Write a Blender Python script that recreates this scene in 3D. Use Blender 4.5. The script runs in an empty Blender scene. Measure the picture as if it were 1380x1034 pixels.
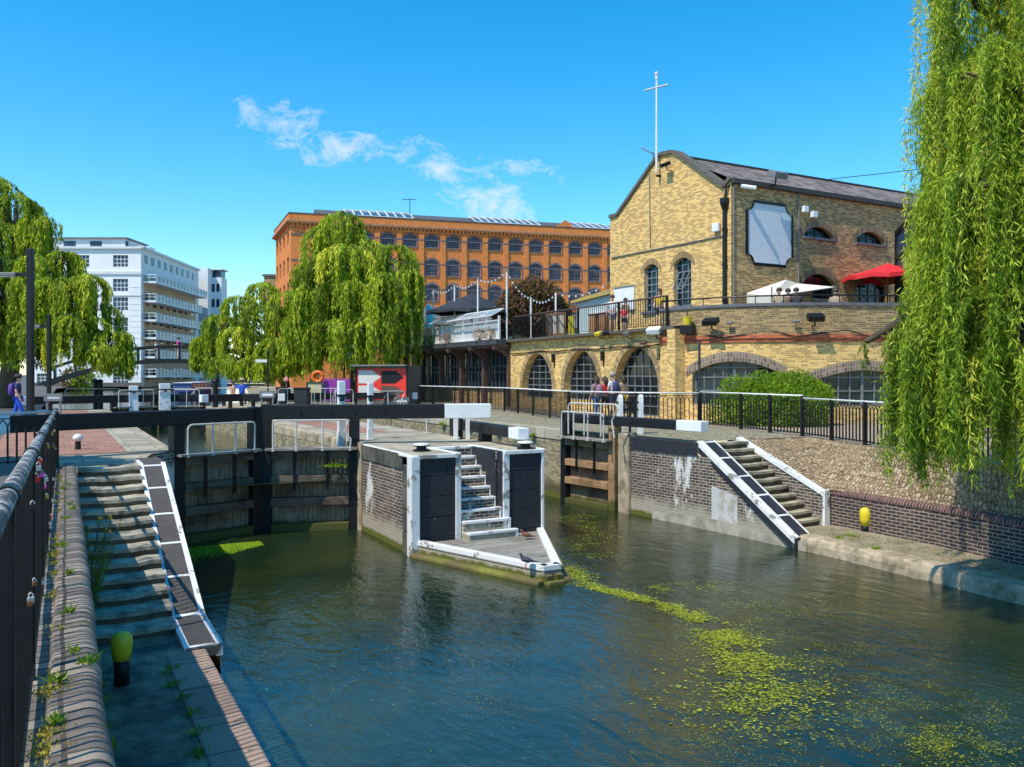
import bpy, bmesh, math, random
import numpy as np
from mathutils import Vector, Matrix
random.seed(7); RNG = np.random.default_rng(7)
C = bpy.context.scene.collection
R = math.radians
H, F, CX, HY = 3.9, 1120.0, 690.0, 505.0
TH = R(29.0)
U = Vector((-math.sin(TH), math.cos(TH))); V = Vector((math.cos(TH), math.sin(TH)))
GZ = 2.15                                   # towpath level above the lower water

def G(px, py, z):
    """ground point seen in that direction of the photo, on the level z"""
    d = (H - z) * F / (py - HY)
    return Vector(((px - CX) * d / F, d, z))
def D(px, d, z=0.0):
    return Vector(((px - CX) * d / F, d, z))
def ZP(py, d):
    return H - (py - HY) * d / F
def ST(s, t, z=0.0):
    p = U * s + V * t
    return Vector((p.x, p.y, z))
def st_of(p):
    q = Vector((p[0], p[1])); return q.dot(U), q.dot(V)

ROOTM = {}
def settag(o, label=None, cat=None, group=None, kind=None):
    if label: o['label'] = label
    if cat: o['category'] = cat
    if group: o['group'] = group
    if kind: o['kind'] = kind
    return o
def thing(name, label, cat, loc=(0, 0, 0), rz=0.0, group=None):
    o = bpy.data.objects.new(name, None); C.objects.link(o)
    o.location = loc; o.rotation_euler = (0, 0, rz); o.empty_display_size = .2
    settag(o, label, cat, group)
    ROOTM[o.name] = (Matrix.Translation(Vector(loc)) @ Matrix.Rotation(rz, 4, 'Z')).inverted()
    return o

class MB:
    def __init__(s): s.v = []; s.f = []; s.uv = {}; s.m = []
    def face(s, pts, uv=None, mi=0):
        b = len(s.v); s.v += [tuple(p) for p in pts]; s.f.append(tuple(range(b, b + len(pts)))); s.m.append(mi)
        if uv: s.uv[len(s.f) - 1] = uv
    def mesh(s, vs, fs, mi=0):
        b = len(s.v); s.v += [tuple(p) for p in vs]
        for f in fs: s.f.append(tuple(b + i for i in f)); s.m.append(mi)
    def box(s, c, size, rz=0.0, mi=0, rot=None):
        hx, hy, hz = size[0] / 2, size[1] / 2, size[2] / 2
        M = rot if rot is not None else Matrix.Rotation(rz, 3, 'Z')
        c = Vector(c)
        vs = [c + M @ Vector((x * hx, y * hy, z * hz)) for x in (-1, 1) for y in (-1, 1) for z in (-1, 1)]
        s.mesh(vs, [(0, 1, 3, 2), (4, 6, 7, 5), (0, 4, 5, 1), (2, 3, 7, 6), (0, 2, 6, 4), (1, 5, 7, 3)], mi)
    def bar(s, a, b, w, h, mi=0, up=(0, 0, 1)):
        """rectangular bar from a to b, w sideways, h along up"""
        a = Vector(a); b = Vector(b); d = (b - a)
        L = d.length; d.normalize(); up = Vector(up)
        if abs(d.dot(up)) > .99: up = Vector((1, 0, 0))
        sd = d.cross(up).normalized(); up2 = sd.cross(d).normalized()
        M = Matrix((d, sd, up2)).transposed()
        s.box((a + b) / 2, (L, w, h), rot=M, mi=mi)
    def tube(s, pts, r, n=8, mi=0, cap=True, radii=None):
        pts = [Vector(p) for p in pts]; k = len(pts); rings = []; prev = None
        for i, p in enumerate(pts):
            if i == 0: d = pts[1] - p
            elif i == k - 1: d = p - pts[i - 1]
            else: d = (pts[i + 1] - p).normalized() + (p - pts[i - 1]).normalized()
            d.normalize()
            if prev is None:
                a = Vector((0, 0, 1)) if abs(d.z) < .9 else Vector((1, 0, 0))
                x = d.cross(a).normalized()
            else:
                x = (prev - d * prev.dot(d))
                if x.length < 1e-5: x = d.cross(Vector((0, 1, 0)))
                x.normalize()
            prev = x; y = d.cross(x)
            rr = radii[i] if radii else r
            rings.append([p + (x * math.cos(2 * math.pi * j / n) + y * math.sin(2 * math.pi * j / n)) * rr for j in range(n)])
        vs = [q for r_ in rings for q in r_]; fs = []
        for i in range(k - 1):
            for j in range(n):
                j2 = (j + 1) % n
                fs.append((i * n + j, i * n + j2, (i + 1) * n + j2, (i + 1) * n + j))
        if cap:
            fs.append(tuple(reversed(range(n)))); fs.append(tuple(range((k - 1) * n, k * n)))
        s.mesh(vs, fs, mi)
    def lathe(s, c, prof, n=16, mi=0):
        c = Vector(c); vs = []; fs = []
        for r, z in prof:
            for j in range(n):
                a = 2 * math.pi * j / n; vs.append(c + Vector((r * math.cos(a), r * math.sin(a), z)))
        k = len(prof)
        for i in range(k - 1):
            for j in range(n):
                j2 = (j + 1) % n; fs.append((i * n + j, i * n + j2, (i + 1) * n + j2, (i + 1) * n + j))
        fs.append(tuple(reversed(range(n)))); fs.append(tuple(range((k - 1) * n, k * n)))
        s.mesh(vs, fs, mi)
    def prism(s, poly, z0, z1, mi=0, ztop=None, bottom=True):
        """poly: xy points, counter-clockwise; ztop: per-point top heights"""
        n = len(poly); zt = ztop or [z1] * n
        lo = [Vector((p[0], p[1], z0)) for p in poly]; hi = [Vector((p[0], p[1], zt[i])) for i, p in enumerate(poly)]
        s.face(hi, mi=mi)
        if bottom: s.face(list(reversed(lo)), mi=mi)
        for i in range(n):
            j = (i + 1) % n; s.face([lo[i], lo[j], hi[j], hi[i]], mi=mi)
    def build(s, name, mat, parent=None, smooth=False, local=False, bevel=0.0, root=None):
        vs = s.v
        if parent is not None and not local:
            r = parent
            while r.parent is not None: r = r.parent
            M = ROOTM[r.name]; vs = [tuple(M @ Vector(p)) for p in vs]
        me = bpy.data.meshes.new(name); me.from_pydata(vs, [], s.f)
        mats = mat if isinstance(mat, (list, tuple)) else [mat]
        for m in mats: me.materials.append(m)
        if len(mats) > 1: me.polygons.foreach_set('material_index', s.m)
        if smooth: me.polygons.foreach_set('use_smooth', [True] * len(s.f))
        uvl = me.uv_layers.new(name='UVMap')
        co = s.v; buf = []
        for fi, f in enumerate(s.f):
            if fi in s.uv: buf += [c for u in s.uv[fi] for c in u]; continue
            nx = ny = nz = 0.0
            for i in range(len(f)):
                a = co[f[i]]; b = co[f[(i + 1) % len(f)]]
                nx += (a[1] - b[1]) * (a[2] + b[2]); ny += (a[2] - b[2]) * (a[0] + b[0]); nz += (a[0] - b[0]) * (a[1] + b[1])
            l = math.sqrt(nx * nx + ny * ny + nz * nz) or 1.0
            if abs(nz) / l > .75:
                for i in f: buf += [co[i][0] * V.x + co[i][1] * V.y, co[i][0] * U.x + co[i][1] * U.y]
            else:
                h = math.hypot(nx, ny) or 1.0; tx, ty = -ny / h, nx / h
                for i in f: buf += [co[i][0] * tx + co[i][1] * ty, co[i][2]]
        uvl.data.foreach_set('uv', buf)
        o = bpy.data.objects.new(name, me); C.objects.link(o)
        if parent is not None: o.parent = parent
        if bevel:
            b = o.modifiers.new('bevel', 'BEVEL'); b.width = bevel; b.segments = 2; b.limit_method = 'ANGLE'
        return o

def children_of(o): return [c for c in bpy.data.objects if c.parent == o]
def copy_tree(o, loc=None, rz=None, parent=None, label=None):
    c = o.copy(); C.objects.link(c)
    if parent is not None: c.parent = parent
    if loc is not None: c.location = loc
    if rz is not None: c.rotation_euler = (0, 0, rz)
    if label: c['label'] = label
    if parent is None and loc is not None:
        ROOTM[c.name] = (Matrix.Translation(Vector(loc)) @ Matrix.Rotation(rz or 0, 4, 'Z')).inverted()
    for ch in children_of(o): copy_tree(ch, parent=c)
    return c

# ------------------------------------------------------------------ materials
def newmat(name):
    m = bpy.data.materials.new(name); m.use_nodes = True
    nt = m.node_tree; nt.nodes.clear()
    out = nt.nodes.new('ShaderNodeOutputMaterial'); b = nt.nodes.new('ShaderNodeBsdfPrincipled')
    nt.links.new(b.outputs[0], out.inputs[0])
    return m, nt, b
def nd(nt, t, ins=None, **kw):
    n = nt.nodes.new(t)
    for k, v in kw.items(): setattr(n, k, v)
    for k, v in (ins or {}).items():
        if hasattr(v, 'is_output') or isinstance(v, bpy.types.NodeSocket): nt.links.new(v, n.inputs[k])
        else: n.inputs[k].default_value = v
    return n
def c4(c): return (c[0], c[1], c[2], 1.0)
def mix(nt, fac, a, b, mode='MIX'):
    n = nt.nodes.new('ShaderNodeMix'); n.data_type = 'RGBA'; n.blend_type = mode
    for i, v in ((0, fac), (6, a), (7, b)):
        if isinstance(v, bpy.types.NodeSocket): nt.links.new(v, n.inputs[i])
        else: n.inputs[i].default_value = c4(v) if i else v
    return n.outputs[2]
def ramp(nt, fac, stops, cols=None):
    n = nt.nodes.new('ShaderNodeValToRGB'); nt.links.new(fac, n.inputs[0])
    e = n.color_ramp.elements
    while len(e) < len(stops): e.new(.5)
    for i, st in enumerate(stops):
        e[i].position = st; c = cols[i] if cols else (i / (len(stops) - 1),) * 3; e[i].color = c4(c)
    return n.outputs[0]
def noise(nt, vec, scale, detail=4, rough=.55, dist=0.0, out=0):
    n = nd(nt, 'ShaderNodeTexNoise', {'Vector': vec, 'Scale': scale, 'Detail': detail, 'Roughness': rough, 'Distortion': dist})
    return n.outputs[out]
def mapping(nt, vec, scale=(1, 1, 1), rot=(0, 0, 0)):
    return nd(nt, 'ShaderNodeMapping', {'Vector': vec, 'Scale': scale, 'Rotation': rot}).outputs[0]
def objco(nt): return nt.nodes.new('ShaderNodeNewGeometry').outputs['Position']

def mat_plain(name, col, rough=.5, var=.25, scale=3.0, metal=0.0, bump=.1, dirt=None, dirt_amt=.5, dscale=1.2, bscale=None, spec=.5, coat=0.0):
    m, nt, b = newmat(name); P = objco(nt)
    n1 = noise(nt, P, scale, 6, .6)
    dark = tuple(c * (1 - var) for c in col); lite = tuple(min(1, c * (1 + var * .6)) for c in col)
    base = ramp(nt, n1, [.3, .7], [dark, lite])
    if dirt:
        n2 = noise(nt, P, dscale, 8, .7)
        base = mix(nt, ramp(nt, n2, [.62 - .3 * dirt_amt, .78 - .2 * dirt_amt]), base, dirt)
    nt.links.new(base, b.inputs['Base Color'])
    b.inputs['Metallic'].default_value = metal; b.inputs['Specular IOR Level'].default_value = spec
    rr = nd(nt, 'ShaderNodeMapRange', {0: n1, 1: .3, 2: .7, 3: max(0, rough - .12), 4: min(1, rough + .12)})
    nt.links.new(rr.outputs[0], b.inputs['Roughness'])
    if bump:
        bn = noise(nt, P, bscale or scale * 8, 5, .7)
        bm_ = nd(nt, 'ShaderNodeBump', {'Strength': bump, 'Distance': .02, 'Height': bn}); nt.links.new(bm_.outputs[0], b.inputs['Normal'])
    return m

def mat_brick(name, c1, c2, mortar, bw=.225, bh=.075, ms=.012, dark=(.02, .015, .012), dark_amt=.35, stain=None, stain_amt=.3,
              stain2=None, green=0.0, rough=.85, bump=.5, offset=.5, cellvar=.5, streak=False, accent=None, accent_amt=.1, blotch=.35):
    m, nt, b = newmat(name)
    uv = nd(nt, 'ShaderNodeUVMap').outputs[0]; P = objco(nt)
    wv = nd(nt, 'ShaderNodeVectorMath', {0: noise(nt, P, 3.0, 2, .5, out=1), 1: (.5, .5, .5)}, operation='SUBTRACT').outputs[0]
    wv = nd(nt, 'ShaderNodeVectorMath', {0: wv, 3: .02}, operation='SCALE').outputs[0]
    uvw = nd(nt, 'ShaderNodeVectorMath', {0: uv, 1: wv}, operation='ADD').outputs[0]
    def bt(a, c, mo, bias=0.0):
        n = nd(nt, 'ShaderNodeTexBrick', {'Vector': uvw, 'Color1': c4(a), 'Color2': c4(c), 'Mortar': c4(mo), 'Scale': 1.0, 'Mortar Size': ms,
               'Mortar Smooth': .3, 'Bias': bias, 'Brick Width': bw, 'Row Height': bh})
        n.offset = offset; return n
    br = bt(c1, c2, mortar)
    # a second random value per brick, taken from the cell it falls in
    sep = nd(nt, 'ShaderNodeSeparateXYZ', {0: uvw})
    row = nd(nt, 'ShaderNodeMath', {0: nd(nt, 'ShaderNodeMath', {0: sep.outputs[1], 1: bh}, operation='DIVIDE').outputs[0]}, operation='FLOOR').outputs[0]
    par = nd(nt, 'ShaderNodeMath', {0: nd(nt, 'ShaderNodeMath', {0: row, 1: 2.0}, operation='FLOORED_MODULO').outputs[0], 1: offset}, operation='MULTIPLY').outputs[0]
    cxx = nd(nt, 'ShaderNodeMath', {0: nd(nt, 'ShaderNodeMath', {0: sep.outputs[0], 1: bw}, operation='DIVIDE').outputs[0], 1: par}, operation='ADD').outputs[0]
    col_ = nd(nt, 'ShaderNodeMath', {0: cxx}, operation='FLOOR').outputs[0]
    comb = nd(nt, 'ShaderNodeCombineXYZ', {0: col_, 1: row})
    wn = nd(nt, 'ShaderNodeTexWhiteNoise', {'Vector': comb.outputs[0]}); wn.noise_dimensions = '2D'
    base = br.outputs[0]
    isb = nd(nt, 'ShaderNodeMath', {0: 1.0, 1: br.outputs[1]}, operation='SUBTRACT').outputs[0]
    big = noise(nt, P, .7, 6, .65)
    dk = nd(nt, 'ShaderNodeMath', {0: ramp(nt, nd(nt, 'ShaderNodeMath', {0: wn.outputs[0], 1: nd(nt, 'ShaderNodeMath', {0: big, 1: .8}, operation='MULTIPLY').outputs[0]}, operation='ADD').outputs[0],
             [1.12 - dark_amt, 1.3 - dark_amt * .7]), 1: isb}, operation='MULTIPLY').outputs[0]
    dk = nd(nt, 'ShaderNodeMath', {0: dk, 1: cellvar}, operation='MULTIPLY').outputs[0]
    base = mix(nt, dk, base, dark)
    if accent:
        wn2 = nd(nt, 'ShaderNodeTexWhiteNoise', {'Vector': nd(nt, 'ShaderNodeVectorMath', {0: comb.outputs[0], 1: (13.3, 7.7, 0)}, operation='ADD').outputs[0]}); wn2.noise_dimensions = '2D'
        v_ = nd(nt, 'ShaderNodeMath', {0: wn2.outputs[0], 1: nd(nt, 'ShaderNodeMath', {0: noise(nt, P, .9, 5, .7), 1: .7}, operation='MULTIPLY').outputs[0]}, operation='ADD').outputs[0]
        a_ = nd(nt, 'ShaderNodeMath', {0: ramp(nt, v_, [1.35 - accent_amt, 1.38 - accent_amt]), 1: isb}, operation='MULTIPLY').outputs[0]
        base = mix(nt, a_, base, accent)
    base = mix(nt, nd(nt, 'ShaderNodeMath', {0: ramp(nt, big, [.35, .75]), 1: blotch}, operation='MULTIPLY').outputs[0], base, tuple(c * .55 for c in c1))
    if stain:
        sv = mapping(nt, P, (1, 1, .35)) if streak else P
        sn = noise(nt, sv, 1.1, 9, .72)
        base = mix(nt, ramp(nt, sn, [.70 - stain_amt * .3, .74 - stain_amt * .3]), base, stain)
    if stain2:
        sz = nd(nt, 'ShaderNodeSeparateXYZ', {0: P}).outputs[2]
        zz = nd(nt, 'ShaderNodeMath', {0: sz, 1: nd(nt, 'ShaderNodeMath', {0: noise(nt, P, 2.0, 6, .7), 1: .7}, operation='MULTIPLY').outputs[0]}, operation='SUBTRACT').outputs[0]
        base = mix(nt, ramp(nt, zz, [.0, .25], [(1, 1, 1), (0, 0, 0)]), base, stain2)
    if green:
        sz = nd(nt, 'ShaderNodeSeparateXYZ', {0: P}).outputs[2]
        zz = nd(nt, 'ShaderNodeMath', {0: sz, 1: nd(nt, 'ShaderNodeMath', {0: noise(nt, P, 6.0, 4, .7), 1: green}, operation='MULTIPLY').outputs[0]}, operation='SUBTRACT').outputs[0]
        base = mix(nt, ramp(nt, zz, [-.06, .06], [(1, 1, 1), (0, 0, 0)]), base, (.10, .11, .02))
    fine = noise(nt, P, 30, 4, .7)
    base = mix(nt, .35, base, ramp(nt, fine, [.3, .7], [(.35, .35, .35), (.75, .75, .75)]), 'OVERLAY')
    nt.links.new(base, b.inputs['Base Color']); b.inputs['Roughness'].default_value = rough
    b.inputs['Specular IOR Level'].default_value = .25
    hgt = nd(nt, 'ShaderNodeMath', {0: isb, 1: nd(nt, 'ShaderNodeMath', {0: fine, 1: .6}, operation='MULTIPLY').outputs[0]}, operation='ADD').outputs[0]
    bp = nd(nt, 'ShaderNodeBump', {'Strength': bump, 'Distance': .012, 'Height': hgt}); nt.links.new(bp.outputs[0], b.inputs['Normal'])
    return m

def mat_cobble(name, cols, scale=5.0, joint=(.05, .05, .03), moss=None, bump=.8, rough=.85, stretch=(1, 1, 1)):
    m, nt, b = newmat(name); P = objco(nt)
    rot = mapping(nt, P, (1, 1, 1), (0, 0, -TH)); rot = mapping(nt, rot, stretch)
    v1 = nd(nt, 'ShaderNodeTexVoronoi', {'Vector': rot, 'Scale': scale, 'Randomness': .55})
    v2 = nd(nt, 'ShaderNodeTexVoronoi', {'Vector': rot, 'Scale': scale, 'Randomness': .55}); v2.feature = 'DISTANCE_TO_EDGE'
    g = nd(nt, 'ShaderNodeSeparateColor', {0: v1.outputs['Color']}).outputs[0]
    base = ramp(nt, g, [0, .35, .7, 1.0], cols)
    n = noise(nt, P, 1.3, 6, .7); base = mix(nt, nd(nt, 'ShaderNodeMath', {0: n, 1: .7}, operation='MULTIPLY').outputs[0], base, tuple(c * .5 for c in cols[1]))
    ej = ramp(nt, v2.outputs[0], [.02, .09]); base = mix(nt, ej, joint, base)
    if moss: base = mix(nt, ramp(nt, noise(nt, P, .9, 8, .75), [.52, .66]), base, moss)
    f = noise(nt, P, 25, 4, .7); base = mix(nt, .4, base, ramp(nt, f, [.3, .7], [(.3, .3, .3), (.8, .8, .8)]), 'OVERLAY')
    nt.links.new(base, b.inputs['Base Color']); b.inputs['Roughness'].default_value = rough; b.inputs['Specular IOR Level'].default_value = .2
    hh = nd(nt, 'ShaderNodeMath', {0: ramp(nt, v2.outputs[0], [0, .25]), 1: nd(nt, 'ShaderNodeMath', {0: f, 1: .5}, operation='MULTIPLY').outputs[0]}, operation='ADD').outputs[0]
    bp = nd(nt, 'ShaderNodeBump', {'Strength': bump, 'Distance': .03, 'Height': hh}); nt.links.new(bp.outputs[0], b.inputs['Normal'])
    return m

def mat_wood(name, c1, c2, vertical=True, rough=.8, green=0.0, bump=.4, sc=1.0):
    m, nt, b = newmat(name); P = objco(nt)
    uv = nd(nt, 'ShaderNodeUVMap').outputs[0]
    k = mapping(nt, uv, (14 * sc, 1.2 * sc, 1) if vertical else (1.2 * sc, 14 * sc, 1))
    g = noise(nt, k, 2.0, 8, .7, .4); big = noise(nt, P, 1.1, 6, .7)
    base = ramp(nt, g, [.3, .5, .72], [c1, tuple((a + e) / 2 for a, e in zip(c1, c2)), c2])
    base = mix(nt, ramp(nt, big, [.45, .7]), base, tuple(c * .45 for c in c1))
    if green:
        sz = nd(nt, 'ShaderNodeSeparateXYZ', {0: P}).outputs[2]
        zz = nd(nt, 'ShaderNodeMath', {0: sz, 1: nd(nt, 'ShaderNodeMath', {0: noise(nt, P, 4.0, 5, .7), 1: green}, operation='MULTIPLY').outputs[0]}, operation='SUBTRACT').outputs[0]
        base = mix(nt, ramp(nt, zz, [-.05, .10], [(1, 1, 1), (0, 0, 0)]), base, (.075, .08, .02))
    nt.links.new(base, b.inputs['Base Color']); b.inputs['Roughness'].default_value = rough; b.inputs['Specular IOR Level'].default_value = .3
    bp = nd(nt, 'ShaderNodeBump', {'Strength': bump, 'Distance': .01, 'Height': g}); nt.links.new(bp.outputs[0], b.inputs['Normal'])
    return m

def mat_chipped(name, col, under, amt=.2, rough=.55, scale=2.2, bump=.3, spec=.5):
    """old paint with chips and scuffs through to what is below"""
    m, nt, b = newmat(name); P = objco(nt)
    n1 = noise(nt, P, scale, 10, .75); n2 = noise(nt, P, 9.0, 6, .7); n3 = noise(nt, P, .8, 5, .6)
    base = ramp(nt, n3, [.3, .7], [tuple(c * .82 for c in col), col])
    base = mix(nt, ramp(nt, n1, [.70 - amt * .35, .72 - amt * .35]), base, under)
    base = mix(nt, nd(nt, 'ShaderNodeMath', {0: ramp(nt, n2, [.5, .8]), 1: .35}, operation='MULTIPLY').outputs[0], base, tuple((c + d) / 2 for c, d in zip(col, under)))
    nt.links.new(base, b.inputs['Base Color']); b.inputs['Roughness'].default_value = rough; b.inputs['Specular IOR Level'].default_value = spec
    bp = nd(nt, 'ShaderNodeBump', {'Strength': bump, 'Distance': .015, 'Height': nd(nt, 'ShaderNodeMath', {0: n1, 1: n2}, operation='ADD').outputs[0]})
    nt.links.new(bp.outputs[0], b.inputs['Normal'])
    return m

def mat_leaf(name, cols, trans=.45):
    m = bpy.data.materials.new(name); m.use_nodes = True; nt = m.node_tree; nt.nodes.clear()
    out = nt.nodes.new('ShaderNodeOutputMaterial')
    at = nd(nt, 'ShaderNodeAttribute', attribute_name='tint')
    base = ramp(nt, at.outputs['Fac'], [i / (len(cols) - 1) for i in range(len(cols))], cols)
    d = nd(nt, 'ShaderNodeBsdfPrincipled', {'Base Color': base, 'Roughness': .6}); d.inputs['Specular IOR Level'].default_value = .25
    br = mix(nt, .5, base, (.50, .62, .03))
    t = nd(nt, 'ShaderNodeBsdfTranslucent', {'Color': br})
    ms = nd(nt, 'ShaderNodeMixShader', {0: trans, 1: d.outputs[0], 2: t.outputs[0]})
    nt.links.new(ms.outputs[0], out.inputs[0]); return m

def mat_glass(name, col=(.02, .03, .04), rough=.06, var=.5, scale=.8):
    m, nt, b = newmat(name); P = objco(nt)
    n = noise(nt, P, scale, 3, .6)
    nt.links.new(ramp(nt, n, [.35, .65], [tuple(c * (1 - var) for c in col), tuple(c * (1 + var) for c in col)]), b.inputs['Base Color'])
    b.inputs['Roughness'].default_value = rough; b.inputs['Specular IOR Level'].default_value = .35
    bp = nd(nt, 'ShaderNodeBump', {'Strength': .08, 'Distance': .02, 'Height': noise(nt, P, 1.6, 2, .5)}); nt.links.new(bp.outputs[0], b.inputs['Normal'])
    return m

M = {}
M['lockbrick'] = mat_brick('dark_engineering_brick', (.115, .085, .075), (.19, .14, .11), (.42, .37, .29), dark=(.035, .025, .03), dark_amt=.45, cellvar=.8,
                           stain=(.62, .60, .56), stain_amt=.42, stain2=(.34, .31, .24), green=.22, streak=True)
M['chamberbrick'] = mat_brick('weathered_chamber_brick', (.36, .30, .18), (.44, .36, .22), (.28, .23, .15), dark_amt=.3, stain=(.16, .15, .08), stain_amt=.5, stain2=(.09, .08, .04), green=.25)
M['purplebrick'] = mat_brick('purple_engineering_brick', (.075, .045, .05), (.12, .075, .075), (.36, .30, .20), dark=(.03, .025, .04), dark_amt=.5, cellvar=.8, stain=(.4, .36, .3), stain_amt=.1, stain2=None)
M['stock'] = mat_brick('yellow_stock_brick', (.93, .60, .21), (.78, .45, .13), (.68, .49, .25), dark=(.14, .075, .03), dark_amt=.36, cellvar=.62, accent=(.84, .70, .42), accent_amt=.26, blotch=.3)
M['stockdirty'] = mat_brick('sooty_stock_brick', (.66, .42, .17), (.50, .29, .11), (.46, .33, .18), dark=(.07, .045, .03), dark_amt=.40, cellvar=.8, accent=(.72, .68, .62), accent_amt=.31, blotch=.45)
M['orange'] = mat_brick('orange_warehouse_brick', (.90, .28, .065), (.78, .21, .045), (.68, .27, .09), dark=(.2, .08, .04), dark_amt=.3, cellvar=.5, blotch=.2)
M['redband'] = mat_brick('red_brick_band', (.70, .18, .07), (.58, .12, .05), (.3, .15, .1), dark_amt=.2, blotch=.2)
M['voussoir'] = mat_brick('purple_arch_brick', (.22, .16, .14), (.30, .21, .17), (.42, .34, .24), bw=.11, bh=.16, offset=0, dark_amt=.2)
M['paintbrick'] = mat_brick('white_painted_brick', (.74, .78, .82), (.66, .70, .76), (.5, .54, .58), dark_amt=.02, blotch=.0, cellvar=.2, stain=(.5, .5, .48), stain_amt=.08, bump=.8)
M['capbrick'] = mat_brick('bullnose_coping_brick', (.36, .29, .22), (.25, .21, .17), (.06, .05, .04), bw=.36, bh=.115, ms=.012, offset=0, dark=(.04, .035, .045), dark_amt=.45, cellvar=.6,
                          accent=(.42, .34, .29), accent_amt=.3, bump=.45, rough=.75, stain=(.2, .2, .06), stain_amt=.05)
M['redpave'] = mat_brick('red_paving_brick', (.46, .21, .15), (.38, .16, .12), (.3, .24, .17), bw=.22, bh=.11, dark_amt=.3, blotch=.4, bump=.3)
M['stone'] = mat_brick('stone_slabs', (.47, .41, .30), (.38, .34, .26), (.16, .14, .09), bw=1.1, bh=.55, ms=.018, dark_amt=.2, cellvar=.3, stain=(.20, .22, .08), stain_amt=.25, blotch=.4)
M['kerbstone'] = mat_brick('pink_kerb_stone', (.42, .29, .22), (.34, .24, .18), (.10, .08, .06), bw=3.0, bh=.9, ms=.012, offset=0, dark_amt=.2, cellvar=.3, stain=(.12, .10, .07), stain_amt=.5, blotch=.7, bump=1.0)
M['setts'] = mat_cobble('granite_setts', [(.32, .28, .2), (.42, .37, .27), (.5, .44, .32), (.36, .3, .21)], 6.0, (.10, .09, .05), (.24, .22, .09), stretch=(1, 1.6, 1))
M['rubble'] = mat_cobble('cobbled_bank', [(.27, .18, .11), (.44, .31, .19), (.64, .52, .34), (.42, .31, .2)], 7.2, (.09, .06, .035), (.34, .24, .14), stretch=(1, 1.5, 1), bump=1.0)
M['oldconcrete'] = mat_plain('wet_old_concrete', (.36, .27, .16), .65, .55, 2.6, dirt=(.035, .03, .018), dirt_amt=.9, dscale=1.9, bump=.8, bscale=20)
M['roughstone'] = mat_plain('rough_stone_edge', (.46, .37, .25), .9, .4, 3.0, dirt=(.12, .10, .05), dirt_amt=.5, dscale=2.0, bump=1.0, bscale=9)
M['step'] = mat_plain('worn_stone_step', (.42, .37, .27), .85, .4, 3.0, dirt=(.09, .08, .05), dirt_amt=.45, dscale=2.5, bump=.6)
M['stepdark'] = mat_plain('dark_stone_step', (.46, .41, .31), .85, .45, 3.0, dirt=(.06, .055, .04), dirt_amt=.5, dscale=2.5, bump=.6)
M['white'] = mat_chipped('chipped_white_paint', (.82, .82, .80), (.26, .24, .2), .42)
M['whiteclean'] = mat_chipped('white_gloss_paint', (.82, .83, .83), (.35, .34, .32), .05, rough=.4)
M['black'] = mat_chipped('black_bitumen_paint', (.011, .011, .014), (.09, .08, .07), .10, rough=.5, spec=.3)
M['blackwall'] = mat_chipped('black_painted_masonry', (.026, .028, .036), (.16, .15, .13), .22, rough=.6, bump=.9, spec=.3)
M['iron'] = mat_plain('black_ironwork', (.009, .009, .010), .42, .3, 6, bump=.05, spec=.35)
M['rail'] = mat_chipped('worn_grey_handrail', (.42, .42, .41), (.07, .07, .07), .62, rough=.42, scale=9)
M['railwhite'] = mat_plain('whitish_handrail', (.72, .72, .70), .4, .15, 5, dirt=(.3, .28, .25), dirt_amt=.1)
M['galv'] = mat_chipped('galvanised_pipe', (.60, .57, .53), (.28, .15, .08), .12, rough=.4, scale=4)
M['gate'] = mat_wood('weathered_gate_timber', (.10, .07, .045), (.50, .37, .25), True, green=.3)
M['gatebeam'] = mat_wood('dark_gate_beam', (.06, .045, .035), (.24, .18, .13), False, green=.5)
M['gatebrown'] = mat_wood('brown_gate_beam', (.20, .11, .05), (.52, .33, .17), False, green=.5)
M['deck'] = mat_wood('grey_deck_planks', (.20, .18, .15), (.40, .37, .32), False, bump=.5)
M['bark'] = mat_wood('willow_bark', (.05, .04, .025), (.16, .12, .08), True, bump=1.0, sc=.4)
M['slate'] = mat_brick('roof_slate', (.21, .17, .155), (.26, .21, .19), (.08, .07, .065), bw=.4, bh=.25, ms=.012, dark_amt=.2, bump=.4)
M['slategrey'] = mat_brick('grey_roof_slate', (.17, .16, .155), (.22, .2, .19), (.08, .08, .08), bw=.35, bh=.22, ms=.012, dark_amt=.2, bump=.4)
M['asphalt'] = mat_plain('worn_asphalt', (.11, .105, .10), .9, .3, 5, bump=.3)
M['glass'] = mat_glass('window_glass', (.010, .014, .018))
M['glassblue'] = mat_glass('blue_reflecting_glass', (.03, .055, .09), .08)
M['steel'] = mat_plain('grey_steel_window_bars', (.17, .18, .18), .5, .2, 6)
M['bluegrey'] = mat_plain('blue_grey_brick_trim', (.13, .13, .16), .8, .3, 3)
M['render'] = mat_plain('white_render', (.80, .81, .80), .8, .06, .4, dirt=(.6, .6, .58), dirt_amt=.15, dscale=.3, bump=0)
M['buff'] = mat_plain('buff_balcony_wall', (.58, .43, .28), .8, .3, .5, bump=0)
M['brown'] = mat_plain('brown_painted_timber', (.10, .055, .045), .6, .3, 4)
M['yellow'] = mat_chipped('yellow_paint', (.78, .62, .02), (.45, .40, .2), .16, rough=.4, scale=5)
M['orangeplastic'] = mat_plain('orange_plastic', (.85, .16, .02), .4, .1, 5)
M['purple'] = mat_plain('purple_paint', (.32, .04, .36), .5, .25, 5)
M['red'] = mat_plain('red_paint', (.72, .035, .02), .45, .15, 3)
M['redcloth'] = mat_plain('red_canvas', (.68, .02, .03), .75, .15, 3)
M['cream'] = mat_plain('cream_canvas', (.74, .68, .56), .8, .1, 2)
M['blackcloth'] = mat_plain('black_canvas', (.025, .028, .035), .7, .3, 3)
M['timber'] = mat_wood('brown_timber_boards', (.28, .13, .06), (.5, .27, .13), True)
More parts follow.
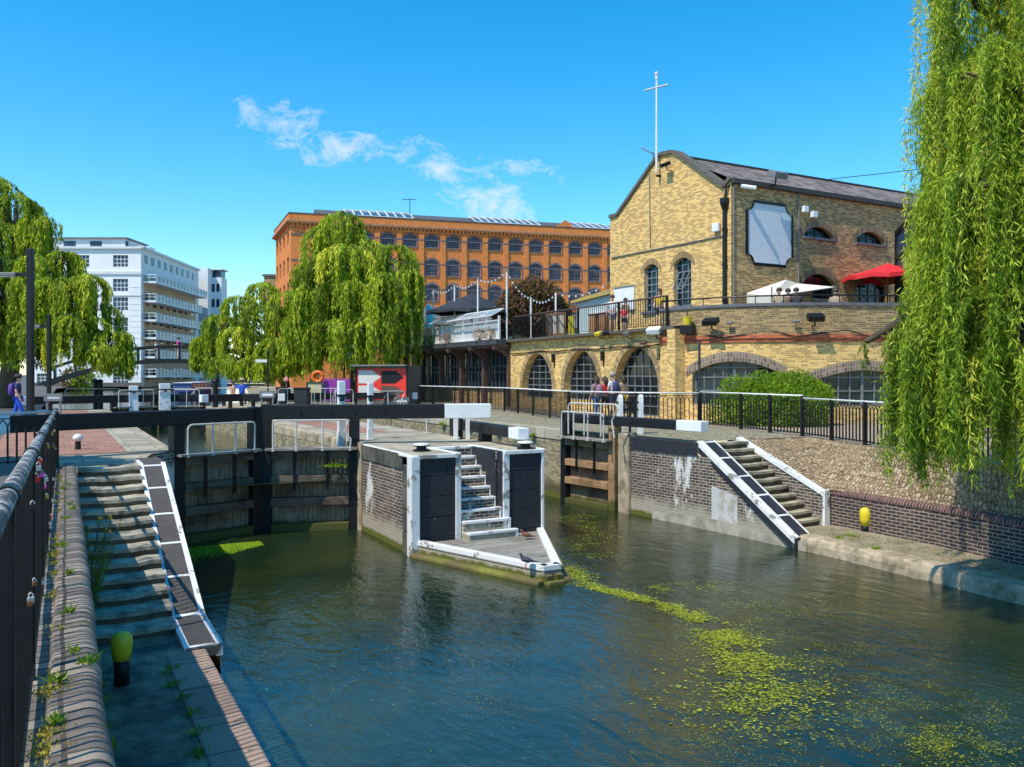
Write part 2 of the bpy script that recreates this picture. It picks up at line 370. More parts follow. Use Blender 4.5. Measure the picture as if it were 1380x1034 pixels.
M['skin'] = mat_plain('skin', (.62, .36, .25), .55, .08, 8, bump=0)
M['hairdark'] = mat_plain('dark_brown_hair', (.05, .028, .018), .6, .3, 20)
M['hairgrey'] = mat_plain('grey_hair', (.3, .28, .26), .6, .3, 20)
def cloth(n, c): return mat_plain(n, c, .8, .2, 10, bump=.1)
# ------------------------------------------------------------------ ground, water
def struct(mb, name, mat, **k):
    o = mb.build(name, mat, **k); o['kind'] = 'structure'; return o
def lst(*p): return [ST(*q) for q in p]

m, nt, b = newmat('canal_water'); M['water'] = m
P = objco(nt)
rp = mapping(nt, P, (1, 1, 1), (0, 0, -TH))
n1 = noise(nt, mapping(nt, rp, (1.0, .55, 1)), 1.4, 4, .55, 1.6)
n2 = noise(nt, mapping(nt, rp, (1.8, 1, 1)), 4.2, 5, .62, .8)
n3 = noise(nt, P, 17.0, 3, .6, .4)
h = nd(nt, 'ShaderNodeMath', {0: n1, 1: nd(nt, 'ShaderNodeMath', {0: n2, 1: .34}, operation='MULTIPLY').outputs[0]}, operation='ADD').outputs[0]
h = nd(nt, 'ShaderNodeMath', {0: h, 1: nd(nt, 'ShaderNodeMath', {0: n3, 1: .05}, operation='MULTIPLY').outputs[0]}, operation='ADD').outputs[0]
bp = nd(nt, 'ShaderNodeBump', {'Strength': .23, 'Distance': .12, 'Height': h}); nt.links.new(bp.outputs[0], b.inputs['Normal'])
nb = noise(nt, P, .22, 5, .6, 1.0)
nt.links.new(ramp(nt, nb, [.35, .7], [(.002, .016, .009), (.030, .040, .008)]), b.inputs['Base Color'])
b.inputs['Roughness'].default_value = .02; b.inputs['IOR'].default_value = 1.62; b.inputs['Specular IOR Level'].default_value = .6

mb = MB(); mb.face(lst((-30, .3, 0), (-30, 16, 0), (22.5, 16, 0), (22.5, .3, 0)));
mb.face(lst((22.5, 9.8, 0), (22.5, 14.5, 0), (45, 14.5, 0), (45, 9.8, 0)))
struct(mb, 'lower_canal_water', M['water'])
mb = MB(); mb.face(lst((20.4, 2.2, 1.25), (20.4, 7.0, 1.25), (45.2, 7.0, 1.25), (45.2, 2.2, 1.25)))
struct(mb, 'lock_chamber_water', M['water'])
mb = MB(); mb.face([(-90, 30, 1.68), (10, 30, 1.68), (10, 180, 1.68), (-90, 180, 1.68)])
# only beyond the upper gates
mb = MB(); mb.face([ST(44.6, 2.2, 1.68), ST(44.6, 14.5, 1.68), Vector((-8, 60, 1.68)), Vector((-20, 200, 1.68)), Vector((-110, 200, 1.68)), Vector((-110, 123, 1.68)), Vector((-40, 56, 1.68))])
struct(mb, 'upper_basin_water', M['water'])

# far ground sheet to the horizon, with the canal left open; two sheets either side of the water
mb = MB()
L = lst((-60, -600, GZ), (-60, .05, GZ), (17.8, .15, GZ), (17.8, 1.5, GZ), (19.9, 1.95, GZ), (20.35, 2.45, GZ), (47, 2.45, GZ))
L += [Vector(p) for p in ((-23.8, 42, GZ), (-57, 104, GZ), (-64, 122, GZ), (-53.5, 122.5, GZ), (-55.5, 160, GZ), (-52, 600, GZ), (-900, 1200, GZ), (-900, -300, GZ))]
mb.face(L); struct(mb, 'left_bank_ground', M['asphalt'])
FP = [Vector(p) for p in ((-12.0, 66.0, GZ), (-5.6, 47.0, GZ), (-.36, 39.4, GZ), (2.15, 31.4, GZ), (4.3, 28.9, GZ), (6.45, 28.5, GZ), (7.3, 26.5, GZ), (8.25, 23.6, GZ), (8.75, 20.6, GZ), (9.3, 17.4, GZ), (9.65, 14.6, GZ), (9.95, 11.5, GZ))]
UP = [ST(16.6, 16.25, GZ), Vector((8.2, 23.3, GZ)), Vector((8.85, 19.4, GZ)), Vector((9.4, 16.6, GZ)), Vector((10.1, 11.5, GZ)), Vector((11, -20, GZ))]
mb = MB()
Rr = UP[::-1] + lst((16.6, 14.4, GZ), (19.1, 14.15, GZ), (47, 14.15, GZ)) + [Vector(p) for p in ((-13, 50.5, GZ), (-15.6, 49, GZ), (-24, 76, GZ), (-38, 118, GZ), (-42, 600, GZ), (900, 1200, GZ), (900, -200, GZ))]
mb.face(Rr[::-1]); struct(mb, 'right_bank_ground', M['setts'])
mb = MB(); mb.face([Vector((-700, 170, 2.1)), Vector((900, 170, 2.1)), Vector((2500, 3000, 2.1)), Vector((-2500, 3000, 2.1))]); struct(mb, 'far_ground', M['asphalt'])
# paving sheets
mb = MB(); mb.face(lst((20.6, -1.2, GZ + .004), (20.6, 1.5, GZ + .004), (46, 1.5, GZ + .004), (46, -1.2, GZ + .004))); struct(mb, 'left_red_paving', M['redpave'])
mb = MB(); mb.face(lst((17.85, -.1, GZ + .004), (17.85, 1.5, GZ + .004), (19.9, 1.93, GZ + .004), (20.38, 2.43, GZ + .004), (20.38, 1.5, GZ+.004), (20.38, -.6, GZ + .004)))
mb.face(lst((20.6, 1.5, GZ + .008), (20.6, 2.45, GZ + .008), (46, 2.45, GZ + .008), (46, 1.5, GZ + .008))); struct(mb, 'left_stone_paving', M['stone'])
mb = MB(); mb.face([Vector((6.0, 29.0, GZ + .004)), Vector((8.4, 23.7, GZ + .004)), Vector((9.4, 17.8, GZ + .004)), Vector((10.1, 11.5, GZ + .004)), Vector((15, 11.5, GZ + .004)), Vector((15, 29.0, GZ + .004))])
struct(mb, 'right_footpath', mat_plain('pale_path_surface', (.36, .27, .19), .9, .2, 3))

def wall_thing(name, label, cat, faces, mat, bevel=0):
    mb = MB()
    for f in faces: mb.face(f)
    o = mb.build(name, mat, bevel=bevel); settag(o, label, cat); return o
def strip(pts, z0, zt):
    out = []
    for i in range(len(pts) - 1):
        a, b_ = pts[i], pts[i + 1]
        z0a = z0 if not isinstance(z0, (list, tuple)) else z0[i]; z0b = z0 if not isinstance(z0, (list, tuple)) else z0[i + 1]
        za = zt if not isinstance(zt, (list, tuple)) else zt[i]; zb = zt if not isinstance(zt, (list, tuple)) else zt[i + 1]
        out.append([ST(a[0], a[1], z0a), ST(b_[0], b_[1], z0b), ST(b_[0], b_[1], zb), ST(a[0], a[1], za)])
    return out

# ---- left side
M['riser'] = mat_plain('dark_step_riser', (.15, .115, .075), .9, .5, 3.0, dirt=(.03, .03, .02), dirt_amt=.5, dscale=2.5, bump=.6)  # riser faces, a darker tone than the treads
t = thing('canal_wall', 'long brown brick wall of the left lock chamber beneath the red paving', 'wall', ST(30, 2.45, 0))
mb = MB()
for f in strip([(47, 2.45), (20.9, 2.45)], -.6, GZ): mb.face(f)
mb.build('brick_face', M['chamberbrick'], t)
mb = MB(); mb.bar(ST(47, 2.42, GZ - .12), ST(21, 2.42, GZ - .12), .12, .26); mb.build('stone_edge', M['roughstone'], t)
t = thing('canal_wall', 'dark brick wall below the left stair ramp down to the water', 'wall', ST(17, 1.95, 0))
mb = MB()
for f in strip([(20.9, 2.45), (20.3, 2.45), (19.8, 1.96), (17.6, 1.93), (12.7, 1.93), (11.3, 1.93)], -.6, [GZ, GZ, GZ, GZ, .42, .40]): mb.face(f)
mb.build('brick_face', M['lockbrick'], t)
# inner side of the string wall, seen beside the steps
mb = MB()
for f in strip([(12.7, 1.5), (17.8, 1.5)], .3, [.42, GZ]): mb.face(f)
mb.build('inner_face', M['lockbrick'], t)
# landing
mb = MB(); mb.face(lst((-8, .2, .35), (-8, 1.56, .35), (12.4, 1.56, .35), (12.4, .2, .35))); struct(mb, 'left_landing', M['oldconcrete'])
mb = MB()
rr = random.Random(3)
s_ = -8.0
while s_ < 11.3:
    ln = .95 + rr.random() * .3; e = min(11.32, s_ + ln)
    j = rr.uniform(-.012, .012)
    mb.box(ST((s_ + e) / 2, 1.49 + j, .12), (.50, e - s_ - .015, .50), TH)
    s_ += ln
t = mb.build('kerb_stones', M['kerbstone'], bevel=.03); settag(t, 'pinkish stone kerb edging the shaded left landing above the water', 'kerb')
# steps
def stairs(name, label, s0, s1, t0, t1, z0, z1, n, mat, nose=.03, rise_mat=None):
    """from s0,z0 (bottom) to s1,z1 (top)"""
    t = thing(name, label, 'steps', ST(s0, (t0 + t1) / 2, z0))
    rz = (z1 - z0) / n; rs = (s1 - s0) / n; q = random.Random(n)
    for i in range(n):
        mb = MB(); zt = z0 + rz * (i + 1); sa = s0 + rs * i
        k = 7; front = []
        for j in range(k):
            tt = t0 + (t1 - t0) * j / (k - 1); front.append((sa - nose + q.uniform(-.012, .012), tt, zt + q.uniform(-.008, .004) - (.015 if 1 < j < 5 else 0)))
        for j in range(k - 1):
            a, c = front[j], front[j + 1]
            bk = sa + rs + .02
            A, B_ = ST(*a), ST(*c); Cc, Dd = ST(bk, c[1], c[2]), ST(bk, a[1], a[2])
            mb.face([A, B_, Cc, Dd])
            mb.face([ST(a[0], a[1], a[2] - .06), ST(c[0], c[1], c[2] - .06), B_, A])
            mb.face([ST(sa, a[1], zt - .06), ST(sa, c[1], zt - .06), ST(c[0], c[1], c[2] - .06), ST(a[0], a[1], a[2] - .06)])
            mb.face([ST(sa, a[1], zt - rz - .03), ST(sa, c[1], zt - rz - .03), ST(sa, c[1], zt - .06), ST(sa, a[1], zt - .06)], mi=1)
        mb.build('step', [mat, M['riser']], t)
    return t
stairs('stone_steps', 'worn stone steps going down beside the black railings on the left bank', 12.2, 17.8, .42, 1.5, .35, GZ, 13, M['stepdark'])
# white edged ramp on the string
def sloped_band(mb, s0, z0, s1, z1, t0, t1, th=.06, lift=0.0):
    a0, a1 = ST(s0, t0, z0 + lift), ST(s0, t1, z0 + lift); b0, b1 = ST(s1, t0, z1 + lift), ST(s1, t1, z1 + lift)
    dn = Vector((0, 0, -th))
    mb.face([a0, a1, b1, b0]); mb.face([a0 + dn, b0 + dn, b1 + dn, a1 + dn])
    mb.face([a0 + dn, a1 + dn, a1, a0]); mb.face([b1 + dn, b0 + dn, b0, b1]); mb.face([a1 + dn, b1 + dn, b1, a1]); mb.face([b0 + dn, a0 + dn, a0, b0])
t = thing('ramp_coping', 'grey panelled ramp edged with white paint beside the left steps', 'ramp', ST(15, 1.7, 1))
mb = MB(); sloped_band(mb, 12.7, .42, 17.6, GZ + .03, 1.50, 1.94, .14); sloped_band(mb, 11.3, .40, 12.7, .42, 1.50, 1.94, .14); sloped_band(mb, 17.6, GZ + .03, 18.6, GZ + .04, 1.50, 1.94, .10)
mb.build('coping_slab', mat_plain('dark_tar_panel', (.085, .075, .07), .9, .3, 6, bump=.8, bscale=60), t)
mb = MB()
for a, za, c, zc in ((12.7, .42, 17.6, GZ + .03), (11.3, .40, 12.7, .42)):
    sloped_band(mb, a, za, c, zc, 1.485, 1.555, .10, .007); sloped_band(mb, a, za, c, zc, 1.875, 1.955, .16, .007)
sloped_band(mb, 17.6, GZ + .03, 18.4, GZ + .03, 1.485, 1.54, .05, .007)
def zat(s): return .42 + (s - 12.7) / 4.9 * (GZ + .03 - .42)
for s in (12.72, 13.7, 14.65, 15.6, 16.55, 17.45): sloped_band(mb, s, zat(s), s + .05, zat(s + .05), 1.55, 1.88, .03, .007)
sloped_band(mb, 11.3, .40, 11.37, .40, 1.55, 1.88, .03, .007)
mb.build('white_border', M['white'], t)

# coping wall under the railing: a bullnosed cross-section swept along the bank
t = thing('parapet_wall', 'dark brick bank wall with rounded coping below the near railing', 'wall', ST(8, .1, 1))
prof = [(-.22, 2.12), (-.22, 2.19), (-.02, 2.19), (-.01, 2.225), (.0, 2.235)]
for i in range(9):
    a = math.pi / 2 * (1 - i / 8); prof.append((.125 + .085 * math.cos(a), 2.155 + .085 * math.sin(a)))
prof.append((.21, 2.0))
mb = MB(); acc = [0]
for i in range(1, len(prof)): acc.append(acc[-1] + math.dist(prof[i], prof[i - 1]))
def rt(s): return -.13 + (s - .9) * .0125
def dzp(s): return max(0.0, min(.40, (17.78 - s) * .0193))
def cof(s): return max(0, min(.19, (s - 4) * .0145))
n = 60; sa, se = -6.0, 17.78; q = random.Random(5)
wob = [q.uniform(-.006, .006) for _ in range(n + 1)]
for k in range(n):
    s0_ = sa + (se - sa) * k / n; s1_ = sa + (se - sa) * (k + 1) / n
    for i in range(len(prof) - 1):
        (ta, za), (tb, zb) = prof[i], prof[i + 1]
        k0_, k1_ = cof(s0_), cof(s1_)
        mb.face([ST(s0_, ta + wob[k] + k0_, za + wob[k] + dzp(s0_)), ST(s1_, ta + wob[k + 1] + k1_, za + wob[k + 1] + dzp(s1_)), ST(s1_, tb + wob[k + 1] + k1_, zb + wob[k + 1] + dzp(s1_)), ST(s0_, tb + wob[k] + k0_, zb + wob[k] + dzp(s0_))][::-1],
                uv=[(acc[i], s0_), (acc[i], s1_), (acc[i + 1], s1_), (acc[i + 1], s0_)][::-1])
mb.build('coping', M['capbrick'], t, smooth=True)
mb = MB(); mb.face([ST(-6, .21, .2), ST(4, .21, .2), ST(4, .21, 2.01 + dzp(4)), ST(-6, .21, 2.01 + dzp(-6))][::-1]); mb.face([ST(4, .21, .2), ST(17.78, .40, .2), ST(17.78, .40, 2.01), ST(4, .21, 2.01 + dzp(4))][::-1]); mb.face([ST(17.78, -.03, 1.5), ST(17.78, .40, 1.5), ST(17.78, .40, 2.15), ST(17.78, -.03, 2.15)])
mb.build('brick_face', M['purplebrick'], t)

# ---- central island
IS, IT0, IT1 = 16.65, 6.8, 10.07
t = thing('island_wall', 'dark brick left side of the lock island with white painted corner', 'wall', ST(18, IT0, 0))
mb = MB()
for f in strip([(46, IT0), (20.9, IT0)], -.6, GZ): mb.face(f)
mb.build('chamber_side', M['chamberbrick'], t)
mb = MB()
for f in strip([(20.9, IT0 + .0), (20.5, IT0), (19.9, IT0), (17.2, IT0)], -.6, GZ - .32): mb.face(f)
mb.build('brick_face', M['lockbrick'], t)
mb = MB()
for f in strip([(20.2, IT0 - .03), (17.2, IT0 - .03)], GZ - .34, GZ): mb.face(f)
mb.face([ST(20.2, IT0 - .03, GZ - .34), ST(20.2, IT0 + .1, GZ - .34), ST(17.2, IT0 + .1, GZ - .34), ST(17.2, IT0 - .03, GZ - .34)])
q = random.Random(9)
for k in range(5):
    z0 = -.5 + k * .49 - .04; mb.box(ST(16.98, IT0 + .15, z0 + .26), (.37 + q.uniform(-.01, .01), .46, .475), TH)
mb.build('corner_stone', mat_plain('sooty_corner_stone', (.13, .12, .09), .85, .4, 3, dirt=(.03, .03, .03), dirt_amt=.6, bump=.7), t, bevel=.02)
mb = MB(); mb.box(ST(20.2, IT0 - .0, .8), (.10, .45, 2.8), TH); mb.build('hollow_quoin', M['roughstone'], t, bevel=.02)
mb = MB(); mb.bar(ST(17.35, IT0 - .02, GZ - .02), ST(IS + .0, IT0 - .02, GZ - .02), .10, .06); mb.bar(ST(19.9, IT0 + .02, GZ + .0), ST(17.3, IT0 + .02, GZ + .0), .09, .035)
mb.box(ST(IS - .035, IT0 + .03, .98), (.20, .09, 2.32), TH); mb.box(ST(IS + .08, IT0 - .035, .98), (.09, .17, 2.32), TH)
mb.build('white_edge', M['white'], t, bevel=.015)
# front blocks
SR0, SR1, SRB = 7.92, 9.0, 18.45
def fr(name, label, ta, tb):
    t = thing(name, label, 'wall', ST(IS, (ta + tb) / 2, 0))
    q = random.Random(int(ta * 10)); mb = MB(); z = -.1
    while z < GZ - .02:
        hh = min(.45, GZ - .01 - z); x = ta
        while x < tb - .02:
            w = min(tb - x, q.choice([.55, .8, 1.1]))
            if tb - x - w < .3: w = tb - x
            mb.box(ST(IS + .15 + q.uniform(-.004, .004), x + w / 2, z + hh / 2), (w - .006, .3, hh - .006), TH); x += w
        z += .45
    mb.build('painted_stone', M['blackwall'], t, bevel=.012); return t
ta = fr('island_front_wall', 'left black painted block of the island front beside the white steps', IT0 + .0, SR0)
tb = fr('island_front_wall', 'right black painted block of the island front beside the white steps', SR1, IT1)
mb = MB(); mb.box(ST(IS - .01, SR0 - .055, 1.2), (.13, .05, 1.92), TH); mb.box(ST(IS - .02, (IT0 + SR0) / 2 , GZ - .03), (SR0 - IT0 - .02, .08, .085), TH)
mb.box(ST(17.5, SR0 - .07, GZ + .012), (.12, 1.9, .03), TH)
mb.build('white_edge', M['white'], ta, bevel=.01)
mb = MB(); mb.box(ST(IS - .01, SR1 + .07, 1.2), (.16, .05, 1.92), TH); mb.box(ST(IS - .02, (IT1 + SR1) / 2, GZ - .03), (IT1 - SR1 - .02, .08, .085), TH)
mb.box(ST(IS - .01, IT1 - .03, 1.2), (.07, .06, 1.94), TH); mb.box(ST(17.55, SR1 + .06, GZ + .012), (.12, 1.85, .03), TH)
mb.box(ST(IS + .35, IT1 - .02, GZ + .002), (.09, .8, .05), TH)
mb.build('white_edge', M['white'], tb, bevel=.01)
mb = MB()
for f in strip([(IS, IT1), (20.3, IT1), (22.4, IT1 - .0), (46, IT1)], -.6, GZ): mb.face(f)
o = mb.build('island_wall', M['lockbrick']); settag(o, 'brick wall on the right hand side of the island facing the right lock', 'wall')
# recess sides
mb = MB()
for f in strip([(SRB, SR1), (IS + .3, SR1)], .1, GZ - .0): mb.face(f)
for f in strip([(IS + .3, SR0), (SRB, SR0)], .1, GZ - .0): mb.face(f)
mb.build('stair_side', M['lockbrick'], tb)
mb = MB(); mb.box(ST(IS + .55, SR1 - .02, 1.0), (.03, .5, 1.9), TH); mb.bar(ST(IS + .4, SR1 - .012, GZ - .25), ST(SRB, SR1 - .012, GZ - .25), .03, .5); mb.build('black_band', M['blackwall'], tb)
t = thing('island_steps', 'white edged brick steps climbing between the two black island blocks', 'steps', ST(IS, 8.4, .25))
n = 9; rz = (GZ - .22) / n
for i in range(n):
    s0_ = IS - .42 + (SRB + .0 - IS + .42) * i / n; s1_ = IS - .42 + (SRB - IS + .42) * (i + 1) / n; zt = .22 + rz * (i + 1)
    tl = SR0 + (.0 if i > 1 else .02); trr = SR1 + (0 if i > 1 else (.16 if i == 0 else .10))
    if i < 2: pass
    mb = MB(); mb.box(ST((s0_ + s1_) / 2 + .3, (tl + trr) / 2, zt - rz / 2 - .03), (trr - tl - .004, s1_ - s0_ + .6, rz - .06 + .06), TH); st = mb.build('step', M['lockbrick'], t)
    mb = MB(); mb.box(ST(s0_ + .055, (tl + trr) / 2, zt - .012), (trr - tl, .15, .055), TH); mb.box(ST(s0_ + .30, (tl + trr) / 2, zt - .025), (trr - tl, .4, .03), TH)
    mb.box(ST(s0_ + .0, trr - .03, zt - rz / 2), (.06, .03, rz), TH)
    mb.build('tread', M['white'], st, bevel=.008)
# island top
mb = MB(); mb.face(lst((IS + .02, IT0 + .02, GZ - .004), (IS + .02, SR0, GZ - .004), (SRB, SR0, GZ - .004), (SRB, SR1, GZ - .004), (IS + .02, SR1, GZ - .004), (IS + .02, IT1, GZ - .004), (47, IT1, GZ - .004), (50, 12.2, GZ - .004), (54, 13, GZ - .004), (54, 10.0, GZ - .004), (47, IT0, GZ - .004)))
struct(mb, 'island_top', M['stone'])
mb = MB(); mb.face(lst((24, IT0 + 1.0, GZ), (24, IT1 - 1.0, GZ), (46, IT1 - 1.0, GZ), (46, IT0 + 1.0, GZ))); struct(mb, 'island_red_paving', M['redpave'])
mb = MB(); q = random.Random(4); s_ = 21.2
while s_ < 46:
    ln = q.uniform(.9, 1.5); mb.box(ST(s_ + ln / 2, IT0 + .26 + q.uniform(-.01, .01), GZ - .13), (.55, ln - .02, .30), TH); s_ += ln
o = mb.build('edge_stones', M['roughstone'], bevel=.04); settag(o, 'weathered stone edging along the island behind the left lock gate', 'kerb')
# platform
zp = .27
A, B1, B2, Cc = ST(IS - .01, IT0 + .05, zp), ST(13.25, 8.02, zp), ST(13.25, 8.42, zp), ST(IS - .01, IT1 - .0, zp)
t = thing('landing_platform', 'pointed timber platform with white edges at the foot of the island steps', 'platform', ST(15.5, 8.3, 0))
def inset(p, k): c = (A + B1 + B2 + Cc) / 4; return c + (Vector(p) - c) * k
mb = MB()
# planks run across the point
npl = 26
for i in range(npl):
    s0_ = 13.35 + (IS - .03 - 13.35) * i / npl; s1_ = s0_ + (IS - .03 - 13.35) / npl - .012
    def tl_(s): return 8.02 + (s - 13.25) / (IS - 13.25) * (IT0 + .05 - 8.02)
    def tr_(s): return 8.42 + (s - 13.25) / (IS - 13.25) * (IT1 - 8.42)
    pts = [ST(s0_, tl_(s0_), 0), ST(s0_, tr_(s0_), 0), ST(s1_, tr_(s1_), 0), ST(s1_, tl_(s1_), 0)]
    mb.prism([(p.x, p.y) for p in pts], zp - .05, zp + random.uniform(-.004, .004))
mb.build('planking', M['deck'], t)
mb = MB(); up = Vector((0, 0, 1))
for a, c, w in ((A, B1, .17), (B2, Cc, .17), (B1, B2, .2)):
    d = (c - a).normalized(); inn = up.cross(d); 
    mb.bar(a + inn * w / 2 + up * .01, c + inn * w / 2 + up * .01, w, .10)
mb.build('white_edge', M['white'], t, bevel=.01)
mb = MB()
for a, c in ((A, B1), (B2, Cc), (B1, B2)):
    d = (c - a).normalized(); inn = up.cross(d); mb.bar(a + inn * .09 - up * .14, c + inn * .09 - up * .14, .14, .16)
mb.build('side_beam', M['lockbrick'], t)
mb = MB()
for a, c in ((A, B1), (B2, Cc), (B1, B2)):
    d = (c - a).normalized(); inn = up.cross(d); mb.bar(a - inn * .04 - up * .29, c - inn * .04 - up * .29, .26, .18)
mb.build('mossy_footing', mat_plain('mossy_wet_stone', (.21, .22, .03), .7, .6, 3.0, dirt=(.13, .09, .04), dirt_amt=.9, bump=.6), t, bevel=.03)
mb = MB()
for k in (8.10, 8.32): mb.box(ST(13.20, k, .10), (.15, .12, .14), TH)
mb.build('fender', M['gate'], t, bevel=.01)

# ---- right lock walls
t = thing('canal_wall', 'tan mossy brick wall of the right lock chamber under the towpath', 'wall', ST(30, 14.15, 0))
mb = MB()
for f in strip([(22.0, 14.05), (47, 14.05)], -.6, GZ - .30): mb.face(f)
mb.build('brick_face', M['chamberbrick'], t)
mb = MB()
for f in strip([(22.0, 14.02), (47, 14.02)], GZ - .30, GZ + .004): mb.face(f)
mb.face(lst((22.0, 14.02, GZ + .006), (22, 14.5, GZ + .006), (47, 14.5, GZ + .006), (47, 14.02, GZ + .006)))
mb.build('stone_edge', M['stone'], t)
RW = [(19.1, 14.18), (16.2, 14.42), (13.2, 14.55), (12.9, 14.58)]
t = thing('canal_wall', 'dark brick wing wall with white paint patches right of the open gate', 'wall', ST(16, 14.4, 0))
mb = MB()
for f in strip(RW, -.6, [GZ - .32, GZ - .32, .2, .2]): mb.face(f)
for f in strip([(16.2, 14.42), (16.18, 14.42)], 1.2, [GZ - .3, GZ - .32]): mb.face(f)
mb.face([ST(16.2, 14.42, GZ - .33), ST(13.2, 14.55, .18), ST(15.6, 14.45, GZ - .33)])
mb.build('brick_face', M['lockbrick'], t)
mb = MB()
for f in strip([(19.1, 14.15), (16.2, 14.39)], GZ - .33, GZ): mb.face(f)
mb.face([ST(19.1, 14.15, GZ), ST(19.1, 14.5, GZ + .005), ST(16.2, 14.6, GZ + .005), ST(16.2, 14.39, GZ)])
mb.build('black_band', M['blackwall'], t)
mb = MB()
for f in strip([(17.9, 14.27), (15.5, 14.44), (13.3, 14.53), (12.9, 14.56)], -.6, [.22, .30, .20, .2]): mb.face(f)
mb.build('stone_base', mat_plain('limewashed_stone', (.42, .39, .31), .9, .4, 2.0, dirt=(.16, .14, .08), dirt_amt=.5, bump=.6), t)
mb = MB()
for f in strip([(15.75, 14.43), (14.9, 14.475)], .15, [1.12, .98]): mb.face(f)
mb.build('limewash_patch', mat_chipped('old_limewash', (.60, .60, .58), (.40, .36, .30), .5, scale=2), t)
mb = MB(); mb.box(ST(19.0, 14.28, .8), (.34, .5, 2.9), TH); mb.box(ST(21.9, 14.22, .8), (.4, .3, 2.7), TH); mb.build('hollow_quoin', M['roughstone'], t, bevel=.03)
mb = MB(); mb.face(lst((19.0, 14.35, -.5), (22.0, 14.35, -.5), (22.0, 14.35, GZ), (19.0, 14.35, GZ))); mb.build('recess_wall', M['chamberbrick'], t)
t = thing('ramp_coping', 'black panelled ramp with broad white edge beside the right steps', 'ramp', ST(15, 14.6, 1))
def zr(s): return .26 + (s - 13.1) / (16.25 - 13.1) * (GZ + .05 - .26)
def to_(s): return 14.60 + (16.25 - s) * 0.04 - .16
mb = MB(); sloped_band(mb, 13.1, .26, 16.25, GZ + .05, 14.44, 14.98, .30); mb.build('coping_slab', M['blackwall'], t)
mb = MB(); sloped_band(mb, 13.1, .26, 16.25, GZ + .05, 14.41, 14.60, .12, .008); sloped_band(mb, 13.1, .26, 16.25, GZ + .05, 14.95, 15.0, .10, .008)
for s in (13.1, 13.72, 14.35, 14.97, 15.6, 16.18): sloped_band(mb, s, zr(s), s + .04, zr(s + .04), 14.59, 14.96, .03, .008)
mb.build('white_border', M['white'], t)
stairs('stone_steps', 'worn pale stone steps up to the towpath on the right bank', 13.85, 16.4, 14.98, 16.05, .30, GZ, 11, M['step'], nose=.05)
mb = MB(); mb.face([ST(13.8, 14.97, .2), ST(16.3, 14.97, .2), ST(16.3, 14.97, GZ)]);  o = mb.build('inner_wall', M['lockbrick'], bpy.data.objects['ramp_coping.001'])
t = thing('stair_wall', 'brick side wall with thick white coping at the right of the pale steps', 'wall', ST(15, 16.1, .3))
mb = MB(); mb.face([ST(13.7, 16.06, .2), ST(16.9, 16.06, .2), ST(16.9, 16.06, GZ + .0), ST(16.5, 16.06, GZ + .0), ST(13.9, 16.06, 1.15), ST(13.7, 16.06, 1.12)][::-1])
mb.face([ST(13.7, 16.06, .2), ST(13.7, 16.3, .2), ST(13.7, 16.3, 1.15), ST(13.7, 16.06, 1.12)]); mb.build('brick_face', M['lockbrick'], t)
mb = MB(); sloped_band(mb, 13.85, 1.17, 16.55, GZ + .08, 16.03, 16.25, .09); sloped_band(mb, 13.66, 1.08, 13.87, 1.17, 16.03, 16.25, .09); mb.box(ST(13.68, 16.14, .70), (.2, .07, .92), TH)
mb.build('white_coping', M['white'], t, bevel=.012)
# retaining wall, landing, bank
RWALL = [(13.7, 16.28), (12.6, 16.25), (11, 16.2), (9.5, 15.98), (7, 15.75), (3, 15.7), (-8, 15.7)]
t = thing('retaining_wall', 'low purple brick wall with rounded coping behind the right landing', 'wall', ST(11, 16.2, .3))
mb = MB()
for f in strip(RWALL, .1, 1.10): mb.face(f[::-1])
mb.build('brick_face', M['purplebrick'], t)
mb = MB(); cp = [(-.02, 1.05)] + [(.13 - .15 * math.cos(a), 1.08 + .09 * math.sin(a)) for a in [math.pi / 2 * k / 4 for k in range(5)]] + [(.36, 1.17)]
al = 0
for i in range(len(RWALL) - 1):
    (sa_, ta_), (sb_, tb_) = RWALL[i], RWALL[i + 1]; L_ = math.dist(RWALL[i], RWALL[i + 1])
    for j in range(len(cp) - 1):
        mb.face([ST(sa_, ta_ + cp[j][0], cp[j][1]), ST(sb_, tb_ + cp[j][0], cp[j][1]), ST(sb_, tb_ + cp[j + 1][0], cp[j + 1][1]), ST(sa_, ta_ + cp[j + 1][0], cp[j + 1][1])],
                uv=[(j * .06, al), (j * .06, al + L_), (j * .06 + .06, al + L_), (j * .06 + .06, al)])
    al += L_
mb.build('coping', mat_brick('purple_header_coping', (.16, .07, .075), (.10, .05, .07), (.30, .22, .14), bw=.5, bh=.075, ms=.012, offset=0, dark_amt=.3), t, smooth=True)
mb = MB(); q = random.Random(2)
def tedge(s): return 14.58 - max(0, 12.5 - s) * .045 + (.5 * max(0, 3 - s) * .1)
ns = 90; ra = [q.uniform(-.03, .03) for _ in range(ns + 1)]; rb = [q.uniform(-.02, .02) for _ in range(ns + 1)]
def row(k):
    s = 13.3 + (-8 - 13.3) * k / ns; te = tedge(s) + ra[k]
    w = 16.35 if s > 11 else 16.2
    return [ST(s, te - .02, -.4), ST(s, te + rb[k], .16), ST(s, te + .03, .26 + rb[k] * .6), ST(s, te + .08, .305 + rb[k] * .3), ST(s, te + .45, .31), ST(s, w, .33)]
rows = [row(k) for k in range(ns + 1)]
for k in range(ns):
    for j in range(3): mb.face([rows[k][j], rows[k][j + 1], rows[k + 1][j + 1], rows[k + 1][j]][::-1])
    mb.face([rows[k][3], rows[k][4], rows[k + 1][4], rows[k + 1][3]][::-1])
mb.build('kerb_edge', M['roughstone'], None, smooth=True); o = bpy.data.objects['kerb_edge']; settag(o, 'rough stone canal edge along the right landing near the yellow bollard', 'kerb')
mb = MB()
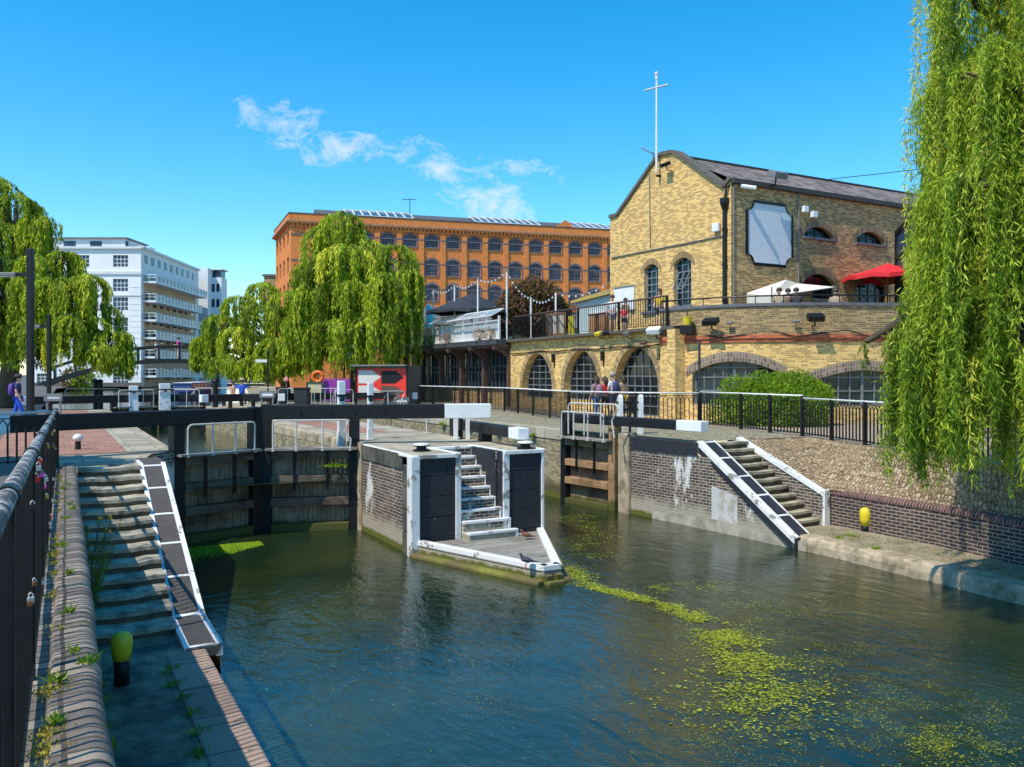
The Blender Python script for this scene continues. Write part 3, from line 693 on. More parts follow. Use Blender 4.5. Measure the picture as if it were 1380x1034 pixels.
for k in range(ns): mb.face([rows[k][4], rows[k][5], rows[k + 1][5], rows[k + 1][4]][::-1])
mb.face([ST(13.3, 14.9, .31), ST(13.3, 16.3, .33), ST(14.2, 16.3, .29), ST(14.2, 14.9, .29)])
struct(mb, 'right_landing', mat_plain('worn_landing_setts', (.27, .225, .15), .9, .4, 2.5, dirt=(.34, .30, .2), dirt_amt=.3, dscale=5, bump=.8, bscale=14))
LOW = lst((16.5, 16.22, GZ), (13.75, 16.22, 1.15), (12.6, 16.4, 1.16), (11, 16.4, 1.16), (9.5, 16.2, 1.16), (7, 16.0, 1.17), (3, 16.0, 1.17), (-8, 16.0, 1.17))
UPP = [ST(16.9, 16.3, GZ + .01), Vector((8.2, 23.4, GZ + .01)), Vector((8.55, 21.4, GZ + .01)), Vector((8.85, 19.4, GZ + .01)), Vector((9.4, 16.6, GZ + .01)), Vector((9.75, 14, GZ + .01)), Vector((10.1, 11.5, GZ + .01)), Vector((15, -2, GZ + .01))]
mb = MB(); q = random.Random(8); rowsb = []
def lerp_list(Ls, x):
    i = min(int(x), len(Ls) - 2); return Ls[i].lerp(Ls[i + 1], x - i)
nu, nv = 70, 12
for i in range(nu + 1):
    a = lerp_list(LOW, i / nu * 7); c = lerp_list(UPP, i / nu * 7)
    rowsb.append([a.lerp(c, j / nv) + Vector((0, 0, (.09 * math.sin(math.pi * j / nv) + q.uniform(-.02, .02)) if 0 < j < nv else 0)) for j in range(nv + 1)])
for i in range(nu):
    for j in range(nv): mb.face([rowsb[i][j], rowsb[i][j + 1], rowsb[i + 1][j + 1], rowsb[i + 1][j]][::-1])
struct(mb, 'cobbled_bank', M['rubble'], smooth=True)

# ------------------------------------------------------------------ lock gates
def gate_leaf(label, hinge, mitre, beam_len, ztop, zbeam, bh, white, group=None, rail=True, cat='lock gate', brown=False, behind=0.0, tail_h=None, zrail=.78, zlow=-.5):
    """a gate leaf from the hinge to the mitre post; its balance beam runs on past the hinge"""
    hg = ST(hinge[0], hinge[1], 0); mt = ST(mitre[0], mitre[1], 0)
    t = thing('lock_gate', label, cat, (hg.x, hg.y, 0), group=group)
    d = (mt - hg); W = d.length; d.normalize(); nrm = Vector((d.y, -d.x, 0))
    if nrm.dot(Vector((U.x, U.y, 0))) > 0.35 or (abs(nrm.dot(Vector((U.x, U.y, 0)))) <= .35 and nrm.dot(Vector((V.x, V.y, 0))) > 0): nrm = -nrm
    def p(a, z, o=0.0): return hg + d * a + nrm * o + Vector((0, 0, z))
    bmx = M['gatebrown'] if brown else M['gatebeam']
    mb = MB(); mb.bar(p(.13, zlow), p(.13, zbeam + (0 if behind else 0)), .30, .26, up=d); mb.build('heel_post', M['black'] if not brown else M['gatebrown'], t, bevel=.015)
    mb = MB(); mb.bar(p(W - .12, zlow), p(W - .12, zbeam + bh + .02), .30, .24, up=d); mb.build('mitre_post', M['black'], t, bevel=.015)
    for z in (ztop - .13, ztop - .75, ztop - 1.30, ztop - 1.95, ztop - 2.3):
        if z < zlow: continue
        mb = MB(); mb.bar(p(.26, z, .06), p(W - .24, z, .06), .24, .20); mb.build('cross_beam', bmx, t, bevel=.012)
    mb = MB(); n = max(8, int(W / .14)); q = random.Random(int(W * 100))
    for i in range(n):
        a = .26 + (W - .5) * (i + .5) / n; mb.bar(p(a, zlow, -.08 + q.uniform(-.008, .008)), p(a, ztop - .05, -.08), .05, (W - .5) / n - .008, up=d)
    mb.build('planking', M['gate'], t)
    for a in (W * .33, W * .66):
        mb = MB(); mb.bar(p(a, ztop - 1.0, .20), p(a, ztop - .05, .20), .04, .07, up=d)
        for z in (ztop - .15, ztop - .85): mb.box(p(a, z, .22), (.05, .05, .05), math.atan2(d.y, d.x))
        mb.build('iron_strap', M['iron'], t)
    mb = MB(); mb.bar(p(.05, ztop + .02, .16), p(W - .12, ztop + .02, .16), .48, .05)
    mb.build('walkway', M['deck'], t)
    if rail:
        mb = MB(); o_ = .36; r_ = .022; a0, a1 = .22, W - .32
        pts = [p(a0, ztop, o_), p(a0, ztop + zrail - .1, o_), p(a0 + .03, ztop + zrail - .03, o_), p(a0 + .1, ztop + zrail, o_), p(a1 - .1, ztop + zrail, o_), p(a1 - .02, ztop + zrail - .02, o_), p(a1, ztop + zrail - .1, o_), p(a1, ztop, o_)]
        if behind: pts[1] = p(a0 - .02, ztop + zrail * .35, o_); pts.insert(2, p(a0 + .14, ztop + zrail * .62, o_ )); 
        mb.tube(pts, r_, 8)
        for a in (a0 + (a1 - a0) * .36, a0 + (a1 - a0) * .7): mb.tube([p(a, ztop, o_), p(a, ztop + zrail + .03, o_)], r_, 8)
        for a in (a0, a0 + (a1 - a0) * .36, a0 + (a1 - a0) * .7, a1): mb.lathe(p(a, ztop - .02, o_), [(.05, 0), (.05, .03), (.03, .07), (.022, .09)], 8)
        mb.build('handrail', M['galv'], t)
    mb = MB(); th = tail_h if tail_h else bh
    cut = beam_len - white
    mb.bar(p(W - .0, zbeam + bh / 2), p(-cut, zbeam + th / 2 + (th - bh) / 2 * 0), .30, bh); bo = mb.build('balance_beam', M['black'], t, bevel=.02)
    mb = MB(); mb.bar(p(-cut - .003, zbeam + bh / 2), p(-beam_len, zbeam + bh / 2), .31, bh + .015); mb.build('painted_end', M['whiteclean'], bo, bevel=.02)
    mb = MB()
    for a in (.1, W * .3, W * .6, -cut * .3): mb.lathe(p(a, zbeam + bh * .5, .155) - Vector((0, 0, .02)), [(.03, 0), (.03, .04)], 8)
    mb.build('bolt', M['iron'], bo)
    return t
gate_leaf('closed timber lock gate on the left with handrail and long black beam', (20.45, 2.40), (21.2, 4.52), 4.35, 2.03, 2.74, .34, 1.0, zrail=.72)
gate_leaf('closed timber lock gate beside the island, its beam ending in broad white paint', (20.35, 6.85), (21.2, 4.60), 3.35, 2.03, 2.78, .36, 1.2, zrail=.74, behind=1)
gate_leaf('open brown lock gate folded against the right lock wall', (19.35, 14.2), (21.75, 13.9), 3.2, 1.98, 2.44, .26, .85, brown=True, zrail=.8)
gate_leaf('open lock gate folded against the right side of the island', (19.35, 9.98), (21.75, 10.15), 2.2, 1.98, 2.36, .26, .55, rail=False)
for lab, h_, m_ in (('far closed gate of the left lock, its beam pointing to the left bank', (44.2, 2.5), (44.9, 4.6)), ('far closed gate of the left lock, its beam lying over the island', (44.2, 6.8), (44.9, 4.7)),
                    ('far gate of the right lock with its beam over the island', (44.2, 10.05), (44.9, 12.05)), ('far gate of the right lock with its beam over the towpath', (44.2, 14.1), (44.9, 12.1))):
    gate_leaf(lab, h_, m_, 3.9, 2.3, 2.55, .36, .35, rail=True, zrail=.85, zlow=.9)

def paddle_post(px, d, ztop, w, label, z0=GZ):
    p_ = D(px, d, z0); t = thing('paddle_post', label, 'lock gear', p_, TH)
    mb = MB(); mb.box((0, 0, (ztop - z0) / 2), (w, w * .8, ztop - z0)); mb.build('post', M['whiteclean'], t, local=True, bevel=.02)
    mb = MB(); mb.box((0, 0, .22), (w + .01, w * .8 + .01, .44)); mb.build('foot', M['white'], t, local=True)
    mb = MB(); mb.tube([(-w * .8, -w * .5, (ztop - z0) * .78), (w * .8, -w * .5, (ztop - z0) * .78)], .03, 8); mb.lathe((0, -w * .5, (ztop - z0) * .7), [(.05, 0), (.07, .04), (.05, .12)], 8); mb.build('spindle', M['iron'], t, local=True)
    return t
paddle_post(460, 21.6, 3.74, .19, 'tall white gate post behind the beam left of the island', 2.0)
paddle_post(499, 22.6, 3.68, .15, 'short white gate post with brown collar right of the tall one', 2.0)
paddle_post(222, 41.2, 3.46, .50, 'thick white post at the middle of the far gates')
paddle_post(180, 40.4, 3.36, .40, 'white paddle gear post left of the thick far post')
def paddle_stand(px, d, label, hgt=1.15, w=.62):
    p_ = D(px, d, GZ); t = thing('paddle_gear', label, 'lock gear', p_, TH * .3)
    for sx in (-1, 1):
        mb = MB(); pr = [(-.16, 0), (.16, 0), (.14, hgt * .55), (.10, hgt * .8), (.06, hgt * .95), (-.05, hgt), (-.15, hgt * .95), (-.17, hgt * .8)]
        x0, x1 = sx * w / 2 - .05, sx * w / 2 + .05
        a = [Vector((x0, y, z)) for y, z in pr]; c = [Vector((x1, y, z)) for y, z in pr]
        mb.face(a); mb.face(c[::-1])
        for i in range(len(pr)): j = (i + 1) % len(pr); mb.face([a[i], a[j], c[j], c[i]][::-1])
        mb.build('cheek_board', M['whiteclean'], t, local=True, bevel=.01)
    mb = MB(); mb.tube([(-w / 2 - .1, 0, hgt * .8), (w / 2 + .14, 0, hgt * .8)], .035, 8); mb.tube([(-w / 2, 0, hgt * .62), (w / 2, 0, hgt * .62)], .03, 8); mb.build('spindle', M['iron'], t, local=True)
    mb = MB(); mb.tube([(0, 0, 0), (0, 0, hgt * .95)], .04, 8); mb.lathe((.0, 0, hgt * .72), [(.12, 0), (.12, .05)], 12); mb.build('rack', M['iron'], t, local=True)
paddle_stand(849, 24.6, 'white paddle gear with two curved boards beside the right gate beam', 1.16)
paddle_stand(622, 22.6, 'white paddle gear standing below the painted beam end on the island', .95, .32)
def handrail_thing(pts, label, posts=(), r=.024, mat='galv'):
    t = thing('handrail', label, 'handrail', pts[0])
    mb = MB(); mb.tube(pts, r, 8); mb.build('tube', M[mat], t)
    for a, z in posts: mb = MB(); mb.tube([Vector((a[0], a[1], z)), Vector(a)], r, 8); mb.build('upright', M[mat], t)
    return t
def hoop(pxa, pxb, da, db, z0, hgt, label, mid=1, kink=0):
    a, b_ = D(pxa, da, z0), D(pxb, db, z0); up = Vector((0, 0, hgt)); e = (b_ - a) * .06
    pts = [a, a + up * .88, a + up * .97 + e * .4, a + up + e, b_ + up - e, b_ + up * .96 - e * .3, b_ + up * .88]
    pts += [b_ + up * .5 - e * 2, b_ - e * 1.2] if kink else [b_]
    ps = [(a.lerp(b_, (i + 1) / (mid + 1)) + up, z0) for i in range(mid)]
    return handrail_thing(pts, label, ps)
hoop(766, 833, 24.5, 22.9, 2.15, .92, 'small galvanised guard rail left of the open right gate', 2, 1)
hoop(640, 575, 23.6, 24.6, GZ, .75, 'bent galvanised rail behind the white beam end on the island', 1)
for i, (a, b_, d1, d2, lab) in enumerate(((88, 163, 44, 44, 'white guard rail beyond the left bank beside the far gates'), (190, 262, 43, 44, 'white guard rail between the far white posts'),
      (262, 310, 46, 46, 'bent white rail by the blue boat'), (350, 385, 47, 47, 'white rail near the black bins'), (385, 412, 46, 46, 'white rail left of the sign board'), (424, 452, 45, 45, 'bent white rail before the purple fence'),
      (452, 476, 40, 41, 'white rail between the two tall white gate posts'), (500, 545, 37, 38, 'white rail before the red kiosk'))):
    hoop(a, b_, d1, d2, GZ, 1.0, lab, 1, i % 2)
def mooring(px, py, label):
    p_ = G(px, py, GZ); t = thing('mooring_button', label, 'bollard', p_)
    mb = MB(); mb.lathe((0, 0, 0), [(.20, 0), (.20, .03), (.12, .05), (.11, .10), (.19, .12), (.19, .14)], 16); mb.build('base', M['black'], t, local=True)
    mb = MB(); mb.lathe((0, 0, .141), [(.19, 0), (.18, .03), (.06, .045), (.0, .05)], 16); mb.build('cap', M['whiteclean'], t, local=True)
mooring(568, 608, 'low mushroom bollard with white cap on the left island corner')
mooring(708, 605, 'low mushroom bollard with white cap on the right island corner')
def bollard(px, py, z, label, hh=.62, ye=.42, r=.085):
    p_ = G(px, py, z); t = thing('bollard', label, 'bollard', p_)
    mb = MB(); mb.lathe((0, 0, -.02), [(r * .92, 0), (r * .85, hh * ye * .6), (r * .95, hh * ye)], 20); mb.build('stem', M['black'], t, smooth=True, local=True)
    mb = MB(); k = hh * ye - .02; rest = hh - k
    mb.lathe((0, 0, k), [(r * .97, 0), (r * 1.15, rest * .35), (r * 1.25, rest * .6), (r * 1.18, rest * .8), (r * .85, rest * .94), (r * .4, rest * .995), (0.001, rest)], 24); mb.build('head', M['yellow'], t, smooth=True, local=True)
bollard(164, 922, .35, 'yellow headed bollard with chipped top in the shade below the left steps', .60, .5, .095)
bollard(1166, 717, .31, 'bright yellow bollard in the sun against the purple brick wall', .56, .3, .10)
# white capped mooring post on the red paving
p_ = G(105, 606, GZ); t = thing('mooring_post', 'small black post with white ball top on the red paving', 'bollard', p_)
mb = MB(); mb.lathe((0, 0, 0), [(.07, 0), (.06, .2)], 12); mb.build('stem', M['black'], t, local=True)
mb = MB(); mb.lathe((0, 0, .2), [(.07, 0), (.11, .05), (.11, .10), (.06, .16), (.001, .17)], 14); mb.build('cap', M['whiteclean'], t, smooth=True, local=True)

# ------------------------------------------------------------------ railings
def railing(label, pts, hgt=1.08, sp=.115, name='railing', post_every=None, arch=False, top='railwhite', rb=.009, rp=.03, rt=.026, bottom=.1, twin=False, rn=8, post_r=None, bands=False):
    t = thing(name, label, 'railing', pts[0])
    up = Vector((0, 0, 1)); bars = MB(); rails = MB(); low = MB()
    rails.tube([p + up * hgt for p in pts], rt, rn)
    for i in range(len(pts) - 1):
        a, b_ = pts[i], pts[i + 1]; L_ = (b_ - a).length; d = (b_ - a).normalized()
        low.bar(a + up * bottom, b_ + up * bottom, .03, .025)
        if arch: low.bar(a + up * (hgt - .09), b_ + up * (hgt - .09), .02, .02)
        n_ = max(1, round(L_ / sp)); s_ = L_ / n_
        for k in range(n_):
            q_ = a + d * (k + .5) * s_
            if twin and False: pass
            zt = hgt - (.26 if arch else .03)
            bars.bar(q_ + up * (bottom - .04 if arch else bottom), q_ + up * zt, rb * 2, rb * 2, up=d)
            if arch and k < n_ - 1:
                q2 = q_ + d * s_; mid = q_ + d * s_ / 2
                z1 = hgt - .26; z2 = hgt - .11
                # pointed arch springing from each bar and meeting over every gap
                bars.tube([q_ + up * z1, q_.lerp(mid, .25) + up * (z1 + .08), mid + up * z2], rb * .8, 5, cap=False)
                bars.tube([q2 + up * z1, q2.lerp(mid, .25) + up * (z1 + .08), mid + up * z2], rb * .8, 5, cap=False)
        pe = post_every or L_; m_ = max(1, round(L_ / pe))
        for k in range(m_ + (1 if i == len(pts) - 2 else 0)):
            q_ = a + (b_ - a) * (k / m_); mb = MB(); w_ = post_r or rp
            mb.bar(q_ - up * .02, q_ + up * (hgt + .0), w_ * 2, w_ * 2, up=d); mb.build('post', M['iron'], t)
            if bands:
                mb = MB(); mb.tube([q_ + up * hgt - d * .05, q_ + up * hgt + d * .05], rt * 1.25, 10); mb.build('rail_joint', M['iron'], t)
    bars.build('pickets', M['iron'], t); low.build('bottom_rail', M['iron'], t); rails.build('top_rail', M[top], t, smooth=True)
    return t
near = [ST(.9, rt(.9), 2.19 + dzp(.9)), ST(17.4, rt(17.4), 2.18)]
mb = MB(); mb.face(lst((17.78, .0, GZ + .006), (17.78, -9, GZ + .006), (-.9, -9, GZ + .36), (-.9, -.2, GZ + .36))[::-1]); struct(mb, 'left_path', M['asphalt'])
railing('black near railing with worn grey handrail and padlocks along the left bank', near, 1.08, .10, post_every=1.9, top='rail', rb=.008, rp=.018, rt=.027, bands=True, bottom=.08, rn=14)
railing('black railing with pointed arches crossing the left path', [ST(17.4, rt(17.4), GZ), ST(15.6, -2.9, GZ)], 1.07, .16, post_every=1.6, arch=True, top='railwhite', rb=.013, rp=.035, bottom=.22)
railing('long black towpath railing with white handrail before the brick arches', FP[:4], 1.12, .14, post_every=2.2, top='railwhite', rb=.014, rp=.036)
railing('black railing with small pointed arches in front of the brick corner', FP[3:6], 1.12, .15, post_every=2.6, arch=True, rb=.015, rp=.04)
railing('black angled railing in front of the green hedge', FP[5:8], 1.15, .15, post_every=2.0, arch=True, rb=.015, post_r=.045)
railing('black railing with pointed arches at the top of the cobbled bank', FP[7:], 1.08, .15, post_every=1.7, arch=True, rb=.015, post_r=.042)
# padlocks on the near railing
q = random.Random(12)
mk = None
pc = [('silver', (.6, .6, .6)), ('red', (.6, .03, .03)), ('brass', (.55, .38, .08)), ('pink', (.8, .1, .5)), ('rusty', (.35, .14, .06)), ('blue', (.1, .25, .6)), ('black', (.03, .03, .03))]
pm = [mat_plain(n_ + '_padlock', c_, .35, .15, 20, metal=.5) for n_, c_ in pc]
for k in range(24):
    ci = q.choice([0, 0, 0, 1, 2, 2, 3, 4, 5, 6]); s_ = 3.9 + (k / 24.0) ** 1.4 * 11; z_ = q.choice([2.19 + .93, 2.19 + .86, 2.19 + .5, 2.19 + .25, 2.19 + .15, 2.19 + .7]) ; z_ += q.uniform(-.04, .04) + dzp(s_)
    t = thing('padlock', pc[ci][0] + ' padlock clipped to the near black railing', 'padlock', ST(s_, rt(s_) + .015, z_), TH + q.uniform(-.6, .6), group='padlocks on the near railing')
    w = q.uniform(.022, .034); mb = MB(); mb.box((0, 0, 0), (w, .018, w)); mb.build('body', pm[ci], t, local=True, bevel=.004)
    mb = MB(); mb.tube([(-w * .33, 0, w * .4), (-w * .33, 0, w * .8), (0, 0, w * 1.15), (w * .33, 0, w * .8), (w * .33, 0, w * .4)], .0035, 6); mb.build('shackle', M['galv'], t, local=True)
# ------------------------------------------------------------------ buildings
class Fr:
    """a vertical plane: origin O, direction ex along it, n outwards"""
    def __init__(s, O, ex, n): s.O = Vector((O[0], O[1], 0)); s.ex = Vector((ex[0], ex[1], 0)).normalized(); s.n = Vector((n[0], n[1], 0)).normalized()
    def p(s, a, z, o=0.0): return s.O + s.ex * a + s.n * o + Vector((0, 0, z))
    def a_of(s, px):          # distance along at which the photo column px meets this plane
        k = (px - CX) / F; return (k * s.O.y - s.O.x) / (s.ex.x - k * s.ex.y)
    def z_of(s, px, py):
        a = s.a_of(px); d = (s.O + s.ex * a).y; return ZP(py, d)
def otop(op, x):
    x0, x1, z0, z1, rise = op[:5]
    if rise <= 0: return z1
    u = (x - (x0 + x1) / 2) / ((x1 - x0) / 2); u = max(-1, min(1, u))
    if op[5] if len(op) > 5 else False: return z1 - rise + rise * math.sqrt(max(0, 1 - u * u))
    return z1 - rise * u * u
def wall_open(mb, fr, x0, x1, z0, z1, ops, rev=.25, top=None, bot=None):
    T = top or (lambda x: z1)
    xs = {x0, x1}
    for op in ops:
        n = 12 if (op[4] > 0 and len(op) > 5 and op[5]) else (6 if op[4] > 0 else 1)
        for i in range(n + 1):
            if n == 12: xs.add((op[0] + op[1]) / 2 - math.cos(math.pi * i / n) * (op[1] - op[0]) / 2)
            else: xs.add(op[0] + (op[1] - op[0]) * i / n)
    if top:
        for i in range(1, 24): xs.add(x0 + (x1 - x0) * i / 24)
    xs = sorted(xs); q = [xs[0]]
    for x in xs[1:]:
        if x - q[-1] > 1e-4: q.append(x)
    for i in range(len(q) - 1):
        a, b_ = q[i], q[i + 1]; m_ = (a + b_) / 2
        cov = sorted([op for op in ops if op[0] - 1e-4 < m_ < op[1] + 1e-4 and op[0] <= m_ <= op[1]], key=lambda o: o[2])
        la = lb = z0
        for op in cov:
            if op[2] > la + 1e-4: mb.face([fr.p(a, la), fr.p(b_, lb), fr.p(b_, op[2]), fr.p(a, op[2])])
            ta_, tb_ = otop(op, a), otop(op, b_)
            mb.face([fr.p(a, ta_), fr.p(b_, tb_), fr.p(b_, tb_, -rev), fr.p(a, ta_, -rev)][::-1])
            mb.face([fr.p(a, op[2]), fr.p(b_, op[2]), fr.p(b_, op[2], -rev), fr.p(a, op[2], -rev)])
            la, lb = ta_, tb_
        mb.face([fr.p(a, la), fr.p(b_, lb), fr.p(b_, T(b_)), fr.p(a, T(a))])
    for op in ops:
        for x in (op[0], op[1]):
            zt = otop(op, x)
            if zt - op[2] > .01: mb.face([fr.p(x, op[2]), fr.p(x, zt), fr.p(x, zt, -rev), fr.p(x, op[2], -rev)])
def window(root, fr, op, nx, ny, glass, bar, dep=.2, bw=.04, sill=None, frame_w=.06, name='window'):
    x0, x1, z0, z1, rise = op[:5]; mb = MB(); n = 12 if rise > 0 else 1
    pts = [fr.p(x0, z0, -dep), fr.p(x1, z0, -dep)]
    for i in range(n + 1):
        x = x1 + (x0 - x1) * i / n
        if n == 12 and len(op) > 5: x = (x0 + x1) / 2 + math.cos(math.pi * i / n) * (x1 - x0) / 2
        pts.append(fr.p(x, otop(op, x), -dep))
    q = [pts[0]]
    for p_ in pts[1:]:
        if (p_ - q[-1]).length > 1e-3: q.append(p_)
    mb.face(q); w = mb.build(name, glass, root)
    mb = MB(); o = -dep + .02
    for i in range(nx + 1):
        x = x0 + (x1 - x0) * i / nx; x = min(max(x, x0 + frame_w / 2), x1 - frame_w / 2); ww = frame_w if i in (0, nx) else bw
        zt = otop(op, x) 
        if zt > z0 + .02: mb.bar(fr.p(x, z0, o), fr.p(x, zt, o), ww, .04, up=fr.n)
    zc = z1 - rise
    for j in range(ny + 1):
        z = z0 + (z1 - z0) * j / ny
        if j == 0: z += frame_w / 2
        xa, xb = x0, x1
        if rise > 0 and z > zc:
            u = math.sqrt(max(0, 1 - ((z - zc) / rise) ** 2)) if len(op) > 5 else math.sqrt(max(0, (z1 - z) / rise))
            c = (x0 + x1) / 2; xa, xb = c - u * (x1 - x0) / 2, c + u * (x1 - x0) / 2
        if xb - xa > .05: mb.bar(fr.p(xa, z, o + .003), fr.p(xb, z, o + .003), .04, frame_w if j in (0, ny) else bw)
    if rise > 0:
        pr = None
        for p_ in q[1:]:
            if pr is not None: mb.bar(pr + fr.n * .021, p_ + fr.n * .021, .04, frame_w)
            pr = p_
    mb.build('frame', bar, w)
    if sill is not None: mb = MB(); mb.bar(fr.p(x0 - .08, z0 - .05, .02), fr.p(x1 + .08, z0 - .05, .02), .2, .1); mb.build('sill', sill, w)
    return w

# ---- brick vaults under the terrace
TZ = 5.78
VA = D(903, 32.8); VB = D(690, 45.4)
exv = (VB - VA).normalized(); nv_ = Vector((exv.y, -exv.x, 0)); nv_ = nv_ if nv_.y < 0 else -nv_
fv = Fr(VA, exv, nv_)
t = thing('vaulted_building', 'low yellow brick building with three arched windows below the terrace railing', 'building', (3, 39, GZ))
Lv = fv.a_of(688)
ops = []
for pl, pr_, py in ((828, 889, 467), (760.5, 808, 472), (704, 745, 476)):
    a0, a1 = fv.a_of(pr_), fv.a_of(pl); a0, a1 = min(a0, a1), max(a0, a1); c_ = (pl + pr_) / 2
    ops.append((a0, a1, GZ + (.02 if pl == 828 else .55), fv.z_of(c_, py), (a1 - a0) * .60, True))
mb = MB(); wall_open(mb, fv, -.45, Lv, GZ, TZ - .12, ops, .45); mb.build('wall', M['stock'], t)
ringm = mat_brick('arch_ring_brick', (.46, .32, .15), (.34, .22, .10), (.4, .3, .18), bw=.3, bh=.085, offset=0, dark_amt=.35)
for op in ops:
    mb = MB(); n = 14; c_ = (op[0] + op[1]) / 2; hw = (op[1] - op[0]) / 2; zc = op[3] - op[4]
    for i in range(n):
        a, b_ = math.pi * i / n, math.pi * (i + 1) / n
        P1 = lambda an, k: fv.p(c_ + math.cos(an) * (hw + k), zc + math.sin(an) * (op[4] + k), .035)
        mb.face([P1(a, 0), P1(a, .3), P1(b_, .3), P1(b_, 0)], uv=[(0, a * 1.6), (.3, a * 1.6), (.3, b_ * 1.6), (0, b_ * 1.6)])
        mb.face([P1(a, .3), P1(a, .3) - nv_ * .035, P1(b_, .3) - nv_ * .035, P1(b_, .3)])
    mb.build('arch_ring', ringm, t)
for k, op in enumerate(ops): window(t, fv, op, 6 if k == 0 else 5, 7, M['glass'], M['steel'], .36, .045)
mb = MB(); mb.bar(fv.p(-.6, TZ - .05, .06), fv.p(Lv, TZ - .05, .06), .5, .13); mb.build('terrace_edge', mat_plain('dark_terrace_edge', (.10, .09, .07), .9, .3, 3), t)
mb = MB(); mb.box(fv.p(-.55, (GZ + TZ) / 2 - .06, .06), (.5, .62, TZ - GZ - .12), math.atan2(exv.y, exv.x)); mb.build('corner_pier', M['stock'], t)
mb = MB(); mb.tube([fv.p(.0, TZ - .62, .06)] + [fv.p(Lv * i / 8, TZ - .68 - .06 * (i % 2), .06) for i in range(1, 8)] + [fv.p(Lv - .2, TZ - .75, .06)], .03, 6); mb.build('cable', M['iron'], t)
# the terrace floor
mb = MB(); mb.face([fv.p(-.6, TZ + .015, .3), fv.p(Lv + 22, TZ + .015, .3), fv.p(Lv + 22, TZ + .015, -25), fv.p(-22, TZ + .015, -25), Vector((14, 31, TZ + .015)), Vector((10.1, 31, TZ + .015))]); struct(mb, 'terrace_floor', M['asphalt'])
def wall_lamp(p_, n, label, name='wall_lantern'):
    t = thing(name, label, 'lamp', p_); a = math.atan2(n.y, n.x)
    mb = MB(); mb.box(p_ + n * .09, (.14, .16, .42), a); mb.build('housing', M['iron'], t, bevel=.02)
    mb = MB(); mb.bar(p_ - Vector((0, 0, .5)) + n * .02, p_ - Vector((0, 0, .2)) + n * .02, .04, .03, up=n); mb.build('bracket', M['iron'], t); return t
for px, py, lab in ((893.5, 478, 'black wall lantern between the large arch and the corner pier'), (814, 480, 'black wall lantern between the middle and the large arch'), (747.5, 483, 'black wall lantern between the two smaller arches')):
    wall_lamp(fv.p(fv.a_of(px), fv.z_of(px, py)), nv_, lab)
def spot(p_, n, label, mat, yaw=0.0, s=1.0):
    t = thing('floodlight', label, 'floodlight', p_); a = math.atan2(n.y, n.x) + yaw
    mb = MB(); mb.tube([p_, p_ + n * .22 * s, p_ + n * .25 * s + Vector((0, 0, .14 * s))], .02 * s, 6); mb.build('arm', M['iron'], t)
    mb = MB(); mb.box(p_ + n * .30 * s + Vector((0, 0, .2 * s)), (.24 * s, .38 * s, .14 * s), rot=Matrix.Rotation(a, 3, 'Z') @ Matrix.Rotation(R(25), 3, 'Y')); mb.build('head', mat, t, bevel=.02); return t
spot(fv.p(fv.a_of(814), fv.z_of(814, 456)), nv_, 'yellow and grey floodlight under the terrace edge left of the large arch', M['yellow'])
spot(fv.p(fv.a_of(826), fv.z_of(826, 455)), nv_, 'dark floodlight next to the yellow one under the terrace edge', M['iron'], .5)
spot(fv.p(fv.a_of(852), fv.z_of(852, 456)), nv_, 'round grey light above the large arch', M['steel'], -.3)
spot(fv.p(fv.a_of(894), fv.z_of(894, 456)), nv_, 'pale security lights at the corner pier', M['whiteclean'], .5, 1.5)
spot(fv.p(fv.a_of(873), fv.z_of(873, 467)), nv_, 'small reddish camera on the crown of the large arch', M['brown'], .2, .7)
# terrace railing
rpts = [fv.p(fv.a_of(904), TZ, .18), fv.p(fv.a_of(696), TZ, .18)]
railing('dark railing along the terrace above the brick arches', rpts, 1.22, .17, post_every=3.1, top='brown', rb=.012, rp=.04, rt=.04)

# ---- curved corner wall
cp_ = [(5.9, 33.1), (6.7, 32.1), (7.8, 31.2), (9.0, 30.6), (10.3, 30.3), (12, 30.2), (14, 30.5), (17, 31.2), (22, 33)]
cp_ = [Vector((x, y, 0)) for x, y in cp_]
t = thing('curved_wall', 'curved yellow brick terrace wall with red brick band and wide glazed arches', 'wall', (10, 30.3, GZ))
def curve_at(L_):
    k = 0
    while k < len(cp_) - 2 and L_ > (cp_[k + 1] - cp_[k]).length: L_ -= (cp_[k + 1] - cp_[k]).length; k += 1
    d = (cp_[k + 1] - cp_[k]); n = Vector((d.y, -d.x, 0)).normalized(); return cp_[k] + d.normalized() * L_, n
class CFr:
    def p(s, a, z, o=0.0): q_, n = curve_at(a); return q_ + n * o + Vector((0, 0, z))
    def a_of(s, px):
        best = min(range(0, 1500), key=lambda i: abs(curve_at(i * .01)[0].x / curve_at(i * .01)[0].y - (px - CX) / F)); return best * .01
    def z_of(s, px, py): return ZP(py, curve_at(s.a_of(px))[0].y)
cf = CFr()
a0, a1 = cf.a_of(933), cf.a_of(1050); b0, b1 = cf.a_of(1095), cf.a_of(1230)
copc = [(a0, a1, 2.75, cf.z_of(990, 487), .42), (b0, b1, 2.75, cf.z_of(1165, 499), .40)]
zb0, zb1 = 5.10, 5.38; PZ = 6.42
class SubF(CFr):
    pass
mb = MB()
xs = sorted(set([0.0, 18.0] + [i * .5 for i in range(37)] + [op[0] + (op[1] - op[0]) * i / 12 for op in copc for i in range(13)]))
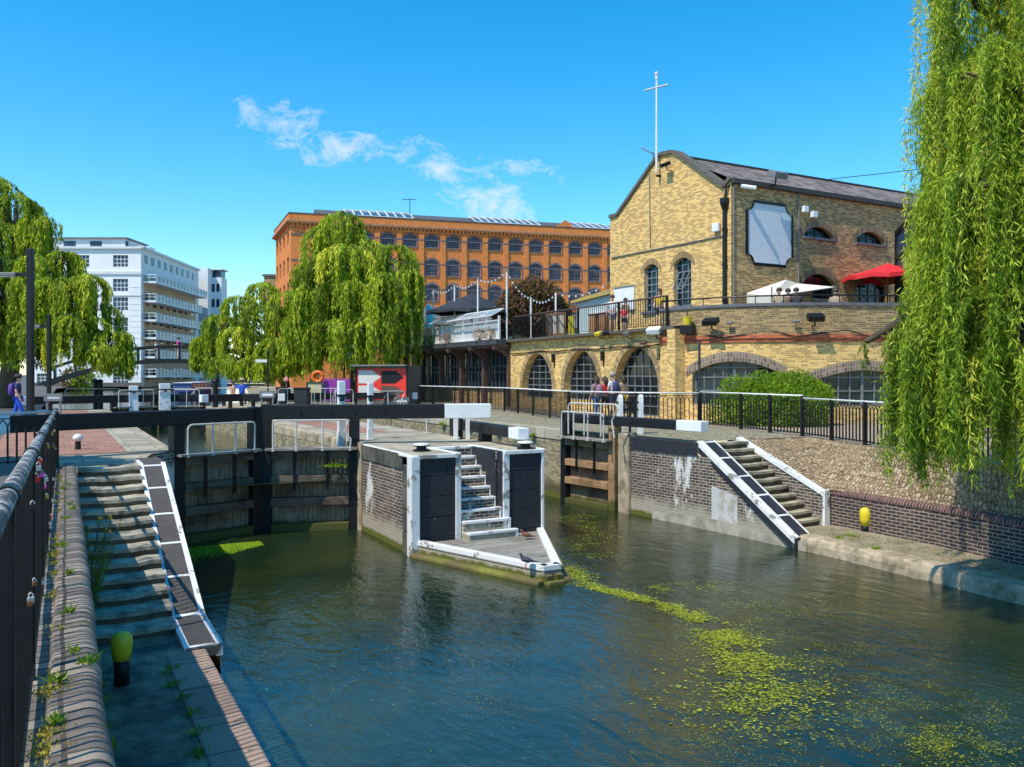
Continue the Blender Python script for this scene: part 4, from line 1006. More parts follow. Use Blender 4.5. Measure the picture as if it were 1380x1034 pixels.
def band(mb, z0, z1, ops=(), o=0.0, cap=False):
    acc = 0
    for i in range(len(xs) - 1):
        a, b_ = xs[i], xs[i + 1]; m_ = (a + b_) / 2; lo_a = lo_b = z0
        for op in ops:
            if op[0] < m_ < op[1]:
                mb.face([cf.p(a, z0, o), cf.p(b_, z0, o), cf.p(b_, op[2], o), cf.p(a, op[2], o)], uv=[(a, z0), (b_, z0), (b_, op[2]), (a, op[2])])
                lo_a, lo_b = otop(op, a), otop(op, b_)
                mb.face([cf.p(a, lo_a, o), cf.p(b_, lo_b, o), cf.p(b_, lo_b, -.3), cf.p(a, lo_a, -.3)][::-1])
                mb.face([cf.p(a, op[2], o), cf.p(b_, op[2], o), cf.p(b_, op[2], -.3), cf.p(a, op[2], -.3)])
        mb.face([cf.p(a, lo_a, o), cf.p(b_, lo_b, o), cf.p(b_, z1, o), cf.p(a, z1, o)], uv=[(a, lo_a), (b_, lo_b), (b_, z1), (a, z1)])
        if cap: mb.face([cf.p(a, z1, o), cf.p(b_, z1, o), cf.p(b_, z1, -.25), cf.p(a, z1, -.25)], uv=[(a, 0), (b_, 0), (b_, .3), (a, .3)]); mb.face([cf.p(a, z0, o), cf.p(b_, z0, o), cf.p(b_, z0, 0), cf.p(a, z0, 0)])
band(mb, GZ, zb0, copc); mb.build('wall', M['stock'], t)
mb = MB()
for op in copc:
    for x in op[:2]: mb.face([cf.p(x, op[2], 0), cf.p(x, otop(op, x), 0), cf.p(x, otop(op, x), -.3), cf.p(x, op[2], -.3)])
mb.build('jamb', M['stock'], t)
mb = MB(); band(mb, zb0, zb0 + .13, o=.05, cap=True); band(mb, zb0 + .135, zb1, o=.10, cap=True); mb.build('red_brick_band', M['redband'], t)
mb = MB(); band(mb, zb1, PZ, o=0); mb.build('parapet', mat_brick('parapet_brick', (.46, .31, .13), (.36, .23, .09), (.4, .32, .2), dark=(.08, .05, .03), dark_amt=.42, cellvar=.75, accent=(.6, .52, .4), accent_amt=.25, blotch=.4), t)
mb = MB(); band(mb, PZ, PZ + .11, o=.06, cap=True); mb.build('coping', M['bluegrey'], t)
for op in copc:
    mb = MB(); n = 20
    for i in range(n):
        x, y = op[0] - .25 + (op[1] - op[0] + .5) * i / n, op[0] - .25 + (op[1] - op[0] + .5) * (i + 1) / n
        def zz_(v): u = (v - (op[0] + op[1]) / 2) / ((op[1] - op[0]) / 2); return op[3] - op[4] * u * u
        mb.face([cf.p(x, zz_(x), .03), cf.p(y, zz_(y), .03), cf.p(y, zz_(y) + .36, .03), cf.p(x, zz_(x) + .36, .03)], uv=[(x, 0), (y, 0), (y, .36), (x, .36)])
    mb.build('arch_band', M['voussoir'], t)
for op in copc:
    mb = MB(); n = 12
    for i in range(n):
        x, y = op[0] + (op[1] - op[0]) * i / n, op[0] + (op[1] - op[0]) * (i + 1) / n
        mb.face([cf.p(x, op[2], -.22), cf.p(y, op[2], -.22), cf.p(y, otop(op, y), -.22), cf.p(x, otop(op, x), -.22)])
    w_ = mb.build('window', mat_glass('teal_glass', (.018, .034, .036), .12), t)
    mb = MB()
    for i in range(9):
        x = op[0] + (op[1] - op[0]) * i / 8; x = min(max(x, op[0] + .03), op[1] - .03); mb.bar(cf.p(x, op[2], -.2), cf.p(x, otop(op, x), -.2), .05 if i % 4 else .1, .04, up=(0, 1, 0))
    for z in (op[2] + .03, op[2] + .55, op[2] + 1.05, op[2] + 1.12 + .3):
        pr = None
        for i in range(9):
            q_ = cf.p(op[0] + (op[1] - op[0]) * i / 8, z, -.195)
            if pr is not None and z < otop(op, op[0] + (op[1] - op[0]) * (i - .5) / 8): mb.bar(pr, q_, .04, .05)
            pr = q_
    mb.build('frame', M['steel'], w_)
mb = MB(); mb.tube([cf.p(.1, zb1 + .12, .09)] + [cf.p(i * .9, zb1 - .1 + .12 * (i % 3), .13) for i in range(1, 14)], .02, 6); mb.build('cable', M['iron'], t)
mb = MB(); mb.tube([cf.p(i * .5, PZ + .38, -.05) for i in range(32)], .03, 8)
for i in range(0, 16): mb.tube([cf.p(i, PZ + .1, -.05), cf.p(i, PZ + .38, -.05)], .018, 6)
o = mb.build('parapet_rail', M['iron']); settag(o, 'low dark handrail on top of the curved brick parapet', 'handrail')
for px, py, lab in ((965, 445, 'angled black floodlight on the curved wall near the yellow bucket'), (1094, 440, 'angled black floodlight on the curved wall above the hedge')):
    a_ = cf.a_of(px); q_, n_ = curve_at(a_); spot(Vector((q_.x, q_.y, ZP(py, q_.y))), n_, lab, M['iron'], 0, 1.5)
for px, py, lab in ((985, 440, 'small round light on the curved wall, left one'), (1071, 438, 'small round light on the curved wall, right one')):
    a_ = cf.a_of(px); q_, n_ = curve_at(a_); spot(Vector((q_.x, q_.y, ZP(py, q_.y))), n_, lab, M['steel'], 0, .6)
a_ = cf.a_of(931); q_, n_ = curve_at(a_); p_ = Vector((q_.x, q_.y, 0)) + n_ * .3
t = thing('wall_box', 'dark planter box fixed to the curved wall under a yellow bucket', 'box', (p_.x, p_.y, 5.45)); mb = MB(); mb.box((p_.x, p_.y, 5.62), (.5, .3, .34), -.6); mb.build('box', M['iron'], t, bevel=.02)
mb = MB(); mb.bar((p_.x, p_.y, 5.80), (p_.x, p_.y, 6.3), .03, .03); mb.build('bracket', M['iron'], t)
t = thing('bucket', 'yellow bucket standing on the dark box by the corner', 'bucket', (p_.x, p_.y, 5.79)); mb = MB(); mb.lathe((0, 0, .0), [(.14, 0), (.19, .3), (.2, .3), (.2, .32)], 14); mb.build('pail', M['yellow'], t, local=True)
t = thing('signal_post', 'thin dark post standing before the left end of the wide window', 'post', D(942.5, 29.2, GZ)); mb = MB(); mb.tube([D(942.5, 29.2, GZ), D(942.5, 29.2, 5.1)], .045, 8); mb.build('pole', mat_chipped('stickered_pole', (.03, .03, .03), (.3, .3, .3), .3, scale=8), t)

# ---- warehouse with the gable
GT = 25.0
gA = ST(26.1, GT); gB = ST(34.75, GT)
fg = Fr(gA, (U.x, U.y), (-V.x, -V.y)); fs = Fr(gA, (V.x, V.y), (-U.x, -U.y))
GW = (gB - gA).length; EZ = 12.12; AZ = 14.35; ac = GW * .46
gpts = [(0.0, EZ + .02)] + [(fg.a_of(px), fg.z_of(px, py)) for px, py in ((976, 253), (930, 220), (913, 208), (907, 206), (893, 208.5), (884, 216), (832, 291))] + [(GW, EZ - .2)]
def gtop(x):
    x = min(max(x, 0), GW)
    for (xa, za), (xb, zb_) in zip(gpts[:-1], gpts[1:]):
        if xa <= x <= xb: return za + (zb_ - za) * (x - xa) / max(1e-6, xb - xa)
    return EZ
t = thing('brick_warehouse', 'yellow brick warehouse with stepped gable, white painted panel and slate roof', 'building', (gA.x, gA.y, TZ))
def gop(pl, pr_, pt, pb, rise):
    a, b_ = fg.a_of(pr_), fg.a_of(pl); c_ = (pl + pr_) / 2; return (a, b_, max(TZ + .15, fg.z_of(c_, pb)), fg.z_of(c_, pt), rise)
gops = [gop(908, 931.5, 347, 412, .25), gop(868, 887, 356, 420, .22)]
mb = MB(); wall_open(mb, fg, 0, GW, TZ - .3, 0, gops, .3, top=gtop); mb.build('gable_wall', M['stock'], t)
for k, op in enumerate(gops):
    w_ = window(t, fg, op, 3, 7, M['glass'], mat_plain('blue_steel_bars' , (.16, .22, .26), .5, .2, 5), .22, .05, M['bluegrey'])
    mb = MB(); n = 8
    for i in range(n):
        x, y = op[0] - .22 + (op[1] - op[0] + .44) * i / n, op[0] - .22 + (op[1] - op[0] + .44) * (i + 1) / n; c_ = (op[0] + op[1]) / 2; hw = (op[1] - op[0]) / 2
        f_ = lambda v: op[3] - op[4] * ((v - c_) / hw) ** 2
        mb.face([fg.p(x, f_(x), .02), fg.p(y, f_(y), .02), fg.p(y, f_(y) + .28, .02), fg.p(x, f_(x) + .28, .02)], uv=[(x, 0), (y, 0), (y, .3), (x, .3)])
    mb.build('arch_bricks', mat_brick('gable_arch_brick%d' % k, (.42, .27, .11), (.34, .2, .08), (.4, .32, .2), bw=.09, bh=.3, offset=0, dark_amt=.3), t)
# small open casement in the right window
op = gops[0]; mb = MB(); x0_, x1_ = op[0] + (op[1] - op[0]) * .2, op[0] + (op[1] - op[0]) * .8; zc_ = (op[2] + op[3]) / 2
for (p1, p2) in (((x0_, zc_ - .35, .25), (x1_, zc_ - .35, .25)), ((x0_, zc_ + .45, -.15), (x1_, zc_ + .45, -.15)), ((x0_, zc_ - .35, .25), (x0_, zc_ + .45, -.15)), ((x1_, zc_ - .35, .25), (x1_, zc_ + .45, -.15)), ((x0_ / 2 + x1_ / 2, zc_ - .35, .25), (x0_ / 2 + x1_ / 2, zc_ + .45, -.15))):
    mb.bar(fg.p(*p1), fg.p(*p2), .05, .05)
mb.build('open_casement', M['steel'], t)
def sop(pl, pr_, pt, pb, rise): a, b_ = fs.a_of(pl), fs.a_of(pr_); c_ = (pl + pr_) / 2; return (a, b_, fs.z_of(c_, pb), fs.z_of(c_, pt), rise)
sops = [sop(1083, 1124, 305.5, 321, .38), sop(1154, 1192, 312.5, 329, .36), sop(1082, 1126, 369, 403, .42), sop(1154, 1196, 376, 408, .42)]
SL = 26.0
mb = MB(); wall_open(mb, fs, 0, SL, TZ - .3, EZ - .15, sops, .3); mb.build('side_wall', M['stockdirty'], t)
for k, op in enumerate(sops): window(t, fs, op, 4, 2 if k < 2 else 4, M['glass'], M['iron'], .25, .05, M['bluegrey'])
sidem = mat_brick('side_arch_brick', (.30, .2, .10), (.24, .15, .07), (.34, .28, .2), bw=.09, bh=.3, offset=0, dark_amt=.35)
for op in sops:
    mb = MB(); n = 8
    for i in range(n):
        x, y = op[0] - .2 + (op[1] - op[0] + .4) * i / n, op[0] - .2 + (op[1] - op[0] + .4) * (i + 1) / n; c_ = (op[0] + op[1]) / 2; hw = (op[1] - op[0]) / 2
        f_ = lambda v: op[3] - op[4] * ((v - c_) / hw) ** 2
        mb.face([fs.p(x, f_(x), .02), fs.p(y, f_(y), .02), fs.p(y, f_(y) + .3, .02), fs.p(x, f_(x) + .3, .02)], uv=[(x, 0), (y, 0), (y, .3), (x, .3)])
    mb.build('arch_bricks', sidem, t)
# painted panel with notched corners
pl = (fs.a_of(1006.5), fs.a_of(1066)); pz = (fs.z_of(1036, 357), fs.z_of(1036, 275)); nt_ = .38
def notch(k, o):
    x0_, x1_, z0_, z1_ = pl[0] - k, pl[1] + k, pz[0] - k, pz[1] + k; c = []
    for cx0, cz0, sx, sz in ((x0_, z0_, 1, 1), (x1_, z0_, -1, 1), (x1_, z1_, -1, -1), (x0_, z1_, 1, -1)):
        arc = [(cx0 + sx * (nt_ + k) * math.cos(a), cz0 + sz * (nt_ + k) * math.sin(a)) for a in [math.pi / 2 * i / 6 for i in range(7)]]
        if sx * sz > 0: arc = arc[::-1]
        c += arc
    return [fs.p(x, z, o) for x, z in c]
mb = MB(); a = notch(0, .03); mb.face(a); mb.build('painted_panel', M['paintbrick'], t)
mb = MB(); a = notch(-.04, .06); c = notch(.08, .06); d_ = notch(.08, 0)
for i in range(len(a)): j = (i + 1) % len(a); mb.face([a[i], c[i], c[j], a[j]]); mb.face([c[i], d_[i], d_[j], c[j]])
mb.build('panel_border', M['iron'], t)
# coping, roof, gutter, pipes
mb = MB(); xs_ = [g_[0] for g_ in gpts]
for i in range(len(xs_) - 1):
    a, b_ = xs_[i], xs_[i + 1]; mb.bar(fg.p(a, gtop(a) + .05, -.12), fg.p(b_, gtop(b_) + .05, -.12), .46, .16)
mb.build('gable_coping', mat_plain('dark_coping_stone', (.12, .105, .09), .85, .3, 4), t)
RT = 40
def rf(s_, t_, z): p_ = ST(s_, t_, z); return p_
mb = MB(); sr = 26.1 + ac
mb.face([rf(26.15, GT + .3, EZ + .0), rf(26.15, GT + SL, EZ + .0), rf(sr, GT + SL, AZ - .3), rf(sr, GT + .3, AZ - .3)])
mb.face([rf(sr, GT + .3, AZ - .3), rf(sr, GT + SL, AZ - .3), rf(34.7, GT + SL, EZ - .3), rf(34.7, GT + .3, EZ - .3)])
mb.build('roof', M['slate'], t)
mb = MB(); mb.bar(fs.p(.0, EZ - .08, .06), fs.p(SL, EZ - .08, .06), .28, .20); mb.bar(rf(sr, GT + .3, AZ - .27), rf(sr, GT + SL, AZ - .27), .2, .08); mb.build('eaves', mat_plain('dark_eaves', (.05, .045, .045), .8, .3, 4), t)
mb = MB(); dp = fg.p(.28, 0, .1)
mb.tube([Vector((dp.x, dp.y, TZ)), Vector((dp.x, dp.y, 11.0))], .09, 10); mb.lathe((dp.x, dp.y, 10.85), [(.1, 0), (.2, .3), (.2, .5)], 10)
for z in (7, 8.5, 10): mb.lathe((dp.x, dp.y, z), [(.12, 0), (.12, .1)], 10)
mb.tube([Vector((dp.x, dp.y, 11.3)), fg.p(.15, 11.8, .1), fs.p(.2, 12.0, .1)], .05, 8)
mb.build('drainpipe', M['iron'], t)
mb = MB(); mb.tube([fg.p(fg.a_of(976), fg.z_of(976, 318), .04), fg.p(fg.a_of(880), fg.z_of(880, 337), .04), fg.p(fg.a_of(825), fg.z_of(825, 348), .04)], .03, 6); mb.build('cable', M['steel'], t); mb = MB()
mb.tube([fs.p(fs.a_of(1075), EZ - .2, .05), fs.p(fs.a_of(1075), 6.5, .05)], .035, 6); mb.build('cable', M['steel'], t); mb = MB(); mb.tube([fs.p(.12, 12, .03), fs.p(.12, 6, .03)], .03, 6); mb.build('cable', M['steel'], t); mb = MB()
mb.tube([fg.p(fg.a_of(876), fg.z_of(876, 235), .04), fg.p(fg.a_of(877), fg.z_of(877, 335), .04)], .02, 6); mb.build('cable', M['steel'], t)
mb = MB(); mb.face([rf(34.75, GT, TZ), rf(34.75, GT + SL, TZ), rf(34.75, GT + SL, EZ), rf(34.75, GT, EZ)]); mb.face([rf(26.1, GT + SL, TZ), rf(34.75, GT + SL, TZ), rf(34.75, GT + SL, EZ), rf(26.1, GT + SL, EZ)]); mb.build('back_wall', M['stockdirty'], t)
for px, py, lab in ((968, 307, 'white alarm box on the gable wall near the drainpipe'), ):
    t2 = thing('alarm_box', lab, 'alarm box', fg.p(fg.a_of(px), fg.z_of(px, py))); mb = MB(); mb.box(fg.p(fg.a_of(px), fg.z_of(px, py), .12), (.38, .16, .38), TH + math.pi / 2); mb.build('case', M['whiteclean'], t2, bevel=.03)
for px, py, lab in ((1082, 283, 'white alarm box on the sooty side wall beside the cable'), (1094, 290, 'pale lamp box right of the white alarm box on the side wall')):
    t2 = thing('alarm_box', lab, 'alarm box', fs.p(fs.a_of(px), fs.z_of(px, py))); mb = MB(); mb.box(fs.p(fs.a_of(px), fs.z_of(px, py), .12), (.3, .2, .28), TH); mb.build('case', M['whiteclean'], t2, bevel=.03)
p_ = fs.p(fs.a_of(1000), fs.z_of(1000, 252)); t2 = thing('security_camera', 'white tubular camera on the warehouse corner under the eaves', 'camera', p_); mb = MB(); mb.tube([p_ + fs.n * .1 - fs.ex * .2, p_ + fs.n * .5 + fs.ex * .3 - Vector((0, 0, .12))], .09, 10); mb.build('body', M['whiteclean'], t2); mb = MB(); mb.tube([p_, p_ + fs.n * .25], .03, 6); mb.build('bracket', M['steel'], t2)
spot(fs.p(fs.a_of(1034), fs.z_of(1034, 252)), fs.n, 'grey floodlight under the eaves above the painted panel', M['steel'], 0, 2.0)
spot(fg.p(fg.a_of(905), fg.z_of(905, 230)), fg.n, 'small dark floodlight near the top of the gable', M['iron'], 0, 1.2)
# flagpole with cross arms
pq = fg.p(fg.a_of(890.5), 0, .25); t2 = thing('flagpole', 'tall white pole with two short cross arms on the gable', 'mast', (pq.x, pq.y, 13.2))
zt_ = ZP(99, pq.y); mb = MB(); mb.tube([(pq.x, pq.y, ZP(232, pq.y)), (pq.x, pq.y, zt_)], .075, 10, radii=[.06, .04]); mb.lathe((pq.x, pq.y, zt_), [(.06, -.3), (.06, -.1), (.09, -.05), (.09, .05)], 10); mb.build('pole', M['railwhite'], t2)
za_ = ZP(118, pq.y); aa = Vector((-U.x * .9 + V.x * .35, -U.y * .9 + V.y * .35, 0)); mb = MB(); mb.tube([Vector((pq.x, pq.y, za_)) - aa * .65, Vector((pq.x, pq.y, za_)) + aa * .65], .045, 8); mb.build('cross_arm', M['galv'], t2)
mb = MB(); mb.bar(Vector((pq.x, pq.y, 13.2)) + Vector((V.x, V.y, 0)) * .3, Vector((pq.x, pq.y, 13.2)), .08, .1); mb.build('bracket', M['iron'], t2)
pa = fg.p(fg.a_of(878), 0, -.1); t2 = thing('tv_aerial', 'thin grey television aerial on the left gable slope', 'aerial', (pa.x, pa.y, 13)); za_ = ZP(208, pa.y)
mb = MB(); mb.tube([(pa.x, pa.y, 12.6), (pa.x, pa.y, za_ + .1)], .025, 6); mb.build('mast', M['iron'], t2); mb = MB(); e1 = Vector((pa.x - .6, pa.y - .2, za_ + .25)); e2 = Vector((pa.x + .5, pa.y + .3, za_ - .15)); mb.tube([e1, e2], .02, 5)
for k in range(7): c_ = e1.lerp(e2, k / 6); mb.tube([c_ - Vector((.1, -.25, -.25)), c_ + Vector((.1, -.25, -.25))], .01, 4)
mb.build('antenna', M['steel'], t2)
t2 = thing('overhead_wire', 'thin wire stretched over the warehouse roof towards the willow', 'wire', (14, 40, 15)); mb = MB(); mb.tube([D(1105, 44, ZP(243, 44)), D(1180, 42, ZP(235, 42)), D(1290, 40, ZP(222, 40))], .02, 5); mb.build('wire', M['iron'], t2)
# white notice on the gable wall
nb_ = (fg.a_of(856), fg.a_of(829.5)); t2 = thing('notice_board', 'blank white notice board on the gable wall behind the terrace', 'board', fg.p(nb_[0], 7)); mb = MB()
zb_ = (fg.z_of(842, 419), fg.z_of(842, 387)); c_ = fg.p(sum(nb_) / 2, sum(zb_) / 2, .06); mb.box(c_, (abs(nb_[1] - nb_[0]), .06, zb_[1] - zb_[0]), math.atan2(fg.ex.y, fg.ex.x)); mb.build('panel', M['whiteclean'], t2); mb = MB()
mb.bar(fg.p(nb_[0], zb_[1], .07), fg.p(nb_[1], zb_[1], .07), .1, .05); mb.build('frame_rail', M['steel'], t2); mb = MB(); mb.bar(fg.p(nb_[0], zb_[0], .07), fg.p(nb_[1], zb_[0], .07), .1, .05); mb.build('frame_rail', M['steel'], t2)

# ---- glass box terrace at the right, mostly behind the willow
t2 = thing('glazed_canopy', 'dark framed glass canopy beside the warehouse behind the willow', 'canopy', D(1240, 36, TZ)); g0 = D(1207, 37.5, 0); g1 = D(1300, 30, 0); zt_ = ZP(315, 37.5)
mb = MB(); g2 = g1 + Vector((2, 6, 0)); g3 = g0 + Vector((2, 6, 0))
for a, c in ((g0, g1),): mb.face([a + Vector((0, 0, TZ)), c + Vector((0, 0, TZ)), c + Vector((0, 0, zt_ + 1.2)), a + Vector((0, 0, zt_))])
mb.build('glass', M['glassblue'], t2); mb = MB()
for k in range(5):
    q_ = g0.lerp(g1, k / 4); mb.bar(q_ + Vector((0, -.05, TZ)), q_ + Vector((0, -.05, zt_ + 1.2 * k / 4)), .1, .1)
mb.bar(g0 + Vector((0, -.06, zt_)), g1 + Vector((0, -.06, zt_ + 1.2)), .14, .2); mb.bar(g0 + Vector((0, -.06, zt_ - 1.2)), g1 + Vector((0, -.06, zt_ - .1)), .1, .1); mb.build('frame', M['iron'], t2)

# ---- little slate roofed house between warehouse and terrace
t2 = thing('small_house', 'small pale gabled annex with grey slate roof left of the warehouse', 'building', D(800, 52, TZ)); h0, h1 = D(778, 47), D(826, 44.2)
dx_ = (h1 - h0).normalized(); nn_ = Vector((dx_.y, -dx_.x, 0)); Lh = (h1 - h0).length; ze = ZP(405, 47)
mb = MB(); b_ = -nn_ * 8
mb.face([h0 + Vector((0, 0, TZ)), h1 + Vector((0, 0, TZ)), h1 + Vector((0, 0, ze + .25)), h0 + Vector((0, 0, ze))]); mb.face([h0 + Vector((0, 0, TZ)), h0 + b_ + Vector((0, 0, TZ)), h0 + b_ + Vector((0, 0, ze)), h0 + Vector((0, 0, ze))]); mb.build('wall', mat_plain('pale_blue_render', (.50, .58, .58), .8, .1, 1), t2)
mb = MB(); r0 = h0 - dx_ * .3 - nn_ * -.2 + Vector((0, 0, ze - .1)); r1 = h1 + nn_ * .2 + Vector((0, 0, ze + .15)); r2 = h1 + dx_ * 1 - nn_ * 3 + Vector((0, 0, ZP(372, 47))); r3 = h1 - dx_ * .2 - nn_ * 3.0 + Vector((0, 0, ZP(376, 47)))
mb.face([r0, r1, r2, r3]); mb.face([r0, r3, h0 + b_ + Vector((0, 0, ze + 1))]); mb.build('roof', M['slategrey'], t2)
mb = MB(); mb.bar(r0, r3, .12, .16); mb.bar(r0, r1, .1, .12); mb.build('verge', mat_plain('ochre_verge', (.45, .33, .08), .8, .2, 5), t2)
mb = MB(); mb.box(h0.lerp(h1, .6) + Vector((0, 0, 6.6)) + nn_ * .04, (1.4, .06, 1.5), math.atan2(dx_.y, dx_.x)); mb.build('panel', M['whiteclean'], t2)

# ---- veranda pub
t2 = thing('veranda_pub', 'dark brown timber fronted pub with glass doors below the roof terrace', 'building', ST(47, 22, GZ))
PA = fv.p(Lv + .02, 0, 0); PB = D(547, 59.5); ep = (PB - PA).normalized(); np_ = Vector((ep.y, -ep.x, 0)); np_ = np_ if np_.y < 0 else -np_
fp = Fr(PA, ep, np_); Lp = (PB - PA).length
mb = MB(); mb.face([fp.p(0, GZ, -.5), fp.p(Lp, GZ, -.5), fp.p(Lp, GZ + .9, -.5), fp.p(0, GZ + .9, -.5)]); mb.face([fp.p(0, GZ, -.5), fp.p(0, GZ, .1), fp.p(0, TZ, .1), fp.p(0, TZ, -.5)]); mb.build('base_wall', M['stockdirty'], t2)
nb = 5
for i in range(nb):
    a0_, a1_ = Lp * i / nb + .15, Lp * (i + 1) / nb - .15
    mb = MB(); mb.face([fp.p(a0_, GZ + .9, -.45), fp.p(a1_, GZ + .9, -.45), fp.p(a1_, TZ - .5, -.45), fp.p(a0_, TZ - .5, -.45)]); w_ = mb.build('glazed_door', M['glass'], t2)
    mb = MB()
    for k in range(7): x = a0_ + (a1_ - a0_) * k / 6; mb.bar(fp.p(x, GZ + .9, -.42), fp.p(x, TZ - .5, -.42), .13 if k % 2 == 0 else .08, .06, up=np_)
    for z in (GZ + .95, GZ + 1.9, TZ - 1.4, TZ - .55): mb.bar(fp.p(a0_, z, -.415), fp.p(a1_, z, -.415), .06, .09)
    mb.build('frame', mat_plain('slate_blue_paint', (.05, .06, .075), .5, .2, 4), w_)
for i in range(nb + 1):
    a_ = min(max(Lp * i / nb, .1), Lp - .1); mb = MB(); mb.bar(fp.p(a_, GZ, .0), fp.p(a_, TZ - .25, .0), .26, .26, up=np_); mb.bar(fp.p(a_, TZ - .95, .0), fp.p(a_, TZ - .35, .75), .16, .16); mb.bar(fp.p(a_, TZ - .42, -.3), fp.p(a_, TZ - .42, 1.0), .22, .22); mb.build('post', M['brown'], t2)
mb = MB(); mb.bar(fp.p(-.1, TZ - .3, .35), fp.p(Lp + .4, TZ - .3, .35), .9, .16); mb.build('soffit', M['brown'], t2)
mb = MB(); mb.bar(fp.p(-.1, TZ - .1, .62), fp.p(Lp + .4, TZ - .1, .62), .6, .28); mb.build('fascia', mat_plain('dark_slate_fascia', (.05, .055, .065), .7, .4, 3), t2)
mb = MB(); mb.face([fp.p(Lp, GZ, -.5), fp.p(Lp, GZ, -14), fp.p(Lp, TZ, -14), fp.p(Lp, TZ, -.5)]); mb.build('end_wall', M['stockdirty'], t2)
# roof terrace balustrade with glass top
t3 = thing('balustrade', 'white panelled balustrade with slanting glass screen on the pub roof terrace', 'balustrade', fp.p(0, TZ))
wood = mat_plain('greyish_white_boards', (.62, .63, .62), .7, .15, 4)
fb = Fr(fp.p(.2, 0, .55), ep, np_); Lb = Lp - .3; nb2 = 10
mb = MB()
for i in range(int(Lb / .14)): x = .07 + i * .14; mb.bar(fb.p(x, TZ + .15, 0), fb.p(x, TZ + 1.05, 0), .115, .03, up=np_)
mb.build('boarding', wood, t3)
for i in range(nb2 + 1): mb = MB(); x = Lb * i / nb2; mb.bar(fb.p(x, TZ, .04), fb.p(x, TZ + 1.35, .04), .12, .1, up=np_); mb.build('post', M['whiteclean'], t3)
mb = MB()
for z in (TZ + .12, TZ + 1.1): mb.bar(fb.p(0, z, .05), fb.p(Lb, z, .05), .09, .08)
mb.bar(fb.p(0, TZ + 1.35, .5), fb.p(Lb, TZ + 1.35, .5), .06, .05); mb.bar(fb.p(0, TZ + 1.75, -.25), fb.p(Lb, TZ + 1.75, -.25), .06, .05)
for i in range(nb2 + 1): x = Lb * i / nb2; mb.bar(fb.p(x, TZ + 1.35, .5), fb.p(x, TZ + 1.75, -.25), .05, .05)
mb.build('rail_frame', M['whiteclean'], t3)
gm, gnt, gb = newmat('clear_screen_glass'); gb.inputs['Base Color'].default_value = (.75, .8, .8, 1); gb.inputs['Alpha'].default_value = .45; gb.inputs['Roughness'].default_value = .1
mb = MB(); mb.face([fb.p(0, TZ + 1.36, .48), fb.p(Lb, TZ + 1.36, .48), fb.p(Lb, TZ + 1.74, -.23), fb.p(0, TZ + 1.74, -.23)]); mb.build('glass_screen', gm, t3)
# string light poles
polesT = []
for px, pt, dd, lab in ((557.4, 396, 57.5, 'first'), (584, 390, 54.5, 'second'), (612.6, 383, 51.5, 'third'), (644, 375, 48.8, 'fourth'), (683, 364.6, 45.8, 'fifth')):
    tp = D(px, dd, ZP(pt, dd)); polesT.append(tp); o_ = thing('light_pole', 'slim white festoon pole on the pub terrace, %s from the tall willow' % lab, 'pole', (tp.x, tp.y, TZ)); mb = MB(); mb.tube([(tp.x, tp.y, TZ), tp], .05, 8); mb.build('pole', M['railwhite'], o_)
    mb = MB(); mb.lathe(tp, [(.07, -.05), (.07, .03)], 8); mb.build('cap', M['steel'], o_)
for px, pt, dd, lab in ((715.5, 401, 46, 'short white festoon pole before the copper beech'), (749, 395, 43, 'short white festoon pole right of the copper beech')):
    tp = D(px, dd, ZP(pt, dd)); polesT.append(tp); o_ = thing('light_pole', lab, 'pole', (tp.x, tp.y, TZ)); mb = MB(); mb.tube([(tp.x, tp.y, TZ), tp], .05, 8); mb.build('pole', M['railwhite'], o_)
t3 = thing('festoon_lights', 'string of small bulbs sagging between the white terrace poles', 'string lights', polesT[0]); mb = MB(); bl = []
polesT.append(D(822, 42.5, ZP(380, 42.5)))
for i in range(len(polesT) - 1):
    a, b_ = polesT[i], polesT[i + 1]; pts = [a.lerp(b_, k / 8) - Vector((0, 0, .35 * 4 * (k / 8) * (1 - k / 8))) for k in range(9)]
    mb.tube(pts, .015, 5); bl += pts[1:8:1]
mb.build('wire', M['steel'], t3); b0_ = None
for q_ in bl:
    if b0_ is None:
        mb = MB(); mb.lathe((0, 0, -.11), [(.02, .1), (.05, .05), (.03, 0), (.001, -.01)][::-1], 7); b0_ = mb.build('bulb', M['whiteclean'], t3, local=True); b_o = b0_
    else: b_o = b0_.copy(); C.objects.link(b_o)
    b_o.location = ROOTM[t3.name] @ q_
